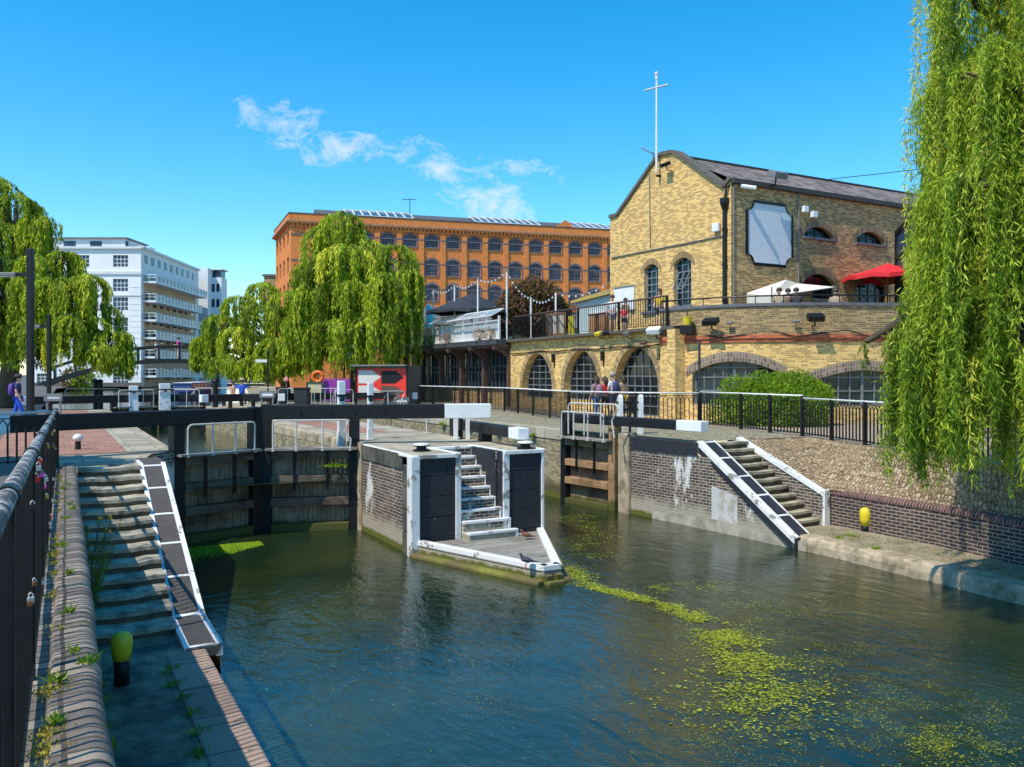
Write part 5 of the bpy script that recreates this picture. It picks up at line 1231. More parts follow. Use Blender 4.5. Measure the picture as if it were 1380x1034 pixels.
# parasols
def parasol(c, R_, zr, zt, label, mat, n=8, pole_to=TZ, flap=.18, sx=1.0, rot=0.0):
    t = thing('parasol', label, 'parasol', (c.x, c.y, pole_to)); mb = MB(); top = Vector((c.x, c.y, zt)); mid = []; rim = []; rim2 = []
    for k in range(n):
        a = rot + 2 * math.pi * k / n; e = Vector((math.cos(a) * R_, math.sin(a) * R_ * sx, 0)); rim.append(Vector((c.x, c.y, zr)) + e); rim2.append(Vector((c.x, c.y, zr - flap)) + e); mid.append(Vector((c.x, c.y, zr + (zt - zr) * .48)) + e * .5)
    for k in range(n):
        j = (k + 1) % n; sg = (rim[k] + rim[j]) / 2 + Vector((0, 0, .08)); s2 = sg - Vector((0, 0, flap))
        mb.face([top, mid[k], mid[j]]); mb.face([mid[k], rim[k], sg]); mb.face([mid[k], sg, mid[j]]); mb.face([mid[j], sg, rim[j]]); mb.face([rim[k], rim2[k], s2, sg]); mb.face([sg, s2, rim2[j], rim[j]])
    mb.build('canopy', mat, t)
    mb = MB(); mb.tube([(c.x, c.y, pole_to), (c.x, c.y, zt + .08)], .04, 8); mb.build('pole', M['timber'], t)
    mb = MB(); hub = Vector((c.x, c.y, zr - .3))
    for k in range(n): mb.bar(hub, mid[k] - Vector((0, 0, .05)), .03, .03); mb.bar(mid[k] - Vector((0, 0, .05)), rim[k] - Vector((0, 0, .03)), .03, .03)
    mb.build('ribs', M['timber'], t); return t
c_ = D(636, 52); parasol(c_, 2.9, ZP(420, 52), ZP(402, 52) + .3, 'large black parasol on the pub roof terrace', M['blackcloth'], sx=.8)
c_ = D(1196, 37.5); parasol(c_, 1.9, ZP(374, 37.5), ZP(355, 37.5), 'red parasol by the warehouse wall next to the willow', M['redcloth'], rot=.4)
c_ = D(1262, 36.5); parasol(c_, 1.5, ZP(380, 36.5), ZP(362, 36.5), 'second red parasol half behind the willow strands', M['redcloth'])
# white market tent
c0, c1 = D(1040, 32.6), D(1128, 34.0); t3 = thing('market_tent', 'cream fabric stall canopy behind the curved brick parapet', 'tent', (c0.x, c0.y, TZ)); mb = MB(); zr_ = ZP(391, 33); zt_ = ZP(376, 33); e_ = (c1 - c0); bk = Vector((-.3, 2.4, 0))
k0 = c0 + Vector((0, 0, ZP(400, 32.6))); k1 = c1 + Vector((0, 0, ZP(387, 34))); k2 = c1 + bk + Vector((0, 0, ZP(388, 36))); k3 = c0 + bk + Vector((0, 0, ZP(395, 35))); ap1 = c0 + e_ * .38 + bk * .4 + Vector((0, 0, zt_ + .1)); ap2 = c0 + e_ * .6 + bk * .5 + Vector((0, 0, zt_))
for f in ([k0, k1, ap2, ap1], [k1, k2, ap2], [k2, k3, ap1, ap2], [k3, k0, ap1]): mb.face(f)
mb.face([k0, k3, c0 + bk + Vector((0, 0, TZ + .5)), c0 + Vector((0, 0, TZ + .5))]); mb.build('canopy', M['cream'], t3)
mb = MB(); mb.face([c0 + e_ * .45 + bk * .6 + Vector((0, 0, TZ)), c1 + bk * .6 - e_ * .12 + Vector((0, 0, TZ)), c1 + bk * .6 - e_ * .12 + Vector((0, 0, ZP(390, 35))), c0 + e_ * .45 + bk * .6 + Vector((0, 0, ZP(393, 35)))]); mb.build('side_cloth', mat_plain('tan_canvas', (.52, .38, .2), .8, .1, 3), t3)
mb = MB()
for q_ in (c0, c1, c0 + bk, c1 + bk): mb.tube([q_ + Vector((0, 0, TZ)), q_ + Vector((0, 0, ZP(392, 34)))], .03, 6)
mb.bar(k0, k1, .04, .04); mb.build('frame', M['steel'], t3)

# ---- orange warehouse
OD = 100.0; O0 = D(392, OD); eo = Vector((.958, .287, 0)).normalized(); no = Vector((eo.y, -eo.x, 0)); fo = Fr(O0, eo, no)
t = thing('orange_warehouse', 'long orange brick warehouse with rows of arched windows and deep cornice', 'building', (O0.x, O0.y, GZ))
ZT = ZP(300, OD); LO = fo.a_of(850) + 8; px_c = [553 + 29.4 * k - .12 * k * k for k in range(-5, 12)]
ac_ = [fo.a_of(p_) for p_ in px_c]; stepo = ac_[6] - ac_[5]; ac_ = [ac_[5] + stepo * (k - 5) for k in range(19)]; ac_ = [a for a in ac_ if 1.5 < a < LO - 1.5]
rows_ = [(ZP(333, 104.5) , ZP(317, 104.5)), (ZP(371, 104.5), ZP(349.5, 104.5)), (ZP(405, 104.5), ZP(383, 104.5)), (ZP(440, 104.5), ZP(418, 104.5)), (ZP(474, 104.5), ZP(452, 104.5))]
wops = [(a - .78, a + .78, z0_, z1_, .32) for a in ac_ for z0_, z1_ in rows_]
mb = MB(); wall_open(mb, fo, 0, LO, GZ, ZT, wops, .25); mb.build('front_wall', M['orange'], t)
fol = Fr(O0, Vector((-.287, .958, 0)) * 1.0 + Vector((-.12, 0, 0)), Vector((-.958, -.287, 0)))
lops = [(x - .8, x + .8, z0_, z1_, .3) for x in (2.5, 6, 9.5, 12.5) for z0_, z1_ in rows_]
mb = MB(); wall_open(mb, fol, 0, 14, GZ, ZT, lops, .25); mb.build('side_wall', M['orange'], t)
gl = mat_glass('warehouse_window', (.035, .045, .075), .12, .7, .35); rb_ = mat_plain('reddish_window_bars', (.22, .16, .17), .6, .3, 1)
win0 = None
for op in wops:
    # identical openings: build one window and copy it along the wall
    hgt_ = op[3] - op[2]
    if win0 is None or abs(win0[1] - hgt_) > .02:
        o_ = window(t, fo, op, 4, 5, gl, rb_, .22, .05, M['steel']); win0 = (o_, hgt_, op)
    else:
        c_ = win0[0].copy(); C.objects.link(c_); dlt = fo.ex * (op[0] - win0[2][0]) + Vector((0, 0, op[2] - win0[2][2])); c_.location = dlt
        for ch in children_of(win0[0]): k_ = ch.copy(); C.objects.link(k_); k_.parent = c_
w0 = None
for op in lops: 
    hgt_ = op[3] - op[2]
    if w0 is None or abs(w0[1] - hgt_) > .02: o_ = window(t, fol, op, 4, 5, gl, rb_, .22, .05); w0 = (o_, hgt_, op)
    else: 
        c_ = w0[0].copy(); C.objects.link(c_); c_.location = fol.ex * (op[0] - w0[2][0]) + Vector((0, 0, op[2] - w0[2][2]))
mb = MB()
for op in wops:
    n = 6; c_ = (op[0] + op[1]) / 2
    for i in range(n):
        x, y = op[0] - .15 + (op[1] - op[0] + .3) * i / n, op[0] - .15 + (op[1] - op[0] + .3) * (i + 1) / n; f_ = lambda v: op[3] - op[4] * ((v - c_) / .78) ** 2
        mb.face([fo.p(x, f_(x), .03), fo.p(y, f_(y), .03), fo.p(y, f_(y) + .26, .03), fo.p(x, f_(x) + .26, .03)])
    for x in (op[0] - .13, op[1] + .13): mb.bar(fo.p(x, op[2] - .1, .02), fo.p(x, op[3] - op[4], .02), .2, .05, up=no)
for zb_ in [(r_[0] + .0 - .12) for r_ in rows_]:
    pass
for r_ in rows_: mb.bar(fo.p(0, r_[1] - .62, .035), fo.p(LO, r_[1] - .62, .035), .05, .16)
mb.build('blue_brick_trim', M['bluegrey'], t)
# pilasters stand forward of the string courses and carry their own bands
for i in range(len(ac_) + 1):
    x = (ac_[0] - stepo / 2) if i == 0 else ac_[i - 1] + stepo / 2
    mb = MB(); mb.bar(fo.p(x, GZ, .10), fo.p(x, ZT - .45, .10), .66, .2, up=no); pil = mb.build('pilaster', M['orange'], t)
    for r_ in rows_[:3]: mb = MB(); mb.bar(fo.p(x - .34, r_[1] - .62, .21), fo.p(x + .34, r_[1] - .62, .21), .03, .16); mb.build('band', M['bluegrey'], pil)
mb = MB(); n = int(LO / .5)
for i in range(n): mb.box(fo.p(i * .5 + .25, ZT - .15, .2), (.26, .25, .36), math.atan2(eo.y, eo.x))
mb.bar(fo.p(0, ZT - .42, .15), fo.p(LO, ZT - .42, .15), .25, .14)
mb.build('dentils', M['orange'], t)
mb = MB(); mb.bar(fo.p(-.3, ZT + .17, .2), fo.p(LO, ZT + .17, .2), .5, .24); mb.bar(fol.p(-.3, ZT + .17, .25), fol.p(14, ZT + .17, .25), .6, .24); mb.build('cornice', mat_plain('brown_cornice', (.42, .22, .12), .8, .3, 2), t)
mb = MB(); mb.bar(fo.p(-.1, ZT + .5, .0), fo.p(LO, ZT + .5, .0), .5, 1.2); mb.bar(fol.p(-.1, ZT + .5, .0), fol.p(14, ZT + .5, .0), .5, 1.2); mb.build('parapet', M['orange'], t)
mb = MB(); mb.bar(fo.p(-.2, ZT + 1.15, .0), fo.p(LO, ZT + 1.15, .0), .6, .12); mb.bar(fol.p(-.2, ZT + 1.15, .0), fol.p(14, ZT + 1.15, .0), .6, .12); mb.build('parapet_coping', mat_plain('dark_coping', (.08, .07, .065), .8, .3, 3), t)
zr_ = ZT + 1.0; mb = MB(); mb.face([fo.p(3, zr_, -.3), fo.p(LO, zr_, -.3), fo.p(LO, zr_ + 1.7, -5), fo.p(3, zr_ + 1.7, -5)]); mb.face([fo.p(3, zr_, -.3), fo.p(3, zr_ + 1.7, -5), fo.p(3, zr_, -10)]); mb.build('roof', mat_plain('dark_lead_roof', (.09, .09, .095), .7, .2, 1), t)
for pa_, pb_ in ((468, 560), (645, 733), (780, 830)):
    a0_, a1_ = fo.a_of(pa_), fo.a_of(pb_); mb = MB(); mb.face([fo.p(a0_, zr_ + .5, -1.3), fo.p(a1_, zr_ + .5, -1.3), fo.p(a1_, zr_ + 1.78, -4.9), fo.p(a0_, zr_ + 1.78, -4.9)]); sk = mb.build('skylight', M['glassblue'], t)
    mb = MB(); n = int((a1_ - a0_) / .95)
    for k in range(n + 1): x = a0_ + (a1_ - a0_) * k / n; mb.bar(fo.p(x, zr_ + .56, -1.3), fo.p(x, zr_ + 1.84, -4.9), .16, .06)
    mb.bar(fo.p(a0_, zr_ + 1.84, -4.9), fo.p(a1_, zr_ + 1.84, -4.9), .2, .15); mb.bar(fo.p(a0_, zr_ + .56, -1.3), fo.p(a1_, zr_ + .56, -1.3), .15, .08); mb.build('glazing_bar', M['whiteclean'], sk)
mb = MB(); x = fo.a_of(760); mb.face([fo.p(x - 1.2, ZT + 1.2, .02), fo.p(x + 1.6, ZT + 1.2, .02), fo.p(x + .2, ZT + 2.2, .02)]); mb.face([fo.p(x - 1.2, ZT + 1.2, .02), fo.p(x + .2, ZT + 2.2, .02), fo.p(x + .2, ZT + 1.9, -4)]); mb.build('pediment', M['orange'], t)
mb = MB(); x = fo.a_of(556); mb.tube([fo.p(x, zr_, -2), fo.p(x, zr_ + 3.2, -2)], .05, 5); mb.tube([fo.p(x - 1, zr_ + 3.0, -2), fo.p(x + .8, zr_ + 3.1, -2)], .04, 5); mb.build('aerial', M['iron'], t)
p_ = fo.p(fo.a_of(417), ZP(355, 101), .3); t3 = thing('satellite_dish', 'white satellite dish on the left end of the orange warehouse', 'dish', p_); mb = MB(); mb.lathe(p_, [(.05, 0), (.7, .2), (.72, .22)], 16); o_ = mb.build('dish', M['whiteclean'], t3); 
t3 = thing('brick_block', 'low brown brick building at the left of the orange warehouse', 'building', D(372, 118, GZ)); q_ = D(372, 118)
mb = MB(); mb.box((q_.x, q_.y + 4, GZ + 8), (3.4, 8, 15.4)); mb.build('wall', M['stockdirty'], t3); mb = MB(); mb.box((q_.x, q_.y + 4, GZ + 15.85), (3.8, 8.4, .3)); mb.build('parapet', M['bluegrey'], t3)
# long grey roofs between the terrace and the orange warehouse
t3 = thing('low_shed', 'long low shed with grey slate roof behind the pub terrace', 'building', D(690, 75, GZ)); a_ = D(560, 74); b_ = D(840, 84); mb = MB(); zz0, zz1 = ZP(438, 76), ZP(414, 80)
mb.face([a_ + Vector((0, 0, GZ)), b_ + Vector((0, 0, GZ)), b_ + Vector((0, 0, zz0)), a_ + Vector((0, 0, zz0))]); mb.build('wall', M['stockdirty'], t3); mb = MB()
mb.face([a_ + Vector((0, -.3, zz0)), b_ + Vector((0, -.3, zz0)), b_ + Vector((-1, 5, zz1)), a_ + Vector((-1, 5, zz1))]); mb.build('roof', M['slategrey'], t3)

# ---- white apartment building
WD = 125.0; W0 = D(190, WD); fw = Fr(W0, (-1, -.01, 0), (.01, -1, 0)); sdir = Vector((-.0625, 1, 0)).normalized(); fws = Fr(W0, sdir, (sdir.y, -sdir.x))
t = thing('apartment_building', 'white rendered apartment block with long balconies above the canal', 'building', (W0.x, W0.y, GZ))
zP = ZP(335, WD); fh = 2.86; LW = 17.0
wcx = [3.2, 9.0, 14.6]; wr = [(ZP(py1, WD), ZP(py0, WD)) for py0, py1 in ((344, 360), (376, 393), (401, 419), (428, 446), (456, 474))] + [(ZP(517, WD), ZP(503.5, WD))]
wo = [(x - 1.25, x + 1.0, z0_, z1_, 0) for x in wcx for z0_, z1_ in wr]
mb = MB(); wall_open(mb, fw, 0, LW, 1.0, zP, wo, .25); mb.build('front_wall', M['render'], t)
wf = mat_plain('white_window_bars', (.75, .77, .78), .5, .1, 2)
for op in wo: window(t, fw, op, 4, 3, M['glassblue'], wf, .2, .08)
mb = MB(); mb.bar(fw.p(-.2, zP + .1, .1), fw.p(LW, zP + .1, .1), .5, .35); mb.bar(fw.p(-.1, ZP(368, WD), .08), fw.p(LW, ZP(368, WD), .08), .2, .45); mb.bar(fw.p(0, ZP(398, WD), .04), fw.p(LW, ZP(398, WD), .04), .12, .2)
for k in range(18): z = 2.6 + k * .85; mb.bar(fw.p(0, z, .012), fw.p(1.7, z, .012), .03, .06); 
mb.build('cornice', mat_plain('greyish_white_trim', (.66, .68, .68), .8, .1, 1), t)  # trim in a slightly greyer white than the render
mb = MB(); mb.bar(fw.p(-.1, 1.9, .06), fw.p(LW, 1.9, .06), .2, 1.6); mb.build('plinth', mat_plain('dark_plinth', (.12, .11, .10), .9, .3, 1), t)
LS = 27.5
mb = MB(); zS = zP + .1
mb.face([fws.p(0, 1.0), fws.p(LS, 1.0), fws.p(LS, zS), fws.p(0, zS)]); mb.build('side_wall', M['render'], t)
zb_ = [ZP(371 + 0, WD) - .0, ZP(397, WD), ZP(423, WD), ZP(447, WD), ZP(473, WD), ZP(499, WD)]
# recessed buff loggia walls and slabs
mb = MB(); mb.face([fws.p(1.0, 1.5, .02), fws.p(LS - 1.5, 1.5, .02), fws.p(LS - 1.5, zb_[0] + .2, .02), fws.p(1.0, zb_[0] + .2, .02)]); mb.build('loggia_wall', M['buff'], t)
for k, z in enumerate(zb_):
    mb = MB(); wv_ = 2.0; mb.bar(fws.p(.6, z - .95, wv_ / 2), fws.p(LS - (1.5 if k < 1 else 4), z - 1.0, wv_ / 2), wv_, .30); sl_ = mb.build('balcony', M['render'], t)
    mb = MB(); e_ = LS - (1.5 if k < 1 else 4)
    mb.tube([fws.p(.6, z + .15, 0), fws.p(.6, z + .15, wv_), fws.p(e_, z + .15, wv_)], .05, 6)
    mb.tube([fws.p(.6, z - .3, 0), fws.p(.6, z - .3, wv_), fws.p(e_, z - .3, wv_)], .03, 6)
    for j in range(16): x = .6 + (e_ - .6) * j / 15; mb.tube([fws.p(x, z - .9, wv_), fws.p(x, z + .15, wv_)], .04, 6)
    mb.tube([fws.p(.6, z - .9, 1), fws.p(.6, z + .15, 1)], .04, 6)
    mb.build('railing', M['whiteclean'], sl_)
    mb = MB(); mb.face([fws.p(.7, z - .8, wv_ - .04), fws.p(e_, z - .8, wv_ - .04), fws.p(e_, z + .1, wv_ - .04), fws.p(.7, z + .1, wv_ - .04)]); mb.build('glass_panel', mat_plain('pale_balcony_glass%d' % k, (.30, .40, .44), .3, .2, .4), sl_)
    q = random.Random(k)
    for j in range(8):
        if k == 0: break
        x = 2.5 + j * 3.0
        mb = MB(); mb.box(fws.p(x, z - 2.6 + 1.9 + .1, .05), (1.3, .08, 1.9), math.atan2(sdir.y, sdir.x)); mb.build('balcony_door', M['glass'] if j % 3 else M['brown'], t)
for j in range(9):
    x = 2 + j * 2.8; mb = MB(); mb.box(fws.p(x, zS - 1.5, .03), (1.1, .08, 1.2), math.atan2(sdir.y, sdir.x)); mb.build('window', M['glassblue'], t)
# attic storey set back, roof
mb = MB(); at0 = fw.p(1.8, 0, -1.6); c_ = fw.p(LW / 2 + 2.5, zP + 1.0, -5); mb.box((c_.x, c_.y, zP + .75), (LW - 1, 6.8, 1.9)); mb.build('attic', M['render'], t)
mb = MB(); mb.box((c_.x, c_.y, zP + 1.8), (LW - .2, 7.6, .18)); mb.build('attic_roof', mat_plain('grey_flat_roof', (.22, .23, .25), .8, .2, 1), t)
for j in range(4): mb = MB(); q_ = fw.p(3.5 + j * 4, zP + .9, -1.57); mb.box(q_, (1.8, .06, .9)); mb.build('window', M['glassblue'], t)
mb = MB(); r0 = fw.p(0, zP + .12, 0); r1 = fw.p(LW, zP + .12, 0); r2 = r1 + Vector((0, 30, 0)); r3 = fws.p(LS, zP + .12); mb.face([r0, r3, r2, r1]); mb.face([r1, r1 - Vector((0, 0, 18)), r2 - Vector((0, 0, 18)), r2]); mb.build('roof', M['bluegrey'], t)
mb = MB(); mb.bar(fws.p(.2, zS + .1, .1), fws.p(LS, zS + .1, .1), .5, .35); mb.build('side_cornice', M['render'], t)
for k_, (a_, hh) in enumerate(((5, .9), (8, 1.2), (14, .9))): mb = MB(); mb.box(fws.p(a_, zP + .12 + hh / 2, -2), (1.6, 2, hh), 0); mb.build('roof_vent', M['render'], t)
# block beyond
t = thing('white_tower_block', 'taller white block with glazed corner at the far end of the canal', 'building', D(275, 158, GZ)); T0 = D(262, 156); mb = MB()
q0, q1 = D(249, 154), D(306, 160); ht = ZP(361, 156)
mb.box(((q0.x + D(283, 156).x) / 2 - .4, 157.5, ht / 2), (abs(D(283, 156).x - q0.x), 3, ht)); q2 = D(280, 158); mb.box(((q2.x + q1.x) / 2 - .4, 159.6, (ZP(374, 158)) / 2), (abs(q1.x - q2.x), 3, ZP(374, 158))); mb.build('wall', M['render'], t)
mb = MB(); mb.box(((q2.x + q1.x) / 2 - .4, 159.6, ZP(369, 158)), (abs(q1.x - q2.x) * .85, 2.4, 1.6)); mb.build('glazed_storey', M['glassblue'], t); mb = MB(); mb.box(((q2.x + q1.x) / 2 - .4, 159.6, ZP(363, 158)), (abs(q1.x - q2.x) * 1.12, 3.4, .25)); mb.build('roof', M['render'], t)
for r_ in range(7):
    for c_i in range(3): mb = MB(); mb.box((q2.x + .1 + c_i * .9, 158.08, ZP(388, 158) - r_ * 2.9), (.55, .06, 1.5)); mb.build('window', M['glassblue'], t)
# ---- roving footbridge
BD = 63.0; t = thing('footbridge', 'black iron arched footbridge with white panels over the canal', 'bridge', D(215, BD, GZ))
def bz(px): return ZP(484 + ((px - 232) / 180.0) ** 2 * 36, BD)
pxs = [60 + k * 14 for k in range(22)]; mb = MB()
for a, b_ in zip(pxs[:-1], pxs[1:]): mb.bar(D(a, BD, bz(a) - .12), D(b_, BD, bz(b_) - .12), .25, .28); mb.bar(D(a, BD + 2.2, bz(a) - .12), D(b_, BD + 2.2, bz(b_) - .12), .25, .28); mb.bar(D(a, BD + 1.1, bz(a) - .1), D(b_, BD + 1.1, bz(b_) - .1), 2.2, .1)
mb.build('arch_deck', M['iron'], t); mb = MB()
for a, b_ in zip(pxs[:-1], pxs[1:]): mb.bar(D(a, BD + 2.2, bz(a) + .95), D(b_, BD + 2.2, bz(b_) + .95), .14, .16)
mb.build('far_parapet', M['iron'], t); mb = MB()
for a, b_ in zip(pxs[:-1], pxs[1:]): mb.bar(D(a, BD, bz(a) + .95), D(b_, BD, bz(b_) + .95), .14, .2)
for a in pxs[1::2]: mb.bar(D(a, BD, bz(a)), D(a, BD, bz(a) + .95), .22, .12)
mb.build('parapet_frame', M['iron'], t)
for a in pxs[1:-2:2]:
    for x in (a + 1.9, a + 26.1): mb = MB(); mb.bar(D(x, BD, bz(x) + .1), D(x, BD, bz(x) + .9), .06, .05); mb.build('white_panel_edge', M['whiteclean'], t)
# ------------------------------------------------------------------ plants
def leaf_mesh(name, P_, Dr, L_, W_, tint, mats, parent=None, curl=.25):
    """P_ base points, Dr unit directions, L_ lengths, W_ widths -> one mesh of narrow leaves"""
    n = len(P_); rnd = RNG.normal(size=(n, 3)); sd = np.cross(Dr, rnd); sd /= (np.linalg.norm(sd, axis=1, keepdims=True) + 1e-9)
    up = np.cross(sd, Dr)
    L_ = np.broadcast_to(L_, (n,))[:, None]; W_ = np.broadcast_to(W_, (n,))[:, None]
    v0 = P_; v1 = P_ + Dr * L_ * .45 + sd * W_ * .5; v3 = P_ + Dr * L_ * .45 - sd * W_ * .5; v2 = P_ + Dr * L_ + up * L_ * curl * (RNG.random((n, 1)) - .5)
    co = np.empty((n * 4, 3)); co[0::4] = v0; co[1::4] = v1; co[2::4] = v2; co[3::4] = v3
    if parent is not None:
        Mi = np.array(ROOTM[parent.name]); co = co @ Mi[:3, :3].T + Mi[:3, 3]
    me = bpy.data.meshes.new(name); me.vertices.add(n * 4); me.vertices.foreach_set('co', co.ravel())
    me.loops.add(n * 4); me.loops.foreach_set('vertex_index', np.arange(n * 4, dtype=np.int32)); me.polygons.add(n)
    me.polygons.foreach_set('loop_start', np.arange(0, n * 4, 4, dtype=np.int32)); me.polygons.foreach_set('loop_total', np.full(n, 4, dtype=np.int32)); me.update(calc_edges=True)
    at = me.attributes.new('tint', 'FLOAT', 'POINT'); at.data.foreach_set('value', np.repeat(np.clip(tint, 0, 1), 4).astype(np.float32))
    me.materials.append(mats); o = bpy.data.objects.new(name, me); C.objects.link(o)
    if parent is not None: o.parent = parent
    return o
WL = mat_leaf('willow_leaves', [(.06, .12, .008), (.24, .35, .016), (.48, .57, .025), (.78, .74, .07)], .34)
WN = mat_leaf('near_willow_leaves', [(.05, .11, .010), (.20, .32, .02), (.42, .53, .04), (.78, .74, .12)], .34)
def willow(label, base, blobs, seed, ll, lw, step, mat, trunk_r=.35, strands=110, dens=1.0, fork=.35, wind=.5, twigs=True):
    """blobs: (x, y, ztop, R, zbottom, amount). Each is a dome from whose surface strands hang."""
    rg = np.random.default_rng(seed); t = thing('weeping_willow', label, 'tree', base)
    pts, dirs, tn = [], [], []; tw = MB()
    for (bx, by, zt, R_, zb, am) in blobs:
        n = int(strands * am); bt = rg.uniform(-.16, .16); nc = max(4, int(11 * min(1.0, .5 + am * .5))); ca = rg.uniform(0, 2 * math.pi, nc); cl_ = rg.uniform(0, 1, nc) ** 1.3; ct = rg.normal(0, .13, nc); cr = rg.uniform(.82, 1.14, nc); nl = 5; ph = rg.uniform(0, 6.28, nl); kk = rg.integers(2, 9, nl)
        for i in range(n):
            ci = rg.integers(nc); a = ca[ci] + rg.normal(0, .15) if rg.random() < .8 else rg.uniform(0, 2 * math.pi); lob = 2.0 * sum(math.sin(a * k + p_) for k, p_ in zip(kk, ph)) / nl
            th0 = rg.uniform(.05, 1.15) ** 1.0; th1 = rg.uniform(1.1, 1.5); Rr = R_ * (1 + .22 * lob) * (rad_ := rg.uniform(.80, 1.0)) * cr[ci]
            hz = R_ * .75; zs = zt - hz
            arc = []
            m = 6
            for j in range(m + 1):
                th = th0 + (th1 - th0) * j / m if th1 > th0 else th0
                r = Rr * math.sin(th); z = zs + hz * math.cos(th) + .05 * R_ * lob
                arc.append((bx + r * math.cos(a), by + r * math.sin(a), z))
            # group the lengths into tassels by angle
            ends = zb + (zs - zb) * max(0, cl_[ci] * .75 + rg.uniform(-.05, .25) ** 1)
            x, y, z = arc[-1]; cx_, cy_ = math.cos(a), math.sin(a); sw = rg.uniform(-.10, .10); so_ = rg.uniform(-.02, .10)
            hl = max(.3, z - ends); k = max(3, int(hl / .35)); 
            for j in range(1, k + 1):
                f = j / k; w_ = math.sin(f * 4 + a * 3) * .04 * R_ ** .5
                arc.append((x + cx_ * so_ * f * (1 - f) * hl * wind + cy_ * (sw * f * .4 * hl * wind + w_), y + cy_ * so_ * hl * f * (1 - f) * wind - cx_ * (sw * f * .4 * hl * wind + w_), z - hl * f))
            A_ = np.array(arc); seg = np.linalg.norm(np.diff(A_, axis=0), axis=1); cum = np.concatenate([[0], np.cumsum(seg)]); tot = cum[-1]
            nn = int(tot / step * dens); u = np.sort(rg.uniform(0, tot, nn)); 
            Q = np.stack([np.interp(u, cum, A_[:, c]) for c in range(3)], 1); Q2 = np.stack([np.interp(u + .15, cum, A_[:, c]) for c in range(3)], 1)
            dr = Q2 - Q; dr /= (np.linalg.norm(dr, axis=1, keepdims=True) + 1e-6)
            dd = dr * .45 + rg.normal(size=(nn, 3)) * (.5 if ll < .2 else .30) + np.array([0, 0, -.45 if ll < .2 else -.65]); dd /= np.linalg.norm(dd, axis=1, keepdims=True)
            Q = Q + rg.normal(size=(nn, 3)) * ll * (.22 if ll < .2 else .14)
            pts.append(Q); dirs.append(dd); st_t = rg.normal(.52, .10) + bt + ct[ci] + (rad_ - .92) * 2.6  # inner strands get a darker tint: crown self-shadow put into the leaf colour
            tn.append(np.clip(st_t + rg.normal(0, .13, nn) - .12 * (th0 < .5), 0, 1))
            if twigs and i % 2 == 0: tw.tube([Vector(p_) for p_ in A_[::2]], lw * .10, 3, cap=False)
    P_ = np.concatenate(pts); D_ = np.concatenate(dirs); T_ = np.concatenate(tn); n = len(P_)
    leaf_mesh('crown', P_, D_, ll * rg.uniform(.6, 1.25, n), lw * rg.uniform(.7, 1.3, n), T_, mat, t)
    mb = MB(); b0 = Vector(base); ctr = Vector((sum(b[0] for b in blobs) / len(blobs), sum(b[1] for b in blobs) / len(blobs), 0)); zt = max(b[2] for b in blobs)
    fk = b0 + Vector(((ctr.x - b0.x) * .15, (ctr.y - b0.y) * .15, (zt - b0.z) * fork))
    mb.tube([b0 - Vector((0, 0, .1)), b0 + Vector((0, 0, .5)), b0.lerp(fk, .5) + Vector((.1, 0, 0)), fk], 1, 12, radii=[trunk_r * 1.45, trunk_r, trunk_r * .85, trunk_r * .75])
    mb.build('trunk', M['bark'], t, smooth=True); mb = MB()
    for (bx, by, ztp, R_, zb, am) in blobs:
        e = Vector((bx, by, ztp - R_ * .35)); m1 = fk.lerp(e, .5) + Vector((0, 0, (e - fk).length * .10)); mb.tube([fk, m1, e], 1, 7, radii=[trunk_r * .5, trunk_r * .3, trunk_r * .1])
        for k in range(4): a = rg.uniform(0, 6.28); mb.tube([m1.lerp(e, .5), e + Vector((math.cos(a) * R_ * .5, math.sin(a) * R_ * .5, -.05 * R_))], 1, 5, radii=[trunk_r * .16, trunk_r * .04])
    mb.build('limbs', M['bark'], t, smooth=True)
    if twigs: tw.build('twigs', mat_plain('yellow_twig', (.24, .20, .05), .7, .2, 4), t)
    return t
def pb(px, py, rp, pbm, d, am=1.0):
    p_ = D(px, d); return (p_.x, p_.y, ZP(py, d), rp * d / F, ZP(pbm, d), am)
mid = [pb(462, 286, 34, 345, 54, .8), pb(440, 305, 30, 380, 53.5, .7), pb(488, 322, 28, 400, 55, .7), pb(530, 330, 34, 420, 53.5, .9), pb(470, 330, 42, 420, 52.5, 1.0), pb(430, 352, 34, 440, 53, .9), pb(548, 362, 22, 460, 53, .6),
       pb(515, 368, 40, 470, 52, 1.1), pb(465, 375, 40, 480, 51.5, 1.1), pb(420, 385, 34, 480, 52.5, .9), pb(540, 410, 27, 512, 52, .9), pb(500, 425, 38, 515, 51, 1.1), pb(450, 430, 40, 515, 51, 1.1), pb(408, 420, 28, 510, 52, .8), pb(470, 306, 30, 470, 57, .7), pb(520, 350, 40, 500, 57, .8), pb(440, 350, 42, 500, 57, .8)]
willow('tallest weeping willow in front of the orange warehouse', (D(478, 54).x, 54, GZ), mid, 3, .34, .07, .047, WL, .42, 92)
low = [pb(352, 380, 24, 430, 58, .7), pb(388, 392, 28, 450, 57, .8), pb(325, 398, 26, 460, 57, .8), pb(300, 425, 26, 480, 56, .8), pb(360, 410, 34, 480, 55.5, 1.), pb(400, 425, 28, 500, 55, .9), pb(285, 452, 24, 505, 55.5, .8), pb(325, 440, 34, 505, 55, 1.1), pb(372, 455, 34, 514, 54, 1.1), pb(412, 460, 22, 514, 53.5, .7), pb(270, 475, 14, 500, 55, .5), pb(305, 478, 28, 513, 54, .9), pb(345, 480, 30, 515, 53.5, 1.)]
willow('lower spreading weeping willow right of the footbridge', (D(385, 57).x, 57, GZ), low, 5, .34, .07, .047, WL, .36, 84)
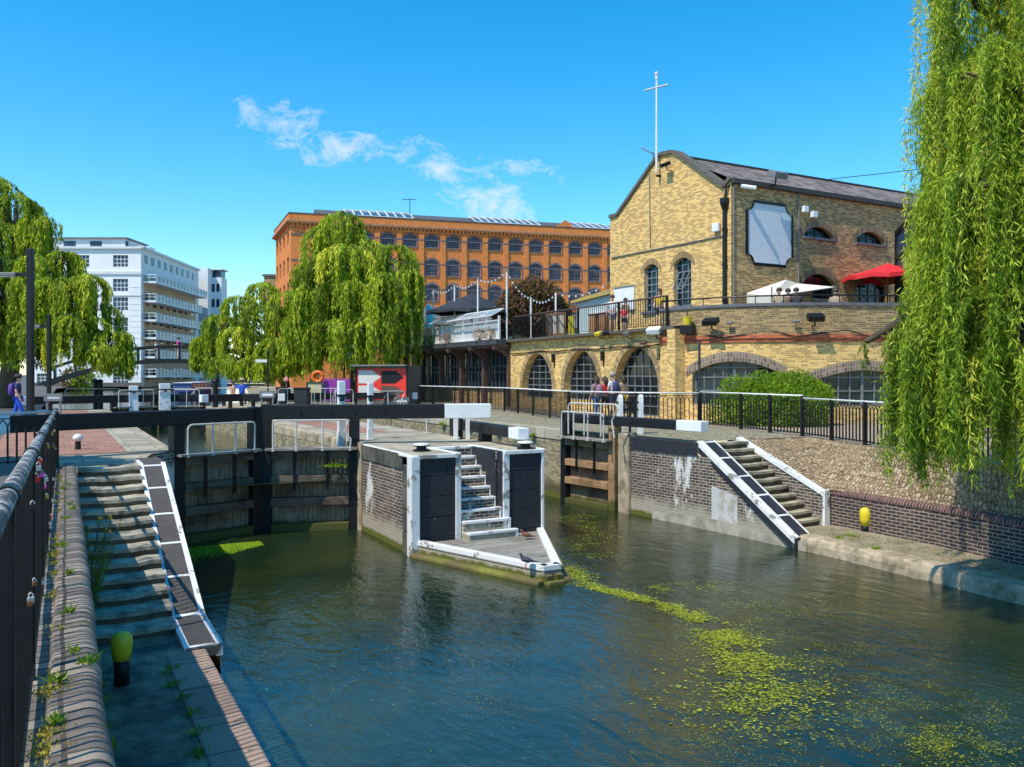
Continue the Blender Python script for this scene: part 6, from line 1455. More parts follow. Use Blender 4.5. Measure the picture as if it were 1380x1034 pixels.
lef = [pb(-30, 232, 52, 340, 44, 1.1), pb(22, 262, 38, 350, 43.5, .9), pb(50, 290, 22, 360, 43, .6), pb(-10, 300, 46, 400, 42.5, 1.1), pb(48, 345, 30, 430, 42.5, .8), pb(85, 338, 26, 430, 43, .7), pb(15, 370, 42, 480, 42, 1.1), pb(75, 375, 36, 480, 42, 1.), pb(115, 370, 26, 460, 42.5, .7), pb(128, 408, 26, 490, 42.5, .7), pb(100, 425, 38, 500, 41.5, 1.), pb(45, 430, 42, 502, 41, 1.), pb(152, 445, 22, 505, 42.5, .6), pb(165, 470, 16, 508, 42.5, .4), pb(-30, 400, 50, 505, 41, 1.), pb(130, 460, 28, 503, 41.5, .8), pb(-60, 300, 60, 500, 44, .9)]
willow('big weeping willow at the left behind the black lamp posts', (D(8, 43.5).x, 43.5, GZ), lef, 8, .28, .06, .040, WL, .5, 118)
def nb_(px, py, R_, pbm, d, am): p_ = D(px, d); return (p_.x, p_.y, ZP(py, d), R_, ZP(pbm, d), am)
nearb = [nb_(1375, -220, 1.5, 250, 14, 1.2), nb_(1335, -60, .75, 200, 13.6, .7), nb_(1272, -40, .32, 120, 14, .15), nb_(1400, -150, 1.8, 350, 13, 1.4), nb_(1322, 80, .85, 400, 13.2, .9), nb_(1350, 60, 1.1, 420, 12.6, 1.2), nb_(1312, 190, .75, 430, 13.4, .8), nb_(1268, 150, .3, 300, 13.8, .16),
         nb_(1340, 220, 1.0, 560, 12.4, 1.2), nb_(1300, 330, .75, 560, 13.0, .9), nb_(1250, 385, .5, 600, 13.3, .6), nb_(1235, 440, .48, 655, 13.2, .6), nb_(1290, 430, .75, 620, 12.5, .9), nb_(1350, 380, 1.0, 600, 12.2, 1.2), nb_(1325, 470, .7, 672, 12.4, .9),
         nb_(1380, 470, .8, 640, 12.0, .9), nb_(1420, 300, 1.4, 600, 12.6, 1.4), nb_(1224, 470, .25, 560, 13.4, .22), nb_(1168, 458, .07, 522, 13.6, .035), nb_(1345, 300, 1.3, 640, 14.5, 1.0), nb_(1290, 300, .9, 600, 14.5, .8), nb_(1400, 0, 2.0, 500, 15.5, 1.2), nb_(1500, -100, 2.2, 560, 14, 1.2), nb_(1260, 560, .4, 668, 13.0, .3), nb_(1340, 100, 1.2, 500, 14.8, .8)]
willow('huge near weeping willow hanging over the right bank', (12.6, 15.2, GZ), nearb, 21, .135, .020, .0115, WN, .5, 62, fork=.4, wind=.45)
# a broad tree off to the left, whose shade falls on the path
def bush(name, label, cat, centre, blobs, n, ll, lw, mat, seed, stem=None, group=None):
    rg = np.random.default_rng(seed); t = thing(name, label, cat, centre, group=group); pts, dirs, tn = [], [], []
    tot = sum(b[3] ** 2 for b in blobs)
    for (x, y, z, r, *sc_) in blobs:
        m = int(n * r * r / tot); v = rg.normal(size=(m, 3)); v /= np.linalg.norm(v, axis=1, keepdims=True); kx = rg.normal(size=(6, 3)) * 3
        bump = 1 + .13 * np.sin(v @ kx.T).sum(1) / 2; rr_ = r * bump * (1.04 - np.abs(rg.normal(0, .17, m)) + np.where(rg.random(m) < .03, .12, 0))
        q_ = v * rr_[:, None] * np.array([1, 1, sc_[0] if sc_ else 1]); pts.append(q_ + np.array([x, y, z])); d_ = v * .6 + rg.normal(size=(m, 3)) * .6; d_ /= np.linalg.norm(d_, axis=1, keepdims=True); dirs.append(d_)
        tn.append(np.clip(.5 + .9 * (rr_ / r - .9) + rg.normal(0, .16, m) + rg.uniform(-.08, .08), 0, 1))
    P_ = np.concatenate(pts); D_ = np.concatenate(dirs); T_ = np.concatenate(tn)
    keep = P_[:, 2] > centre[2] + .02; P_, D_, T_ = P_[keep], D_[keep], T_[keep]
    leaf_mesh('crown' if stem else 'foliage', P_, D_, ll * rg.uniform(.6, 1.3, len(P_)), lw * rg.uniform(.7, 1.3, len(P_)), T_, mat, t)
    mb = MB(); c0_ = Vector(centre); sr = stem or .04; top = Vector((np.mean([b[0] for b in blobs]), np.mean([b[1] for b in blobs]), np.mean([b[2] for b in blobs])))
    mb.tube([c0_, c0_.lerp(top, .5), top], 1, 8, radii=[sr * 1.3, sr, sr * .6])
    for b in blobs: mb.tube([c0_.lerp(top, .45), Vector(b[:3])], 1, 6, radii=[sr * .5, sr * .15])
    mb.build('trunk' if stem else 'stems', M['bark'], t, smooth=True); return t
BL = mat_leaf('broad_green_leaves', [(.02, .05, .008), (.06, .14, .012), (.14, .27, .02), (.26, .38, .04)], .35)
CB = mat_leaf('copper_beech_leaves', [(.03, .012, .012), (.09, .035, .03), (.17, .07, .055), (.28, .13, .10)], .25)
rgx = random.Random(31)
sb = ST(17.6, -4.9, GZ); bl_ = [(sb.x + rgx.uniform(-1.3, 1.3), sb.y + rgx.uniform(-1.1, 1.1), rgx.uniform(6.5, 9.5), rgx.uniform(1.0, 1.4)) for _ in range(11)]
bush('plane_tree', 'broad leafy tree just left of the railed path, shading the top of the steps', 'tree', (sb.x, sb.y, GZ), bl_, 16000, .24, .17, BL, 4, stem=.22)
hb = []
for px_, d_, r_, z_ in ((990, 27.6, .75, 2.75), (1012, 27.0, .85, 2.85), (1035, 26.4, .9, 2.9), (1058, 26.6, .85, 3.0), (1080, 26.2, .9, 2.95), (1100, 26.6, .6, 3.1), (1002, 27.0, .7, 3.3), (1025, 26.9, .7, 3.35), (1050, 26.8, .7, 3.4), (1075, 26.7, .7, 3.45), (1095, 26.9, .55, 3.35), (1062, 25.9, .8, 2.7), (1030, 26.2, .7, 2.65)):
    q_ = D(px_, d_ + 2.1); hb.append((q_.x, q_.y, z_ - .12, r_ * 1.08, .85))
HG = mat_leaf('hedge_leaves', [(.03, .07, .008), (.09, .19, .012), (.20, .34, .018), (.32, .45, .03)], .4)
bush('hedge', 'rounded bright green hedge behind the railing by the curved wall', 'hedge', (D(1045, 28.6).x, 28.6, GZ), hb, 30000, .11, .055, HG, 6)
cb_ = []
for px_, py_, r_ in ((690, 425, 1.1), (705, 412, 1.2), (722, 405, 1.3), (718, 425, 1.3), (740, 415, 1.0), (752, 428, .9), (735, 430, 1.2), (678, 438, .7)):
    q_ = D(px_, 52); cb_.append((q_.x, q_.y + rgx.uniform(-.6, .6), ZP(py_, 52), r_))
bush('copper_beech', 'dark purple leaved beech tree behind the terrace', 'tree', (D(718, 52).x, 52.5, TZ), cb_, 13000, .26, .16, CB, 9, stem=.15)
# weeds, tufts, moss
def tuft(name, label, cat, p_, n, h_, spread, mat, lw, group=None, seed=0, flat=.4):
    rg = np.random.default_rng(seed); t = thing(name, label, cat, p_, group=group)
    P_ = np.tile(np.array(p_), (n, 1)) + np.concatenate([rg.normal(size=(n, 2)) * spread * .35, np.zeros((n, 1))], 1); d_ = rg.normal(size=(n, 3)) * np.array([1, 1, .3]); d_[:, 2] = np.abs(d_[:, 2]) + flat * 2; d_ /= np.linalg.norm(d_, axis=1, keepdims=True)
    leaf_mesh('leaves', P_, d_, h_ * rg.uniform(.5, 1.2, n), lw * rg.uniform(.6, 1.4, n), rg.uniform(.3, 1, n), mat, t, curl=.7)
YM = mat_leaf('moss_leaves', [(.09, .07, .012), (.20, .17, .02), (.34, .28, .03), (.42, .34, .05)], .2)
q = random.Random(77)
for k in range(34): s_ = 3.2 + 13 * q.random() ** 1.5; tuft('moss_tuft', 'yellowish moss tuft growing on the rounded brick coping', 'moss', ST(s_, q.gauss(.0, .035) + cof(s_), 2.225 + dzp(s_)), 150, .022, q.uniform(.06, .16), YM, .009, 'moss tufts on the left coping', k, .25)
for k in range(12): s_ = 3.4 + 12 * q.random() ** 1.3; tuft('weed', 'small green weed rooted in the joints of the left coping', 'weed', ST(s_, q.uniform(.0, .15) + cof(s_), 2.23 + dzp(s_)), 22, .07, .03, BL, .014, 'weeds on the left coping', 50 + k, .5)
for k in range(12): s_ = 5.2 + k * .5; tuft('grass_tuft', 'grass tuft in the joint between landing and kerb on the left', 'grass tuft', ST(s_ , 1.23 + q.uniform(-.05, .06), .35), 45, .09, .14, BL, .015, 'grass tufts along the left kerb', 90 + k, .3)
for k in range(16): s_ = 6.2 + k * .6; tuft('wall_weed', 'leafy weed sprouting at the foot of the left coping wall', 'weed', ST(s_, .42, .37 + max(0, (s_ - 12.2) / 5.6 * 1.8)), 40, .16, .10, BL, .035, 'weeds along the left wall foot', 130 + k, .8)
# tall flowering weed by the steps
p_ = ST(12.9, .46, .62); t = thing('flowering_weed', 'tall thin weed with small yellow flowers beside the left steps', 'weed', p_); mb = MB(); tips = []
for k in range(16):
    e = p_ + Vector((q.uniform(-.12, .3), q.uniform(-.5, .5), q.uniform(.7, 1.3))); mb.tube([p_ + Vector((q.uniform(-.05, .05), q.uniform(-.2, .2), 0)), p_.lerp(e, .5) + Vector((q.uniform(-.05, .05), 0, 0)), e], .005, 4); tips.append(e)
mb.build('stems', mat_plain('brown_stem', (.14, .12, .05), .8, .2, 9), t)
n = 700; A_ = np.array([list(p_.lerp(tips[q.randrange(16)], q.uniform(.05, .8))) for _ in range(n)]) + RNG.normal(size=(n, 3)) * .04; d_ = RNG.normal(size=(n, 3)); d_ /= np.linalg.norm(d_, axis=1, keepdims=True); leaf_mesh('leaves', A_, d_, .06, .022, RNG.uniform(.1, .8, n), BL, t)
for tp_ in tips[:12]: A_ = np.array(tp_)[None, :] + RNG.normal(size=(18, 3)) * .022; A_[0] = np.array(tp_); leaf_mesh('flower', A_, RNG.normal(size=(18, 3)) * .6, .025, .02, RNG.uniform(.5, 1, 18), YM, t)
for k, (px_, py_, z_) in enumerate(((1143, 722, .31), (1130, 726, .31), (1150, 724, .31), (1180, 740, .31))): tuft('weed', 'small weed on the right landing near the yellow bollard', 'weed', G(px_, py_, z_), 40, .09, .12, HG, .02, 'weeds on the right landing', 200 + k, .4)
for k, (px_, py_) in enumerate(((690, 578), (712, 577), (738, 582), (755, 586))): tuft('wall_weed', 'small fern growing from the top of the tan chamber wall', 'weed', ST(31 - k * 2.4, 13.98, 1.85), 60, .22, .12, HG, .05, 'ferns on the tan wall', 230 + k, .1)
tuft('gate_weed', 'green weed growing from the timbers of the left lock gate', 'weed', ST(20.25, 6.2, 1.62), 120, .14, .35, BL, .05, None, 240, .1)
# dry grass below the near willow
n = 9000; A_ = []; 
while len(A_) < n:
    px_, py_ = q.gauss(1325, 55), q.gauss(655, 24); 
    if py_ > 690 or py_ < 625: continue
    s_ = q.uniform(0, 1); a_ = rowsb[q.randrange(26, 52)]; j = q.randrange(1, 11); c_ = a_[j].lerp(a_[j + 1], q.random()); A_.append([c_.x + q.uniform(-.2, .2), c_.y + q.uniform(-.2, .2), c_.z + .01])
A_ = np.array(A_); kp = (np.sin(A_[:, 0] * 2.1) * np.sin(A_[:, 1] * 1.7 + 1) + RNG.normal(0, .35, n)) > .15; A_ = A_[kp]; d_ = RNG.normal(size=(len(A_), 3)); d_[:, 2] = np.abs(d_[:, 2]) * .35; d_ /= np.linalg.norm(d_, axis=1, keepdims=True)
DG = mat_leaf('dry_grass_blades', [(.16, .11, .04), (.32, .24, .09), (.5, .38, .15), (.24, .26, .05)], .2); o = leaf_mesh('dry_grass', A_, d_, .10, .012, RNG.random(len(A_)), DG); o['kind'] = 'stuff'
# fallen leaves and litter on the bank
n = 5000; A_ = []
for _ in range(n): a_ = rowsb[q.randrange(4, 66)]; j = q.randrange(0, 11); c_ = a_[j].lerp(a_[j + 1], q.random()); A_.append([c_.x + q.uniform(-.25, .25), c_.y + q.uniform(-.25, .25), c_.z + .015])
A_ = np.array(A_); d_ = RNG.normal(size=(n, 3)); d_[:, 2] *= .15; d_ /= np.linalg.norm(d_, axis=1, keepdims=True); o = leaf_mesh('fallen_leaves', A_, d_, .05, .016, RNG.random(n), DG); o['kind'] = 'stuff'
A_ = np.array([list(ST(q.uniform(6, 13.5), q.uniform(14.7, 15.95), .345)) for _ in range(1600)]); d_ = RNG.normal(size=(1600, 3)); d_[:, 2] *= .05; d_ /= np.linalg.norm(d_, axis=1, keepdims=True); o = leaf_mesh('landing_leaves', A_, d_, .05, .016, RNG.random(1600), DG); o['kind'] = 'stuff'
# ---- duckweed and algae floating on the water
def flakes(name, pts, sizes, mat):
    n = len(pts); k = 5; ang = np.linspace(0, 2 * np.pi, k, endpoint=False)[None, :] + RNG.uniform(0, 6.28, (n, 1)); rad = sizes[:, None] * RNG.uniform(.4, 1.1, (n, k))
    el = RNG.uniform(.18, .8, (n, 1)); x = np.cos(ang) * rad; y = np.sin(ang) * rad * el; ro = RNG.normal(-.35, .45, (n, 1)); X = x * np.cos(ro) - y * np.sin(ro); Y = x * np.sin(ro) + y * np.cos(ro)
    co = np.stack([pts[:, 0:1] + X, pts[:, 1:2] + Y, np.full((n, k), 1.0) * RNG.uniform(.004, .016, (n, 1))], 2).reshape(-1, 3)
    me = bpy.data.meshes.new(name); me.vertices.add(n * k); me.vertices.foreach_set('co', co.ravel()); me.loops.add(n * k); me.loops.foreach_set('vertex_index', np.arange(n * k, dtype=np.int32)); me.polygons.add(n)
    me.polygons.foreach_set('loop_start', np.arange(0, n * k, k, dtype=np.int32)); me.polygons.foreach_set('loop_total', np.full(n, k, dtype=np.int32)); me.update(calc_edges=True)
    at = me.attributes.new('tint', 'FLOAT', 'POINT'); at.data.foreach_set('value', np.repeat(RNG.random(n), k).astype(np.float32)); me.materials.append(mat); o = bpy.data.objects.new(name, me); C.objects.link(o); o['kind'] = 'stuff'; return o
AL = mat_leaf('algae', [(.07, .09, .01), (.20, .24, .012), (.34, .38, .02), (.55, .56, .06)], .05)
from mathutils import noise as mno
def drift(line, n, wd, thr, smin, smax, seed, fs=1.0):
    rg = random.Random(seed); out = []; W_ = [G(x, y, 0) for x, y in line]; tries = 0
    while len(out) < n and tries < n * 40:
        tries += 1; i = rg.randrange(len(W_) - 1); c_ = W_[i].lerp(W_[i + 1], rg.random()); w_ = wd[i] + (wd[i + 1] - wd[i]) * .5
        x, y = c_.x + rg.gauss(0, w_), c_.y + rg.gauss(0, w_ * .8)
        v = mno.fractal(Vector((x * fs * 1.3 + seed, y * fs * 1.3, 0)), .8, 2.0, 5) + .5 * mno.noise(Vector((x * 7 * fs, y * 7 * fs, seed)))
        if v < thr + rg.gauss(0, .12): continue
        s_, t_ = st_of((x, y)); 
        if t_ > tedge(s_) - .08 or t_ < 2.1: continue
        if 13.0 < s_ < 20 and 6.5 < t_ < 10.1 and not (s_ < IS and (t_ < 8.0 - (s_ - 13.2) * .35 or t_ > 8.5 + (s_ - 13.2) * .5)): continue
        out.append((x, y, 0))
    return np.array(out), np.array([rg.uniform(smin, smax) for _ in out])
p1, s1 = drift([(765, 765), (800, 792), (860, 806), (915, 822), (960, 842), (985, 866), (1012, 892), (1030, 925), (1010, 965)], 13500, [.20, .12, .10, .12, .16, .24, .36, .45, .5], -.28, .007, .034, 3, 1.4)
p2, s2 = drift([(790, 700), (775, 760), (820, 720), (760, 690)], 1500, [.35, .35, .35, .35], .1, .008, .03, 9, 1.4)
p3, s3 = drift([(900, 800), (1050, 870), (1150, 900), (1250, 960), (1350, 1000), (1100, 990), (950, 985)], 13000, [1.0, 1.0, .9, .8, .8, .6, .6], .10, .003, .012, 5, 1.6)
p4, s4 = drift([(870, 797), (900, 792), (960, 788), (1020, 840), (1100, 800)], 1600, [.18, .18, .25, .4, .4], .12, .006, .022, 15, 1.5)
p5, s5 = drift([(350, 780), (450, 830), (420, 920), (600, 870), (700, 960), (1100, 830), (1300, 880)], 2600, [1.2, 1.0, .9, .9, .8, 1.2, 1.0], .12, .004, .013, 25)
p6, s6 = drift([(1230, 1000), (1290, 1010), (1350, 985)], 1100, [.35, .4, .4], .1, .005, .018, 35, 1.5)
flakes('floating_algae', np.concatenate([p1, p2, p3, p4, p5, p6]), np.concatenate([s1, s2, s3, s4, s5, s6]), AL)
a1 = [ST(19.85 - abs(rgx.gauss(0, .55)), 2.25 + rgx.random() ** 1.3 * 2.0, 0) for _ in range(5200)]; a1 = np.array([list(p_) for p_ in a1 if st_of(p_)[0] > 17.9 + (st_of(p_)[1] - 2.2) * .72]); flakes('green_duckweed', a1, RNG.uniform(.02, .06, len(a1)), mat_leaf('duckweed', [(.12, .22, .01), (.2, .34, .012), (.3, .44, .02)], .1))
# ------------------------------------------------------------------ people
def skinned(name, nodes, edges, mat, parent, root=0, sub=1):
    me = bpy.data.meshes.new(name); bm = bmesh.new(); sl_ = bm.verts.layers.skin.verify(); vs = [bm.verts.new(n[0]) for n in nodes]
    for v, n in zip(vs, nodes): r = n[1]; v[sl_].radius = (r, r) if not isinstance(r, tuple) else r
    for a, b_ in edges: bm.edges.new((vs[a], vs[b_]))
    vs[root][sl_].use_root = True
    bm.to_mesh(me); bm.free(); me.materials.append(mat); o = bpy.data.objects.new(name, me); C.objects.link(o); o.parent = parent
    m1 = o.modifiers.new('skin', 'SKIN'); m1.use_smooth_shade = True; m2 = o.modifiers.new('sub', 'SUBSURF'); m2.levels = sub; m2.render_levels = sub + 1
    return o
def person(label, loc, rz, top, bottom, height=1.72, stride=.0, arms=((.0, -.1), (.0, .1)), shorts=False, sleeves=True, hair='hairdark', hat=None, bag=None, seated=False, long_hair=False, raise_=None, dress=False, shoe=(.05, .05, .05)):
    t = thing('person', label, 'person', loc, rz); k = height / 1.72
    def v(x, y, z): return Vector((x * k, y * k, z * k))
    N = []; E = []
    def add(p_, r, par=None):
        N.append((p_, r * k if not isinstance(r, tuple) else (r[0] * k, r[1] * k))); i = len(N) - 1
        if par is not None: E.append((par, i))
        return i
    zo = -.45 if seated else 0
    pel = add(v(0, 0, .96 + zo), (.14, .105)); bel = add(v(0, .01, 1.12 + zo), (.125, .095), pel); ch = add(v(0, .0, 1.32 + zo), (.155, .105), bel); nk = add(v(0, .0, 1.45 + zo), .055, ch); nk2 = add(v(0, .02, 1.51 + zo), .05, nk)
    h1 = add(v(0, .035, 1.57 + zo), .072, nk2); h2 = add(v(0, .03, 1.65 + zo), .088, h1); h3 = add(v(0, .02, 1.70 + zo), .06, h2)
    ns = add(v(0, .125, 1.60 + zo), .012, h1)
    J = {}
    for i, sx in enumerate((-1, 1)):
        fw, out = arms[i]; sh = add(v(sx * .17, 0, 1.39 + zo), .055, ch)
        if raise_ and raise_[i]: el = add(v(sx * .43, .05, 1.30 + zo), .042, sh); wr = add(v(sx * .66, .10, 1.32 + zo), .028, el); hd_ = v(sx * .74, .12, 1.31 + zo); fd = v(sx * .06, .01, -.01)
        else: el = add(v(sx * .23, fw * .5 - .02, 1.13 + zo), .042, sh); wr = add(v(sx * .25, fw + .10, .90 + zo + abs(fw) * .25), .028, el); hd_ = v(sx * .255, fw + .13, .82 + zo + abs(fw) * .3); fd = v(0, .01, -.055)
        pm_ = add(hd_, (.034, .018), wr); J[sx] = (sh, el)
        for f in range(4): q_ = N[pm_][0] + v(0 if not (raise_ and raise_[i]) else 0, (f - 1.5) * .017, 0) + fd * .55; a_ = add(q_, .009, pm_); add(q_ + fd * (.9 - abs(f - 1.4) * .12) + v(-sx * .008, .008, 0), .0075, a_)
        th = add(N[wr][0].lerp(N[pm_][0], .6) + v(-sx * .01, .038, -.005), .0095, pm_); add(N[th][0] + fd * .5 + v(0, .012, 0), .008, th)
        if seated: hp = add(v(sx * .09, .04, .90 + zo), .085, pel); kn = add(v(sx * .12, .44, .96 + zo), .06, hp); an = add(v(sx * .12, .44, .52 + zo), .04, kn); toe = add(v(sx * .12, .60, .48 + zo), .035, an)
        else:
            s_ = stride * sx; hp = add(v(sx * .09, 0, .88), .085, pel); kn = add(v(sx * .10, s_ * .5 + .03, .50), .058, hp); an = add(v(sx * .10, s_ - (.0), .09 + (.05 if s_ < 0 else 0)), .038, kn); toe = add(v(sx * .11, s_ + .15, .035), .034, an)
        J[sx] += (hp, kn, an, toe)
    skinned('body', N, E, M['skin'], t)
    def sub(ids, edges, grow, name, mat, root=0):
        m_ = {i: j for j, i in enumerate(ids)}; nn = []
        for i in ids:
            r = N[i][1]; g_ = grow * k; nn.append((N[i][0], (r[0] + g_, r[1] + g_) if isinstance(r, tuple) else r + g_))
        return skinned(name, nn, [(m_[a], m_[b_]) for a, b_ in edges], mat, t, root)
    ids = [pel, bel, ch]; ed = [(pel, bel), (bel, ch)]
    N.append((N[ch][0].lerp(N[nk][0], .55), .075 * k)); ids.append(len(N) - 1); ed.append((ch, len(N) - 1))
    for sx in (-1, 1):
        sh, el = J[sx][:2]; N.append((N[sh][0].lerp(N[el][0], .75), .05 * k)); e_ = len(N) - 1; ids += [sh, e_]; ed += [(ch, sh), (sh, e_)]
    sub(ids, ed, .018, 'shirt', top)
    ids = [pel]; ed = []
    for sx in (-1, 1):
        hp, kn, an, toe = J[sx][2:]
        if shorts: N.append((N[hp][0].lerp(N[kn][0], .8), .075 * k)); e_ = len(N) - 1; ids += [hp, e_]; ed += [(pel, hp), (hp, e_)]
        else: ids += [hp, kn, an]; ed += [(pel, hp), (hp, kn), (kn, an)]
    sub(ids, ed, .016, 'shorts' if shorts else 'trousers', bottom)
    for sx in (-1, 1):
        an, toe = J[sx][4:6]; skinned('shoe', [(N[an][0] - v(0, .03, .03), .042 * k), (N[toe][0] + v(0, .02, 0), .042 * k)], [(0, 1)], M['iron'], t)
    hc = v(0, .015, 1.665 + zo); mb = MB(); hr = .108 * k
    mb.lathe(hc, [(hr * .98, -.05 * k), (hr * 1.02, .0), (hr * .95, .045 * k), (hr * .65, .088 * k), (hr * .2, .104 * k), (.001, .105 * k)], 14)
    if long_hair: mb.lathe(hc + v(0, -.06, 0), [(.05 * k, -.30 * k), (.09 * k, -.2 * k), (.10 * k, -.05 * k), (.08 * k, .02 * k)], 12)
    mb.build('hair', M[hair], t, smooth=True, local=True)
    if hat is not None: mb = MB(); mb.lathe(hc + v(0, 0, .015), [(.19 * k, 0), (.19 * k, .012 * k), (.118 * k, .02 * k), (.112 * k, .08 * k), (.08 * k, .11 * k), (.001, .115 * k)], 18); mb.build('hat', hat, t, smooth=True, local=True)
    if bag is not None:
        mb = MB(); b_ = v(0, -.20, 1.20 + zo); mb.lathe(b_ - v(0, 0, .22), [(.08 * k, 0), (.14 * k, .04 * k), (.15 * k, .25 * k), (.12 * k, .40 * k), (.04 * k, .45 * k)], 12); o_ = mb.build('backpack', bag, t, smooth=True, local=True); o_.scale = (1, .75, 1); o_.location = (0, -.05 * k, 0)
        mb = MB()
        for sx in (-1, 1): mb.tube([v(sx * .10, -.14, 1.38 + zo), v(sx * .11, -.02, 1.485 + zo), v(sx * .11, .135, 1.38 + zo), v(sx * .11, .09, 1.12 + zo), v(sx * .1, -.14, 1.05 + zo)], .014 * k, 6)
        mb.build('strap', bag, o_, local=True)
    return t
def faces(dx, dy): return math.atan2(dy, dx) - math.pi / 2
blue = cloth('royal_blue_cotton', (.02, .10, .62)); white = cloth('white_cotton', (.75, .76, .78)); redc = cloth('red_cotton', (.65, .03, .04)); navy = cloth('navy_cotton', (.03, .045, .12)); grey = cloth('grey_cotton', (.25, .25, .28))
pink = cloth('magenta_cotton', (.75, .03, .28)); mauve = cloth('dusty_mauve_cotton', (.28, .16, .2)); yel = cloth('mustard_cotton', (.7, .45, .04)); khaki = cloth('khaki_cotton', (.4, .3, .2)); blk = cloth('black_cotton', (.03, .03, .035)); jean = cloth('blue_denim', (.07, .16, .32))
p_ = G(804, 566, GZ); person('person with long dark hair, mauve top and backpack walking by the right gate', p_, faces(-.5, .85), mauve, jean, 1.66, .22, bag=mauve, long_hair=True)
person('person in a red top walking close beside the one in mauve', (p_.x + .38, p_.y + .45, GZ), faces(-.5, .85), redc, blk, 1.64, -.2, shorts=True, long_hair=True)
p_ = G(826, 565, GZ); person('person in white shirt and blue shorts carrying a dark backpack', p_, faces(-.5, .85), white, navy, 1.80, .25, shorts=True, bag=navy, hair='hairgrey')
person('person with brown hair and yellow shorts half hidden by the white shirt', (p_.x + .42, p_.y + .25, GZ), faces(-.6, .8), khaki, yel, 1.70, -.2, shorts=True, long_hair=True)
p_ = D(24, 30.5, GZ); person('person in blue shirt and cap with backpack walking on the left path', p_, faces(.9, .35), navy, blue, 1.72, .2, bag=cloth('purple_nylon', (.12, .05, .3)), hat=blk)
p_ = D(326, 43.5, GZ); person('person in a bright blue shirt and hat sitting with arms spread', (p_.x, p_.y, GZ + .18), faces(-.2, 1), blue, navy, 1.8, seated=True, raise_=(1, 1), hat=khaki)
t = thing('bench', 'low timber bench under the person in bright blue', 'bench', (p_.x, p_.y, GZ)); mb = MB(); mb.box((0, -.02, .58), (1.5, .4, .07)); mb.build('seat', M['timber'], t, local=True)
for sx in (-1, 1): mb = MB(); mb.box((sx * .6, -.02, .27), (.1, .36, .54)); mb.build('leg', M['iron'], t, local=True)
p_ = D(314, 46.5, GZ); person('person in pale red sitting to the left of the bright blue shirt', (p_.x, p_.y, GZ + .1), faces(.8, .6), cloth('salmon_cotton', (.6, .25, .2)), khaki, 1.7, seated=True)
t = thing('bench', 'low timber bench under the person in pale red', 'bench', (p_.x, p_.y, GZ)); mb = MB(); mb.box((0, -.02, .50), (1.3, .4, .07)); mb.build('seat', M['timber'], t, local=True)
for sx in (-1, 1): mb = MB(); mb.box((sx * .5, -.02, .23), (.1, .36, .46)); mb.build('leg', M['iron'], t, local=True)
pf = fv.p(fv.a_of(803), TZ, -.9); person('person in white top and grey shorts standing on the terrace', (pf.x, pf.y, TZ + .02), faces(-.3, -.9), white, grey, 1.72, .1, shorts=True)
pf = fv.p(fv.a_of(796), TZ, -1.9); person('person in tan clothes beside the white top on the terrace', (pf.x, pf.y, TZ + .02), faces(.4, -.9), khaki, khaki, 1.66, .1)
pf = fv.p(fv.a_of(823), TZ, -.7); person('small child in a red shirt on the terrace', (pf.x, pf.y, TZ + .02), faces(-.3, -.9), redc, blk, 1.15, .05, shorts=True)
pf = fv.p(fv.a_of(865), TZ, -.9); person('person in a mustard top and dark skirt on the terrace near the blue window', (pf.x, pf.y, TZ + .02), faces(-.4, -.8), yel, blk, 1.68, .08, shorts=True, long_hair=True)
p_ = D(241, 64, bz(241) - .05); person('person in magenta walking over the footbridge', p_, faces(-1, .1), pink, cloth('bare_brown', (.5, .3, .2)), 1.72, .2, shorts=True)
p_ = D(211, 64, bz(211) - .05); person('person in white crossing the footbridge ahead of the one in magenta', p_, faces(-1, .1), white, grey, 1.5, .2)
for px, dd, lab, m_ in ((1050, 31.6, 'person with ginger hair seated behind the parapet, leftmost', khaki), (1062, 31.9, 'person in the middle seated behind the parapet', cloth('brown_cotton', (.2, .1, .06))), (1073, 31.6, 'person in dark clothes seated behind the parapet, right of the other two', blk), (1126, 32, 'person seated behind the parapet below the tent edge', khaki)):
    p_ = D(px, dd, TZ + .12); person(lab, p_, faces(-.4, -.9), m_, blk, 1.72, seated=True)
    t = thing('stool', lab.replace('person', 'stool under the person'), 'stool', (p_.x, p_.y, TZ)); mb = MB(); mb.lathe((0, 0, .42), [(.2, 0), (.2, .06)], 12); mb.build('seat', M['timber'], t, local=True)
    for k in range(3): mb = MB(); a_ = k * 2.1; mb.tube([(.1 * math.cos(a_), .1 * math.sin(a_), .43), (.2 * math.cos(a_), .2 * math.sin(a_), .01)], .018, 5); mb.build('leg', M['iron'], t, local=True)

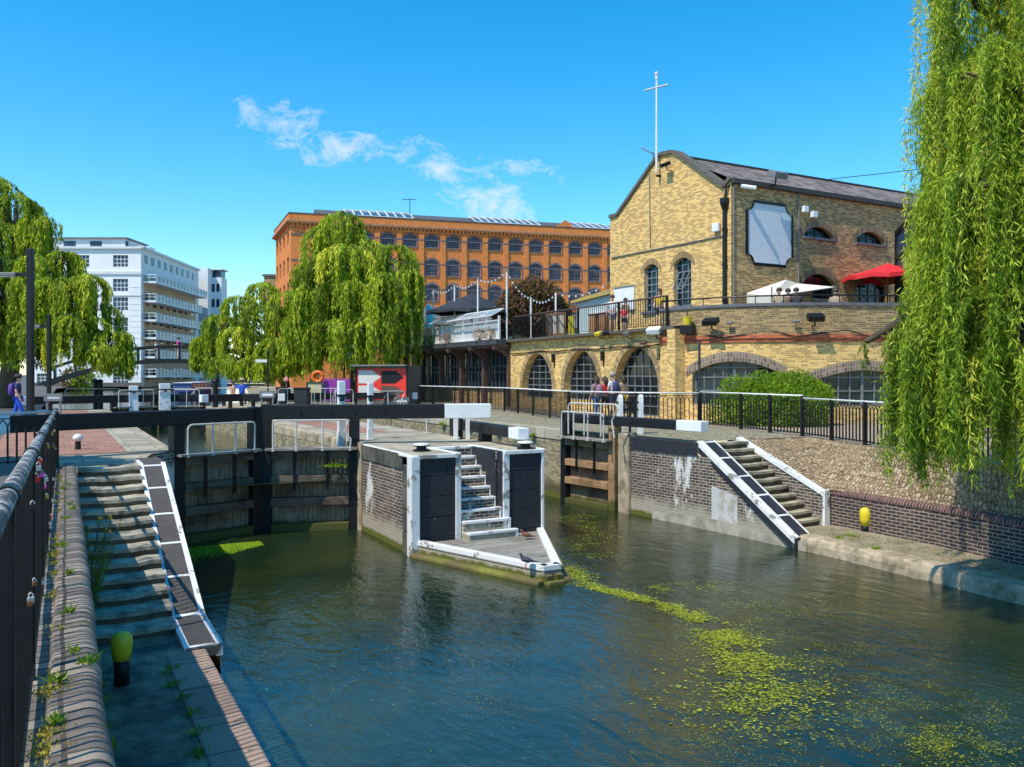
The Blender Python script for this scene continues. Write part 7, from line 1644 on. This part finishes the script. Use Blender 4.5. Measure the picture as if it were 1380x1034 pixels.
# ------------------------------------------------------------------ birds
def bird(label, loc, rz, mat, sit=False, s=1.0, name='pigeon'):
    t = thing(name, label, 'bird', loc, rz); z0 = .06 if sit else .11
    N = [(Vector((0, -.13, z0 + .0)), .015), (Vector((0, -.07, z0 + .02)), .035), (Vector((0, 0, z0 + .035)), .055), (Vector((0, .06, z0 + .06)), .045), (Vector((0, .085, z0 + .11)), .025), (Vector((0, .095, z0 + .145)), .026), (Vector((0, .135, z0 + .14)), .006)]
    N += [(Vector((0, -.21, z0 - .01)), .012)]
    N = [(a * s, r * s) for a, r in N]; skinned('body', N, [(0, 1), (1, 2), (2, 3), (3, 4), (4, 5), (5, 6), (0, 7)], mat, t, 2)
    if not sit:
        for sx in (-1, 1): mb = MB(); mb.tube([(sx * .02 * s, .01 * s, .08 * s), (sx * .022 * s, .0, .005)], .005, 5); mb.tube([(sx * .022 * s, -.01, .006), (sx * .022 * s, .035 * s, .006)], .005, 4); mb.build('leg', M['red'], t, local=True)
    for sx in (-1, 1): skinned('wing', [(Vector((sx * .04, .05, z0 + .05)) * s, .02 * s), (Vector((sx * .05, -.03, z0 + .035)) * s, .026 * s), (Vector((sx * .02, -.14, z0 + .01)) * s, .008 * s)], [(0, 1), (1, 2)], mat, t)
p_ = G(709, 766, .275); bird('dark grey pigeon standing near the tip of the timber platform', p_, faces(-.9, -.3), mat_plain('slate_grey_feathers', (.07, .075, .09), .6, .4, 30), False, 1.1)
p_ = G(709, 727, .275); bird('brown duck resting on the platform by the right black block', p_, faces(-.9, -.2), mat_plain('brown_feathers', (.22, .09, .05), .7, .4, 30), True, 1.05, 'duck')

# ------------------------------------------------------------------ street furniture
def lamp_post(px, d, py_top, arm_py, label, w, side=-1, arm=.9):
    p_ = D(px, d, GZ); t = thing('street_lamp', label, 'lamp post', p_); zt = ZP(py_top, d); za = ZP(arm_py, d); mb = MB(); mb.box((0, 0, (zt - GZ) / 2), (w, w, zt - GZ)); mb.build('pole', M['iron'], t, local=True, bevel=.01)
    mb = MB(); mb.box((0, 0, .3), (w * 1.5, w * 1.5, .6)); mb.build('base', M['iron'], t, local=True, bevel=.01)
    mb = MB(); mb.bar((0, 0, za - GZ), (side * arm * .45, 0, za - GZ), .08, .12); mb.build('arm', M['iron'], t, local=True)
    mb = MB(); mb.box((side * arm * .8, 0, za - GZ), (arm * .75, .26, .12)); h_ = mb.build('head', M['steel'], t, local=True, bevel=.02); mb = MB(); mb.box((side * arm * .8, 0, za - GZ - .07), (arm * .6, .2, .02)); mb.build('diffuser', M['whiteclean'], h_, local=True)
lamp_post(41, 27, 335, 370, 'taller black lamp post at the left with flat lamp arm', .18, -1, 1.0)
lamp_post(66, 36, 424, 440, 'shorter black lamp post right of the tall one', .14, -1, .8)
def finger_post(px, d, pt, label, arms=()):
    p_ = D(px, d, GZ); t = thing('sign_post', label, 'sign', p_); zt = ZP(pt, d) - GZ; mb = MB(); mb.tube([(0, 0, 0), (0, 0, zt)], .05, 8); mb.lathe((0, 0, zt), [(.05, 0), (.08, .05), (.001, .14)], 8); mb.build('pole', M['iron'], t, local=True)
    for z, sx in arms: mb = MB(); mb.box((sx * .36, 0, zt - z), (.7, .04, .16)); mb.build('finger', M['whiteclean'], t, local=True)
finger_post(361, 48, 476, 'slim black post with one grey lamp arm near the bins', ((.45, -1),))
finger_post(464, 50, 458, 'black fingerpost with white direction arms by the kiosk', ((.4, 1), (.55, -1), (.85, 1)))
def bin_(px, d, w, h_, label):
    p_ = D(px, d, GZ); t = thing('litter_bin', label, 'bin', p_); mb = MB(); b_ = w / 2
    mb.mesh([(-b_ * .85, -b_ * .85, 0), (b_ * .85, -b_ * .85, 0), (b_ * .85, b_ * .85, 0), (-b_ * .85, b_ * .85, 0), (-b_, -b_, h_), (b_, -b_, h_), (b_, b_, h_), (-b_, b_, h_)], [(0, 1, 5, 4), (1, 2, 6, 5), (2, 3, 7, 6), (3, 0, 4, 7), (3, 2, 1, 0), (4, 5, 6, 7)]); mb.build('body', mat_plain('dark_plastic', (.03, .035, .04), .5, .2, 4), t, local=True, bevel=.02)
    mb = MB(); mb.box((0, 0, h_ + .04), (w * 1.08, w * 1.08, .09)); mb.build('lid', M['iron'], t, local=True, bevel=.02)
bin_(380, 44.5, .5, 1.0, 'narrow dark litter bin left of the bicycle'); bin_(407, 44, .72, .98, 'wide dark wheelie bin left of the sign board')
def panel_board(px, d, pyt, pyb, wpx, label, mat, fm, name='sign_board', cat='sign', legs=True):
    p_ = D(px, d, GZ); t = thing(name, label, cat, p_); z0, z1 = ZP(pyb, d) - GZ, ZP(pyt, d) - GZ; w = wpx * d / F; mb = MB(); mb.box((0, 0, (z0 + z1) / 2), (w - .1, .03, z1 - z0 - .1)); mb.build('panel', mat, t, local=True)
    mb = MB()
    for z in (z0, z1): mb.box((0, -.01, z), (w, .07, .09))
    for sx in (-1, 1): mb.box((sx * w / 2, -.01, (z0 + z1) / 2), (.09, .072, z1 - z0 + .09))
    mb.build('frame', fm, t, local=True)
    if legs:
        for sx in (-1, 1): mb = MB(); mb.box((sx * w * .42, .02, z0 / 2), (.07, .06, z0)); mb.build('leg', fm, t, local=True)
    return t
panel_board(424, 47, 516, 531, 21, 'cream notice board in a dark green frame left of the purple fence', mat_plain('cream_board', (.62, .52, .28), .7, .15, 5), mat_plain('green_frame', (.02, .09, .04), .5, .2, 5))
panel_board(360, 42, 528, 535, 18, 'small white sign low on the rails near the bench', M['whiteclean'], M['steel'])
panel_board(541, 42, 537, 543, 18, 'small white sign below the red kiosk', M['whiteclean'], M['steel'])
panel_board(72, 31, 532, 539, 21, 'white notice lying on the rail behind the left lamp posts', M['whiteclean'], M['steel'])
p_ = D(428, 49, ZP(508, 49)); t = thing('life_ring', 'orange life ring hanging beside the purple fence', 'life ring', (p_.x, p_.y, GZ)); mb = MB(); rr_ = .29
ringp = [p_ + Vector((math.cos(a) * rr_, 0, math.sin(a) * rr_)) for a in [2 * math.pi * k / 20 for k in range(21)]]; mb.tube(ringp, .10, 8); mb.build('ring', M['orangeplastic'], t, smooth=True)
mb = MB(); mb.bar((p_.x, p_.y + .1, GZ), (p_.x, p_.y + .1, p_.z + .2), .08, .06); mb.build('post', M['iron'], t)
a_, b_ = D(434, 49.5, GZ), D(472, 48.5, GZ); t = thing('picket_fence', 'purple painted picket fence left of the red kiosk', 'fence', a_); L_ = (b_ - a_).length; e_ = (b_ - a_).normalized()
for k in range(12): mb = MB(); q_ = a_ + e_ * (k + .5) * L_ / 12; hh = 1.45 + (.1 if k % 2 else 0); mb.bar(q_ + Vector((0, 0, .2)), q_ + Vector((0, 0, hh)), .13, .03, up=Vector((0, 1, 0))); mb.build('picket', M['purple'], t)
mb = MB(); mb.bar(a_ + Vector((0, .05, .5)), b_ + Vector((0, .05, .5)), .04, .08); mb.bar(a_ + Vector((0, .05, 1.2)), b_ + Vector((0, .05, 1.2)), .04, .08); mb.build('rail', M['purple'], t)
# red kiosk with arrows
KD = 47.0; k0, k1 = D(480, KD, GZ), D(549, KD - 1.5, GZ); ek = (k1 - k0).normalized(); nk_ = Vector((ek.y, -ek.x, 0)); fk = Fr(k0, ek, nk_); LK = (k1 - k0).length; zk = ZP(494, KD)
t = thing('kiosk', 'dark container kiosk with red front showing a white and a black arrow', 'kiosk', k0); mb = MB(); mb.face([fk.p(0, GZ + .1), fk.p(LK, GZ + .1), fk.p(LK, zk), fk.p(0, zk)]); mb.face([fk.p(0, GZ + .1, 0), fk.p(0, GZ + .1, -1.3), fk.p(0, zk, -1.3), fk.p(0, zk, 0)]); mb.face([fk.p(LK, GZ + .1, 0), fk.p(LK, GZ + .1, -1.3), fk.p(LK, zk, -1.3), fk.p(LK, zk, 0)]); mb.face([fk.p(0, zk), fk.p(LK, zk), fk.p(LK, zk, -1.3), fk.p(0, zk, -1.3)]); mb.build('body', mat_plain('dark_grey_steel', (.12, .11, .105), .6, .3, 2), t)
mb = MB(); mb.face([fk.p(.05, GZ + .35, .02), fk.p(LK - .05, GZ + .35, .02), fk.p(LK - .05, zk - .12, .02), fk.p(.05, zk - .12, .02)]); mb.build('red_panel', M['red'], t)
def arrow(x0, x1, z0, z1, name, mat, o=.03):
    zc = (z0 + z1) / 2; nw = (x1 - x0); mb = MB(); mb.face([fk.p(x0, z0, o), fk.p(x0 + nw * .62, z0, o), fk.p(x1, zc, o), fk.p(x0 + nw * .62, z1, o), fk.p(x0, z1, o)]); mb.build(name, mat, t)
hz = (zk - .12 - GZ - .35); zt_ = zk - .12
chip = mat_chipped('pale_chipped_arrow', (.62, .60, .58), (.25, .2, .18), .15, scale=4)
arrow(.18, LK * .50, zt_ - hz * .48, zt_ - hz * .06, 'white_arrow', chip); arrow(LK * .505, LK * .94, zt_ - hz * .48, zt_ - hz * .08, 'black_arrow', M['black'])
arrow(.18, LK * .50, zt_ - hz * .95, zt_ - hz * .55, 'lower_white_arrow', chip); arrow(LK * .505, LK * .94, zt_ - hz * .95, zt_ - hz * .55, 'lower_black_arrow', M['brown'])
mb = MB(); mb.bar(fk.p(-.1, zk + .05, .15), fk.p(LK + .1, zk + .05, .15), .4, .08); mb.build('roof_edge', M['steel'], t); 
for x in (0, LK): mb = MB(); mb.bar(fk.p(x, GZ, .03), fk.p(x, zk, .03), .1, .1); mb.build('corner_frame', M['iron'], t)
# bicycles by the rail
def bike(px, d, label, rz):
    p_ = D(px, d, GZ); t = thing('bicycle', label, 'bicycle', p_, rz); 
    for x in (-.5, .5):
        mb = MB(); mb.tube([(x + .33 * math.cos(a), 0, .34 + .33 * math.sin(a)) for a in [2 * math.pi * k / 20 for k in range(21)]], .02, 5); w_ = mb.build('wheel', M['iron'], t, local=True); mb = MB()
        for k in range(8): a = math.pi * k / 8; mb.tube([(x - .32 * math.cos(a), 0, .34 - .32 * math.sin(a)), (x + .32 * math.cos(a), 0, .34 + .32 * math.sin(a))], .003, 3)
        mb.build('spokes', M['steel'], w_, local=True)
    mb = MB(); A_, B_, Cc_, D_ = (-.5, 0, .34), (-.05, 0, .32), (-.18, 0, .85), (.38, 0, .82)
    for a, b_ in ((A_, B_), (A_, Cc_), (B_, Cc_), (Cc_, D_), (B_, D_), (D_, (.5, 0, .34)), (D_, (.34, 0, 1.0))): mb.tube([a, b_], .018, 6)
    mb.build('frame', M['steel'], t, local=True); mb = MB(); mb.tube([(.3, -.25, 1.0), (.34, 0, 1.0), (.3, .25, 1.0)], .014, 6); mb.build('handlebar', M['iron'], t, local=True); mb = MB(); mb.box((-.2, 0, .93), (.26, .13, .05)); mb.build('saddle', M['black'], t, local=True, bevel=.02)
bike(392, 45.5, 'bicycle leaning upright between the two dark bins', .3); bike(527, 39, 'bicycle parked at the rail before the red kiosk', .2)
# outdoor things on the terrace
for k, (px, col, lab) in enumerate(((748, 'whiteclean', 'folded white deck chair standing on the terrace'), (756, 'cream', 'folded cream deck chair standing on the terrace'), (741, 'steel', 'grey menu board leaning on the terrace railing'))):
    pf = fv.p(fv.a_of(px), TZ, -.8); panel_board(px, pf.y, ZP(0, 1) * 0 + (HY - (TZ + 1.15 - H) * F / pf.y), (HY - (TZ + .1 - H) * F / pf.y), 10, lab, M[col], M['timber'], 'folded_chair' if k < 2 else 'menu_board', 'chair' if k < 2 else 'board', False).location.z = TZ - 0.0 if False else GZ
pf = fv.p(fv.a_of(762.5), TZ, -.3); t = thing('cleaning_sign', 'tall yellow folded sign at the terrace railing', 'sign', (pf.x, pf.y, TZ)); mb = MB(); mb.prism([(pf.x - .14, pf.y - .1), (pf.x + .14, pf.y - .1), (pf.x + .10, pf.y + .1), (pf.x - .10, pf.y + .1)], TZ, TZ + .95); mb.build('board', M['yellow'], t, bevel=.02)
for px, lab in ((775, 'brown timber planter box on the terrace, left one'), (788, 'brown timber planter box on the terrace, right one')):
    pf = fv.p(fv.a_of(px), TZ, -1.2); t = thing('planter', lab, 'planter', (pf.x, pf.y, TZ)); mb = MB(); mb.box((pf.x, pf.y, TZ + .5), (.6, .5, .96), .5); mb.build('box', M['timber'], t, bevel=.02); mb = MB(); mb.box((pf.x, pf.y, TZ + 1.0), (.66, .56, .05), .5); mb.build('rim', M['brown'], t)
for k, (a_, lab) in enumerate(((.9, 'reddish dry plant on the pub roof edge, rightmost'), (2.3, 'reddish dry plant on the pub roof edge, second from the right'), (6.4, 'wide reddish plant on the pub roof edge in the middle'), (9.4, 'yellow green plant on the pub roof edge, right of the leftmost'), (10.6, 'yellow green plant on the pub roof edge, leftmost'))):
    q_ = fp.p(a_, TZ + .04, .78); col_ = CB if k < 3 else YM
    bush('terrace_plant', lab, 'plant', (q_.x, q_.y, TZ + .04), [(q_.x, q_.y, TZ + .35, .33 if k < 3 else .26)] + ([(q_.x - .5, q_.y + .3, TZ + .3, .28)] if k == 2 else []), 420, .13, .03, mat_leaf('dry_plant', [(.2, .07, .04), (.4, .16, .09), (.55, .27, .18)], .3) if k < 3 else HG, 300 + k)
q_ = D(575.5, 53, TZ); t = thing('feather_flag', 'narrow bright blue feather flag on the pub terrace', 'flag', q_); mb = MB(); z0, z1 = ZP(442, 53), ZP(408, 53); mb.face([(q_.x - .02, q_.y, z0), (q_.x + .36, q_.y, z0 + .1), (q_.x + .38, q_.y, z1 - .4), (q_.x + .1, q_.y, z1)]); mb.face([(q_.x - .02, q_.y, z0), (q_.x + .1, q_.y, z1), (q_.x - .02, q_.y, z1 - .3)]); mb.build('cloth', mat_plain('cyan_fabric', (.02, .42, .62), .7, .1, 5), t); mb = MB(); mb.tube([(q_.x - .03, q_.y, TZ), (q_.x - .03, q_.y, z1 + .15)], .02, 5); mb.build('pole', M['steel'], t)
# narrowboat
p_ = D(262, 86, 1.7); t = thing('narrowboat', 'dark blue narrowboat moored on the far left bank of the basin', 'boat', (p_.x, p_.y, 1.7), R(100)); mb = MB(); hl, hw = 7.0, 1.05
out_ = [(-hl, -hw), (hl * .8, -hw), (hl, 0), (hl * .8, hw), (-hl, hw), (-hl - .6, 0)]; mb.prism([(x * .98, y * .85) for x, y in out_], -.2, .55); mb.build('hull', navy, t, local=True, bevel=.05)
mb = MB(); mb.box((-.6, 0, .95), (10.4, 1.65, .85)); cb2 = mb.build('cabin', mat_plain('blue_boat_paint', (.05, .10, .25), .4, .2, 3), t, local=True, bevel=.08); mb = MB(); mb.box((-.6, 0, 1.40), (10.6, 1.75, .06)); mb.build('roof', M['whiteclean'], cb2, local=True)
for k in range(5): mb = MB(); mb.box((-4.2 + k * 1.9, -.835, 1.02), (.75, .03, .4)); mb.build('window', M['glassblue'], cb2, local=True); mb = MB(); mb.box((-4.2 + k * 1.9, .835, 1.02), (.75, .03, .4)); mb.build('window', M['glassblue'], cb2, local=True)
# dark wall and planting at the foot of the white building
a_, b_ = D(-60, 118, GZ), D(190, 118, GZ)
for k, (px, lab) in enumerate(((98, 'leafy bush by the white building, left'), (112, 'bright leafy bush under the window of the white building'))):
    q_ = D(px, 117.5, 1.7); bush('shrub', lab, 'shrub', (q_.x, q_.y, 1.7), [(q_.x, q_.y, 3.2, 1.5)], 600, .5, .25, HG if k else CB, 400 + k)
# red parasols / table clutter near the life ring
for px, d, lab, c_ in ((386, 45, 'folded pink parasol beside the narrow bin', cloth('faded_pink_canvas', (.6, .22, .2))),):
    q_ = D(px, d, GZ); t = thing('folded_parasol', lab, 'parasol', q_); mb = MB(); mb.tube([(0, 0, 0), (0, 0, 1.5)], .03, 6); mb.build('pole', M['timber'], t, local=True); mb = MB(); mb.lathe((0, 0, 1.3), [(.04, 0), (.16, .12), (.14, .2), (.03, .36)], 10); mb.build('canopy', c_, t, local=True)
# mooring post cluster left by the far bank
for px, lab in ((129, 'black mooring post in front of the far gates, left one'), (135, 'black mooring post in front of the far gates, right one'), (290, 'black mooring post near the bent white rail')):
    q_ = D(px, 44.5, 1.6); t = thing('mooring_post', lab, 'post', q_); mb = MB(); mb.tube([(0, 0, 0), (0, 0, 1.9)], 1, 10, radii=[.16, .13]); mb.build('post', M['black'], t, local=True); mb = MB(); mb.lathe((0, 0, 1.9), [(.15, 0), (.17, .06), (.10, .14), (.001, .16)], 10); mb.build('cap', M['iron'], t, local=True)
# ------------------------------------------------------------------ camera, light, sky
cam = bpy.data.cameras.new('camera'); co = bpy.data.objects.new('camera', cam); C.objects.link(co)
co.location = (0, 0, H); co.rotation_euler = (R(90), 0, 0)
cam.sensor_width = 36.0; cam.lens = F / 1380 * 36; cam.shift_y = -(517 - HY) / 1380.0; cam.clip_end = 6000; cam.clip_start = .05
bpy.context.scene.camera = co
EL = R(56); az = R(15)
hd = -(V * math.cos(az)) - U * math.sin(az)          # horizontal direction towards the sun
sd = Vector((hd.x * math.cos(EL), hd.y * math.cos(EL), math.sin(EL)))
sl = bpy.data.lights.new('sun', 'SUN'); sl.energy = 5.0; sl.angle = R(.5); sl.color = (1.0, .92, .78)
so = bpy.data.objects.new('sun', sl); C.objects.link(so); so.rotation_euler = sd.to_track_quat('Z', 'Y').to_euler(); so.location = (-20, -10, 60)
w = bpy.data.worlds.new('World'); bpy.context.scene.world = w; w.use_nodes = True
nt = w.node_tree; nt.nodes.clear(); out = nt.nodes.new('ShaderNodeOutputWorld'); bg = nt.nodes.new('ShaderNodeBackground')
sky = nt.nodes.new('ShaderNodeTexSky'); sky.sky_type = 'NISHITA'; sky.sun_disc = False; sky.sun_elevation = EL; sky.sun_rotation = math.atan2(sd.x, sd.y)
sky.air_density = 1.0; sky.dust_density = .3; sky.ozone_density = 3.5; sky.altitude = 100
hs = nd(nt, 'ShaderNodeHueSaturation', {'Saturation': 1.42, 'Value': 1.85, 'Color': sky.outputs[0]})
hs.inputs['Hue'].default_value = .488
tc = nt.nodes.new('ShaderNodeTexCoord').outputs['Generated']
sp = nd(nt, 'ShaderNodeSeparateXYZ', {0: tc})
# project the direction on a flat cloud layer
zz = nd(nt, 'ShaderNodeMath', {0: sp.outputs[2], 1: .06}, operation='ADD').outputs[0]
cx_ = nd(nt, 'ShaderNodeMath', {0: sp.outputs[0], 1: zz}, operation='DIVIDE').outputs[0]; cy_ = nd(nt, 'ShaderNodeMath', {0: sp.outputs[1], 1: zz}, operation='DIVIDE').outputs[0]
cv = nd(nt, 'ShaderNodeCombineXYZ', {0: cx_, 1: cy_}).outputs[0]
n_a = noise(nt, mapping(nt, cv, (1.3, .8, 1)), 3.2, 9, .62, .3); n_b = noise(nt, cv, .9, 3, .5)
# where the cloud bank stands: direction around azimuth -7 deg, elevation 14 deg, falling to the right
axx = nd(nt, 'ShaderNodeMath', {0: sp.outputs[0], 1: sp.outputs[1]}, operation='DIVIDE').outputs[0]
axz = nd(nt, 'ShaderNodeMath', {0: sp.outputs[2], 1: sp.outputs[1]}, operation='DIVIDE').outputs[0]
def gauss(cx0, cz0, rx, rz, slope):
    dx = nd(nt, 'ShaderNodeMath', {0: axx, 1: cx0}, operation='SUBTRACT').outputs[0]
    dz = nd(nt, 'ShaderNodeMath', {0: axz, 1: cz0}, operation='SUBTRACT').outputs[0]
    dz = nd(nt, 'ShaderNodeMath', {0: dx, 1: -slope, 2: dz}, operation='MULTIPLY_ADD').outputs[0]
    a = nd(nt, 'ShaderNodeMath', {0: nd(nt, 'ShaderNodeMath', {0: dx, 1: rx}, operation='DIVIDE').outputs[0], 1: 2.0}, operation='POWER').outputs[0]
    c_ = nd(nt, 'ShaderNodeMath', {0: nd(nt, 'ShaderNodeMath', {0: dz, 1: rz}, operation='DIVIDE').outputs[0], 1: 2.0}, operation='POWER').outputs[0]
    e = nd(nt, 'ShaderNodeMath', {0: a, 1: c_}, operation='ADD').outputs[0]
    return nd(nt, 'ShaderNodeMath', {0: nd(nt, 'ShaderNodeMath', {0: e, 1: -1.0}, operation='MULTIPLY').outputs[0]}, operation='EXPONENT').outputs[0]
g3 = gauss(-.50, .19, .09, .010, -.1); g = None
for ga in ((-.285, .306, .045, .016, -.1), (-.185, .273, .085, .018, -.07), (-.075, .246, .06, .013, -.08), (-.028, .208, .07, .020, -.04), (.01, .252, .03, .010, -.1)):
    gg = gauss(ga[0], ga[1], ga[2] * 1.5, ga[3] * 1.9, ga[4]); g = gg if g is None else nd(nt, 'ShaderNodeMath', {0: g, 1: gg}, operation='MAXIMUM').outputs[0]
g = nd(nt, 'ShaderNodeMath', {0: g, 1: nd(nt, 'ShaderNodeMath', {0: g3, 1: .6}, operation='MULTIPLY').outputs[0]}, operation='MAXIMUM').outputs[0]
front = nd(nt, 'ShaderNodeMath', {0: sp.outputs[1], 1: 0.0}, operation='GREATER_THAN').outputs[0]
n_c = noise(nt, mapping(nt, tc, (1, 1, 1.7), (0, R(-6), 0)), 22.0, 10, .72, .5)
cl = nd(nt, 'ShaderNodeMath', {0: n_c, 1: nd(nt, 'ShaderNodeMath', {0: g, 1: .31}, operation='MULTIPLY').outputs[0]}, operation='ADD').outputs[0]
cl = ramp(nt, cl, [.71, .95]); cl = nd(nt, 'ShaderNodeMath', {0: cl, 1: front}, operation='MULTIPLY').outputs[0]
cl = nd(nt, 'ShaderNodeMath', {0: cl, 1: .75}, operation='MULTIPLY').outputs[0]
skyc = mix(nt, cl, hs.outputs[0], (7.0, 7.4, 7.8))
nt.links.new(skyc, bg.inputs[0]); bg.inputs[1].default_value = .13; nt.links.new(bg.outputs[0], out.inputs[0])
sc = bpy.context.scene
sc.view_settings.view_transform = 'Standard'; sc.view_settings.look = 'None'; sc.view_settings.exposure = 0; sc.view_settings.gamma = 1
sc.render.engine = 'CYCLES'; sc.cycles.max_bounces = 6; sc.cycles.transparent_max_bounces = 4; sc.cycles.use_denoising = True
